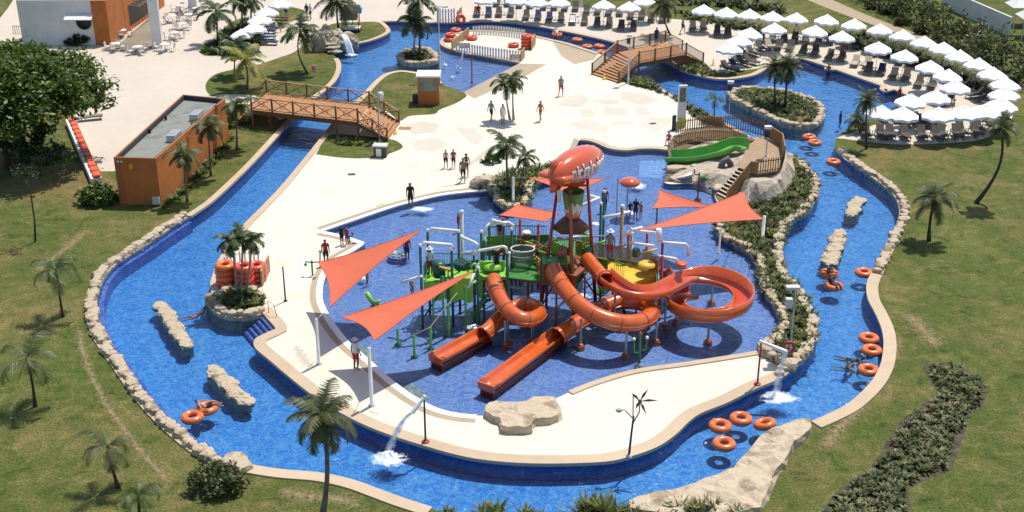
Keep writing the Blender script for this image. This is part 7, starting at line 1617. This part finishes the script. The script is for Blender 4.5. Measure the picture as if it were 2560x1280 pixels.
# ================================================================ people
SKINS = [mat('tan_skin', (.40, .22, .14), .55, sub=.1), mat('brown_skin', (.20, .10, .06), .55), mat('pale_skin', (.55, .34, .25), .55)]
CLO = {k: mat(k + '_cloth', c, .8, tuple(x * .8 for x in c), 9) for k, c in {'black': (.015, .015, .018), 'white': (.72, .72, .70), 'red': (.42, .03, .03), 'navy': (.02, .03, .11), 'magenta': (.28, .02, .12), 'grey': (.28, .28, .28), 'orange': (.65, .2, .04), 'pink': (.6, .2, .25), 'teal': (.03, .2, .22), 'khaki': (.35, .28, .18)}.items()}
HAIR = mat('dark_hair', (.022, .015, .011), .5); EYE = mat('eye', (.02, .015, .012), .3)
def skeleton(pose):
    J = {}; E = []
    def j(n, p, r): J[n] = (Vector(p), r)
    def e(a, b, part): E.append((a, b, part))
    st = {'stand': dict(l=(0, 0), a=(.02, -.02), k=0), 'walk': dict(l=(-.22, .2), a=(.16, -.14), k=.06), 'wait': dict(l=(.0, -.05), a=(-.12, -.12), k=.02)}.get(pose)
    if st:
        j('pelvis', (0, 0, .95), .125); j('waist', (0, 0, 1.1), .112); j('chest', (0, 0, 1.3), .135); j('neckb', (0, 0, 1.45), .07); j('neck', (0, -.005, 1.53), .05); j('jaw', (0, -.02, 1.60), .07); j('head', (0, -.01, 1.67), .088); j('crown', (0, .005, 1.735), .055)
        for s, nm in ((1, 'L'), (-1, 'R')):
            ly = st['l'][0] if s > 0 else st['l'][1]; ay = st['a'][0] if s > 0 else st['a'][1]
            j('sh' + nm, (s * .175, 0, 1.42), .06); j('el' + nm, (s * .225, ay * .5 + .02, 1.15), .042); j('wr' + nm, (s * .235, ay * 1.3 - .05, .92), .028); j('pa' + nm, (s * .237, ay * 1.45 - .065, .85), .03)
            j('hip' + nm, (s * .09, ly * .1, .9), .092); j('kn' + nm, (s * .1, ly * .5 - .03 - (st['k'] if ly < 0 else 0), .5), .06); j('an' + nm, (s * .1, ly + .03 + (st['k'] if ly > 0 else 0), .085), .04); j('to' + nm, (s * .11, ly - .15 + (st['k'] if ly > 0 else 0), .035), .035)
    elif pose == 'float':   # lying back in a swim tube, knees over the rim
        j('pelvis', (0, .02, .05), .125); j('waist', (0, .14, .14), .112); j('chest', (0, .30, .27), .135); j('neckb', (0, .42, .37), .07); j('neck', (0, .46, .43), .05); j('jaw', (0, .47, .50), .07); j('head', (0, .49, .56), .088); j('crown', (0, .51, .62), .055)
        for s, nm in ((1, 'L'), (-1, 'R')):
            j('sh' + nm, (s * .175, .38, .34), .06); j('el' + nm, (s * .40, .33, .27), .042); j('wr' + nm, (s * .50, .12, .22), .028); j('pa' + nm, (s * .51, .05, .215), .03)
            j('hip' + nm, (s * .1, -.03, .06), .092); j('kn' + nm, (s * .13, -.40, .28), .06); j('an' + nm, (s * .14, -.72, .02), .04); j('to' + nm, (s * .15, -.86, .0), .035)
    elif pose == 'swim':    # breast stroke, head up
        j('pelvis', (0, .25, -.08), .125); j('waist', (0, .1, -.04), .112); j('chest', (0, -.1, .0), .135); j('neckb', (0, -.24, .06), .07); j('neck', (0, -.3, .12), .05); j('jaw', (0, -.33, .18), .07); j('head', (0, -.33, .24), .088); j('crown', (0, -.31, .31), .055)
        for s, nm in ((1, 'L'), (-1, 'R')):
            j('sh' + nm, (s * .175, -.2, .02), .06); j('el' + nm, (s * .42, -.3, .02), .042); j('wr' + nm, (s * .55, -.5, .03), .028); j('pa' + nm, (s * .57, -.57, .03), .03)
            j('hip' + nm, (s * .1, .3, -.1), .092); j('kn' + nm, (s * .14, .68, -.1), .06); j('an' + nm, (s * .16, 1.05, -.07), .04); j('to' + nm, (s * .17, 1.2, -.09), .035)
    elif pose == 'sit':
        j('pelvis', (0, 0, .12), .125); j('waist', (0, .0, .26), .112); j('chest', (0, -.02, .46), .135); j('neckb', (0, -.03, .61), .07); j('neck', (0, -.04, .68), .05); j('jaw', (0, -.06, .75), .07); j('head', (0, -.05, .82), .088); j('crown', (0, -.035, .88), .055)
        for s, nm in ((1, 'L'), (-1, 'R')):
            j('sh' + nm, (s * .175, -.02, .58), .06); j('el' + nm, (s * .24, -.08, .32), .042); j('wr' + nm, (s * .2, -.3, .2), .028); j('pa' + nm, (s * .19, -.37, .18), .03)
            j('hip' + nm, (s * .1, -.04, .11), .092); j('kn' + nm, (s * .13, -.46, .13), .06); j('an' + nm, (s * .13, -.52, -.28), .04); j('to' + nm, (s * .13, -.66, -.33), .035)
    e('pelvis', 'waist', 'torso'); e('waist', 'chest', 'torso'); e('chest', 'neckb', 'torso'); e('neckb', 'neck', 'neck'); e('neck', 'jaw', 'head'); e('jaw', 'head', 'head'); e('head', 'crown', 'head')
    fwd = (J['jaw'][0] - J['crown'][0]); d0 = Vector((0, -1, .0)); j('nose', J['head'][0] + d0 * .098 + Vector((0, 0, -.012)), .014); e('head', 'nose', 'head')
    for s, nm in ((1, 'L'), (-1, 'R')):
        e('neckb', 'sh' + nm, 'torso'); e('sh' + nm, 'el' + nm, 'uparm'); e('el' + nm, 'wr' + nm, 'forearm'); e('wr' + nm, 'pa' + nm, 'hand'); e('pelvis', 'hip' + nm, 'pelvis'); e('hip' + nm, 'kn' + nm, 'thigh'); e('kn' + nm, 'an' + nm, 'calf'); e('an' + nm, 'to' + nm, 'foot')
        j('ear' + nm, J['head'][0] + Vector((s * .095, .012, -.01)), .016); e('head', 'ear' + nm, 'head')
        d = (J['pa' + nm][0] - J['wr' + nm][0]).normalized(); sd = Vector((0, 1, 0)) if abs(d.y) < .8 else Vector((1, 0, 0)); sd = (sd - d * sd.dot(d)).normalized(); cu = d.cross(sd) * (s * (1 if abs(d.z) > .5 else 0) * -.25)
        for k, (o, l) in enumerate(((-.027, .062), (-.009, .078), (.009, .072), (.027, .055))):
            a = f'f{k}a{nm}'; b = f'f{k}b{nm}'; q = J['pa' + nm][0] + sd * o; j(a, q + d * l * .55 + cu * l * .3, .0095); j(b, q + d * l + cu * l * .9, .0085); e('pa' + nm, a, 'hand'); e(a, b, 'hand')
        j('th' + nm, J['wr' + nm][0].lerp(J['pa' + nm][0], .5) - sd * .042 + d * .02, .0105); j('tt' + nm, J['wr' + nm][0].lerp(J['pa' + nm][0], .5) - sd * .055 + d * .055, .009); e('pa' + nm, 'th' + nm, 'hand'); e('th' + nm, 'tt' + nm, 'hand')
    return J, E
BODY = {}
def body(pose):
    if pose in BODY: return BODY[pose]
    J, E = skeleton(pose); names = list(J); ix = {n: i for i, n in enumerate(names)}
    me = bpy.data.meshes.new('skel'); me.from_pydata([J[n][0] for n in names], [(ix[a], ix[b]) for a, b, _ in E], [])
    o = bpy.data.objects.new('skel', me); COL.objects.link(o); o.modifiers.new('Skin', 'SKIN')
    if not me.skin_vertices: raise RuntimeError('no skin layer')
    for i, n in enumerate(names):
        r = J[n][1]; me.skin_vertices[0].data[i].radius = (r * 1.08, r) if n in ('pelvis', 'waist', 'chest') else (r, r)
    me.skin_vertices[0].data[ix['pelvis']].use_root = True
    o.modifiers['Skin'].use_smooth_shade = True; ss = o.modifiers.new('Sub', 'SUBSURF'); ss.levels = 1; ss.render_levels = 1
    bpy.context.view_layer.update(); m = bpy.data.meshes.new_from_object(o.evaluated_get(bpy.context.evaluated_depsgraph_get())); COL.objects.unlink(o); bpy.data.objects.remove(o); m.materials.clear(); m.materials.append(SKINS[0])
    for p in m.polygons: p.use_smooth = True
    def near(p):
        best = None
        for a, b, part in E:
            A, B = J[a][0], J[b][0]; t = max(0, min(1, (p - A).dot(B - A) / max(1e-9, (B - A).length_squared))); d = (p - A.lerp(B, t)).length - (J[a][1] * (1 - t) + J[b][1] * t)
            if best is None or d < best[0]: best = (d, part, t)
        return best[1], best[2]
    lab = [near(p.center) for p in m.polygons]; hc = J['head'][0]
    def cloth(name, test, off):
        bm = bmesh.new(); bm.from_mesh(m); bm.faces.ensure_lookup_table(); bm.normal_update(); kill = [f for i, f in enumerate(bm.faces) if not test(lab[i], m.polygons[i].center)]
        nv = {v: v.normal.copy() for v in bm.verts}
        for v in bm.verts: v.co += nv[v] * off
        bmesh.ops.delete(bm, geom=kill, context='FACES'); c = bpy.data.meshes.new(name); bm.to_mesh(c); bm.free(); c.materials.append(CLO['black']); return c
    cl = {'shorts': cloth('shorts', lambda l, c: l[0] == 'pelvis' or (l[0] == 'thigh' and l[1] < .68) or (l[0] == 'torso' and l[1] < .35 and (c - J['pelvis'][0]).length < .17), .016),
          'briefs': cloth('swimwear', lambda l, c: l[0] == 'pelvis' or (l[0] == 'thigh' and l[1] < .16), .01),
          'shirt': cloth('shirt', lambda l, c: (l[0] == 'torso' and (c - J['pelvis'][0]).length > .05) or (l[0] == 'uparm' and l[1] < .6), .014),
          'top': cloth('bikini_top', lambda l, c: l[0] == 'torso' and (c - J['chest'][0]).length < .165 and l[1] < .95, .01),
          'hair': cloth('hair', lambda l, c: l[0] == 'head' and ((c - hc).z > .035 or ((c - hc).y > .02 and (c - hc).z > -.06)), .014),
          'long': cloth('hair', lambda l, c: (l[0] == 'head' and ((c - hc).z > .035 or (c - hc).y > .0)) or (l[0] in ('neck',) and c.y > hc.y), .022)}
    bm = bmesh.new()
    for s in (-1, 1): blob(bm, hc + Vector((s * .032, -.083, .008)), (.013, .009, .009), 1, 0)
    tube(bm, [hc + Vector((-.028, -.083, -.052)), hc + Vector((0, -.09, -.055)), hc + Vector((.028, -.083, -.052))], .006, 5)
    f = bpy.data.meshes.new('face'); bm.to_mesh(f); bm.free(); f.materials.append(EYE); cl['face'] = f
    BODY[pose] = (m, cl); return BODY[pose]
def person(label, px, pose='stand', rz=0, s=1.0, skin=0, wear=(('shorts', 'black'),), hair='hair', z=0.0, hat=None, pos=None, group=None):
    m, cl = body(pose); p = pos if pos is not None else P(px[0], px[1], z); o = bpy.data.objects.new('person', m); COL.objects.link(o); o.location = p; o.rotation_euler = (0, 0, rz); o.scale = (s, s, s)
    o.material_slots[0].link = 'OBJECT'; o.material_slots[0].material = SKINS[skin]; tag(o, label, 'person', group)
    def add(me, mt, nm): c = bpy.data.objects.new(nm, me); link(c, o); c.material_slots[0].link = 'OBJECT'; c.material_slots[0].material = mt; return c
    for w_, c in wear: add(cl[w_], CLO[c], {'shorts': 'shorts', 'briefs': 'swimwear', 'shirt': 'shirt', 'top': 'swim_top'}[w_])
    if hair: add(cl[hair], HAIR, 'hair')
    add(cl['face'], EYE, 'face')
    if hat:
        hc = skeleton(pose)[0]['crown'][0]; bm = bmesh.new(); lathe(bm, [(.2, -.045), (.1, -.03), (.1, .05), (.06, .085), (0, .09)], 14, hc); obj('hat', bm, CLO[hat], o)
    return o
person('person in a grey shirt and dark red shorts walking alone on the open deck', (1402,240), 'walk', .3, 1.05, 0, (('shirt', 'grey'), ('shorts', 'red')))
person('person in a pale shirt and dark shorts left of the two deck palms', (1228,302), 'walk', 2.6, 1.0, 1, (('shirt', 'grey'), ('shorts', 'black')))
person('person all in white standing just left of the two deck palms', (1257,311), 'stand', .5, 1.0, 1, (('shirt', 'white'), ('shorts', 'white')))
person('person with long dark hair in a red swimsuit walking right of the deck palms', (1351,303), 'walk', -.6, 1.0, 0, (('briefs', 'red'), ('top', 'red')), 'long')
person('child in dark swim shorts, left one of two walking children on the deck', (1115,420), 'walk', .2, .82, 0, (('shorts', 'black'),))
person('child in a red top, right one of two walking children on the deck', (1134,420), 'walk', .1, .84, 0, (('shirt', 'red'), ('shorts', 'black')))
person('person with long brown hair in a dark swimsuit beside a companion on the deck', (1166,441), 'walk', .1, 1.02, 0, (('briefs', 'black'), ('top', 'black')), 'long')
person('person in khaki and black shorts walking nearest the pool on the deck', (1158,455), 'walk', .1, 1.06, 0, (('shirt', 'khaki'), ('shorts', 'black')))
person('person in black shirt and shorts standing at the shallow pool edge', (1027,521), 'stand', .15, 1.08, 1, (('shirt', 'black'), ('shorts', 'black')), z=-.1)
person('child in black standing on the white edge corner at the left', (855,612), 'stand', .8, .78, 1, (('shirt', 'black'), ('shorts', 'black')))
person('child in magenta standing on the white edge corner at the left', (868,612), 'stand', -.6, .72, 0, (('shirt', 'magenta'), ('shorts', 'magenta')))
person('person in dark red behind the corner of the farther left sail', (816,662), 'stand', .3, .98, 1, (('shirt', 'red'), ('shorts', 'black')))
person('person in a magenta and navy swimsuit standing in the pool by the round table', (1018,654), 'wait', .4, 1.0, 1, (('shirt', 'magenta'), ('shorts', 'navy')), z=-.35)
person('lifeguard in a white shirt and red shorts on the pool edge in sail shade', (891,925), 'stand', 2.6, 1.06, 1, (('shirt', 'white'), ('shorts', 'red')), hat='white')
person('child in red bending at the tall grey post in the pool', (1146,578), 'wait', 1.2, .75, 1, (('shirt', 'red'), ('briefs', 'red')), z=-.35)
person('lifeguard in grey shirt, red shorts and white hat on the yellow platform', (1524,652), 'stand', 3.0, 1.1, 1, (('shirt', 'grey'), ('shorts', 'red')), None, z=2.3, hat='white')
person('attendant in a white shirt and white hat on the left green platform', (1076,690), 'stand', .7, 1.0, 1, (('shirt', 'white'), ('shorts', 'red')), None, z=2.2, hat='white')
person('child in black with an orange cap on the middle green platform', (1242,678), 'stand', .3, .8, 1, (('shirt', 'black'), ('shorts', 'black')), None, z=2.35, hat='orange')
person('person in dark red and black standing in the pool beyond the teal posts', (1511,528), 'wait', .2, 1.0, 1, (('shirt', 'red'), ('shorts', 'black')), z=-.38)
person('person in black in the pool below the mushroom shower', (1588,552), 'stand', -.4, .95, 0, (('shorts', 'navy'), ('shirt', 'black')), z=-.38)
person('child in navy in the pool left of the mushroom shower foot', (1574,545), 'wait', .6, .7, 0, (('shirt', 'navy'), ('shorts', 'red')), z=-.38)
person('child in red seated at the deck corner near the ramp railing', (1672,352), 'sit', -.4, .85, 0, (('shirt', 'pink'), ('shorts', 'red')), z=.3)
person('child standing in the pool under the nearer left sail', (918,712), 'wait', 1, .72, 0, (('shorts', 'teal'),), z=-.35)
person('swimmer in pink in the left river bend beside the rock barrier', (500,783), 'swim', 2.2, 1.0, 0, (('shorts', 'pink'), ('top', 'pink')), z=-.34)
person('swimmer in black by the right bank tubes, the farther of two', (2141,900), 'swim', 1.2, 1.0, 1, (('shorts', 'black'), ('top', 'black')), z=-.34)
person('swimmer in dark red by the right bank tubes, the nearer of two', (2121,918), 'swim', -.5, 1.0, 0, (('shorts', 'black'), ('top', 'red')), z=-.34)
person('person standing waist deep under the terrace edge of the right pool', (2068,204), 'stand', .2, 1.0, 1, (('shorts', 'navy'),), z=-.9)
person('person standing waist deep where the right pool meets the parasols', (2245,264), 'stand', .6, 1.0, 0, (('shorts', 'navy'), ('shirt', 'red')), z=-.9)
person('child in dark clothes waist deep left of the low palm at the river bend', (2098,322), 'stand', 1.4, .9, 1, (('shorts', 'black'), ('shirt', 'black')), z=-.8)
for px, lb, w_, rz, sk in (((517,1021), 'bather in black lying in the lower left orange tube', (('shorts', 'black'),), 2.0, 0), ((2073,684), 'bather in dark shorts on the tube at the tall rock barrier', (('shorts', 'black'),), 2.8, 1), ((2084,715), 'bather in navy lying in the tube below the tall rock barrier', (('shorts', 'navy'), ('shirt', 'black')), .4, 1), ((1393,87), 'bather in white riding the tube in the upper channel', (('shirt', 'white'), ('shorts', 'navy')), .2, 0)):
    q = P(px[0], px[1], WZ); person(lb, None, 'float', rz, .95, sk, w_, pos=Vector((q.x, q.y, WZ + .02)))
person('person in a white shirt and navy shorts standing between the middle row parasols', (1988,104), 'stand', .2, 1.08, 0, (('shirt', 'white'), ('shorts', 'navy')))
person('person in dark clothes walking past the far loungers beside the second bridge palm', (1706,84), 'walk', 1.4, 1.0, 0, (('shirt', 'grey'), ('shorts', 'navy')))
person('person in navy standing on the far side of the second bridge', (1640,113), 'stand', .3, 1.0, 1, (('shirt', 'navy'), ('shorts', 'navy')), z=1.2)
person('person in a red top sitting at the left end of the upper channel loungers', (1196,30), 'sit', .1, 1.0, 0, (('shirt', 'red'), ('shorts', 'black')), z=.36)
person('person in white near the top of the plaza parasols', (716,44), 'stand', .5, 1.0, 0, (('shirt', 'white'), ('shorts', 'navy')))
person('person in black, left of two walking at the right of the plaza parasols', (768,48), 'walk', -.5, 1.0, 1, (('shirt', 'black'), ('shorts', 'black')))
person('person in white and black, right of two walking beside the plaza parasols', (777,50), 'walk', -.4, 1.0, 0, (('shirt', 'white'), ('shorts', 'black')))
person('person in pink lying on a lounger under the plaza parasols', (690,72), 'sit', 1.4, 1.0, 2, (('shirt', 'white'), ('shorts', 'teal')), z=.36)
person('person in orange behind the loungers in the middle row shrubs', (2157,104), 'stand', .2, .95, 2, (('shirt', 'orange'), ('shorts', 'black')))

person('child in teal shorts wading at the foot of the left green deck', (1030,742), 'wait', .8, .72, 2, (('shorts', 'teal'),), z=-.38)
person('child in an orange shirt on the grey green walkway behind the net curtain', (1345,655), 'stand', .4, .75, 0, (('shirt', 'orange'), ('shorts', 'navy')), z=2.2)
person('person in a navy shirt on the back green deck by the lime panel', (1250,612), 'stand', .2, .95, 2, (('shirt', 'navy'), ('shorts', 'khaki')), z=1.9)
person('child in pink wading beside the round dome of the mushroom shower', (1602,545), 'wait', -.9, .7, 2, (('shorts', 'pink'), ('top', 'pink')), z=-.38)
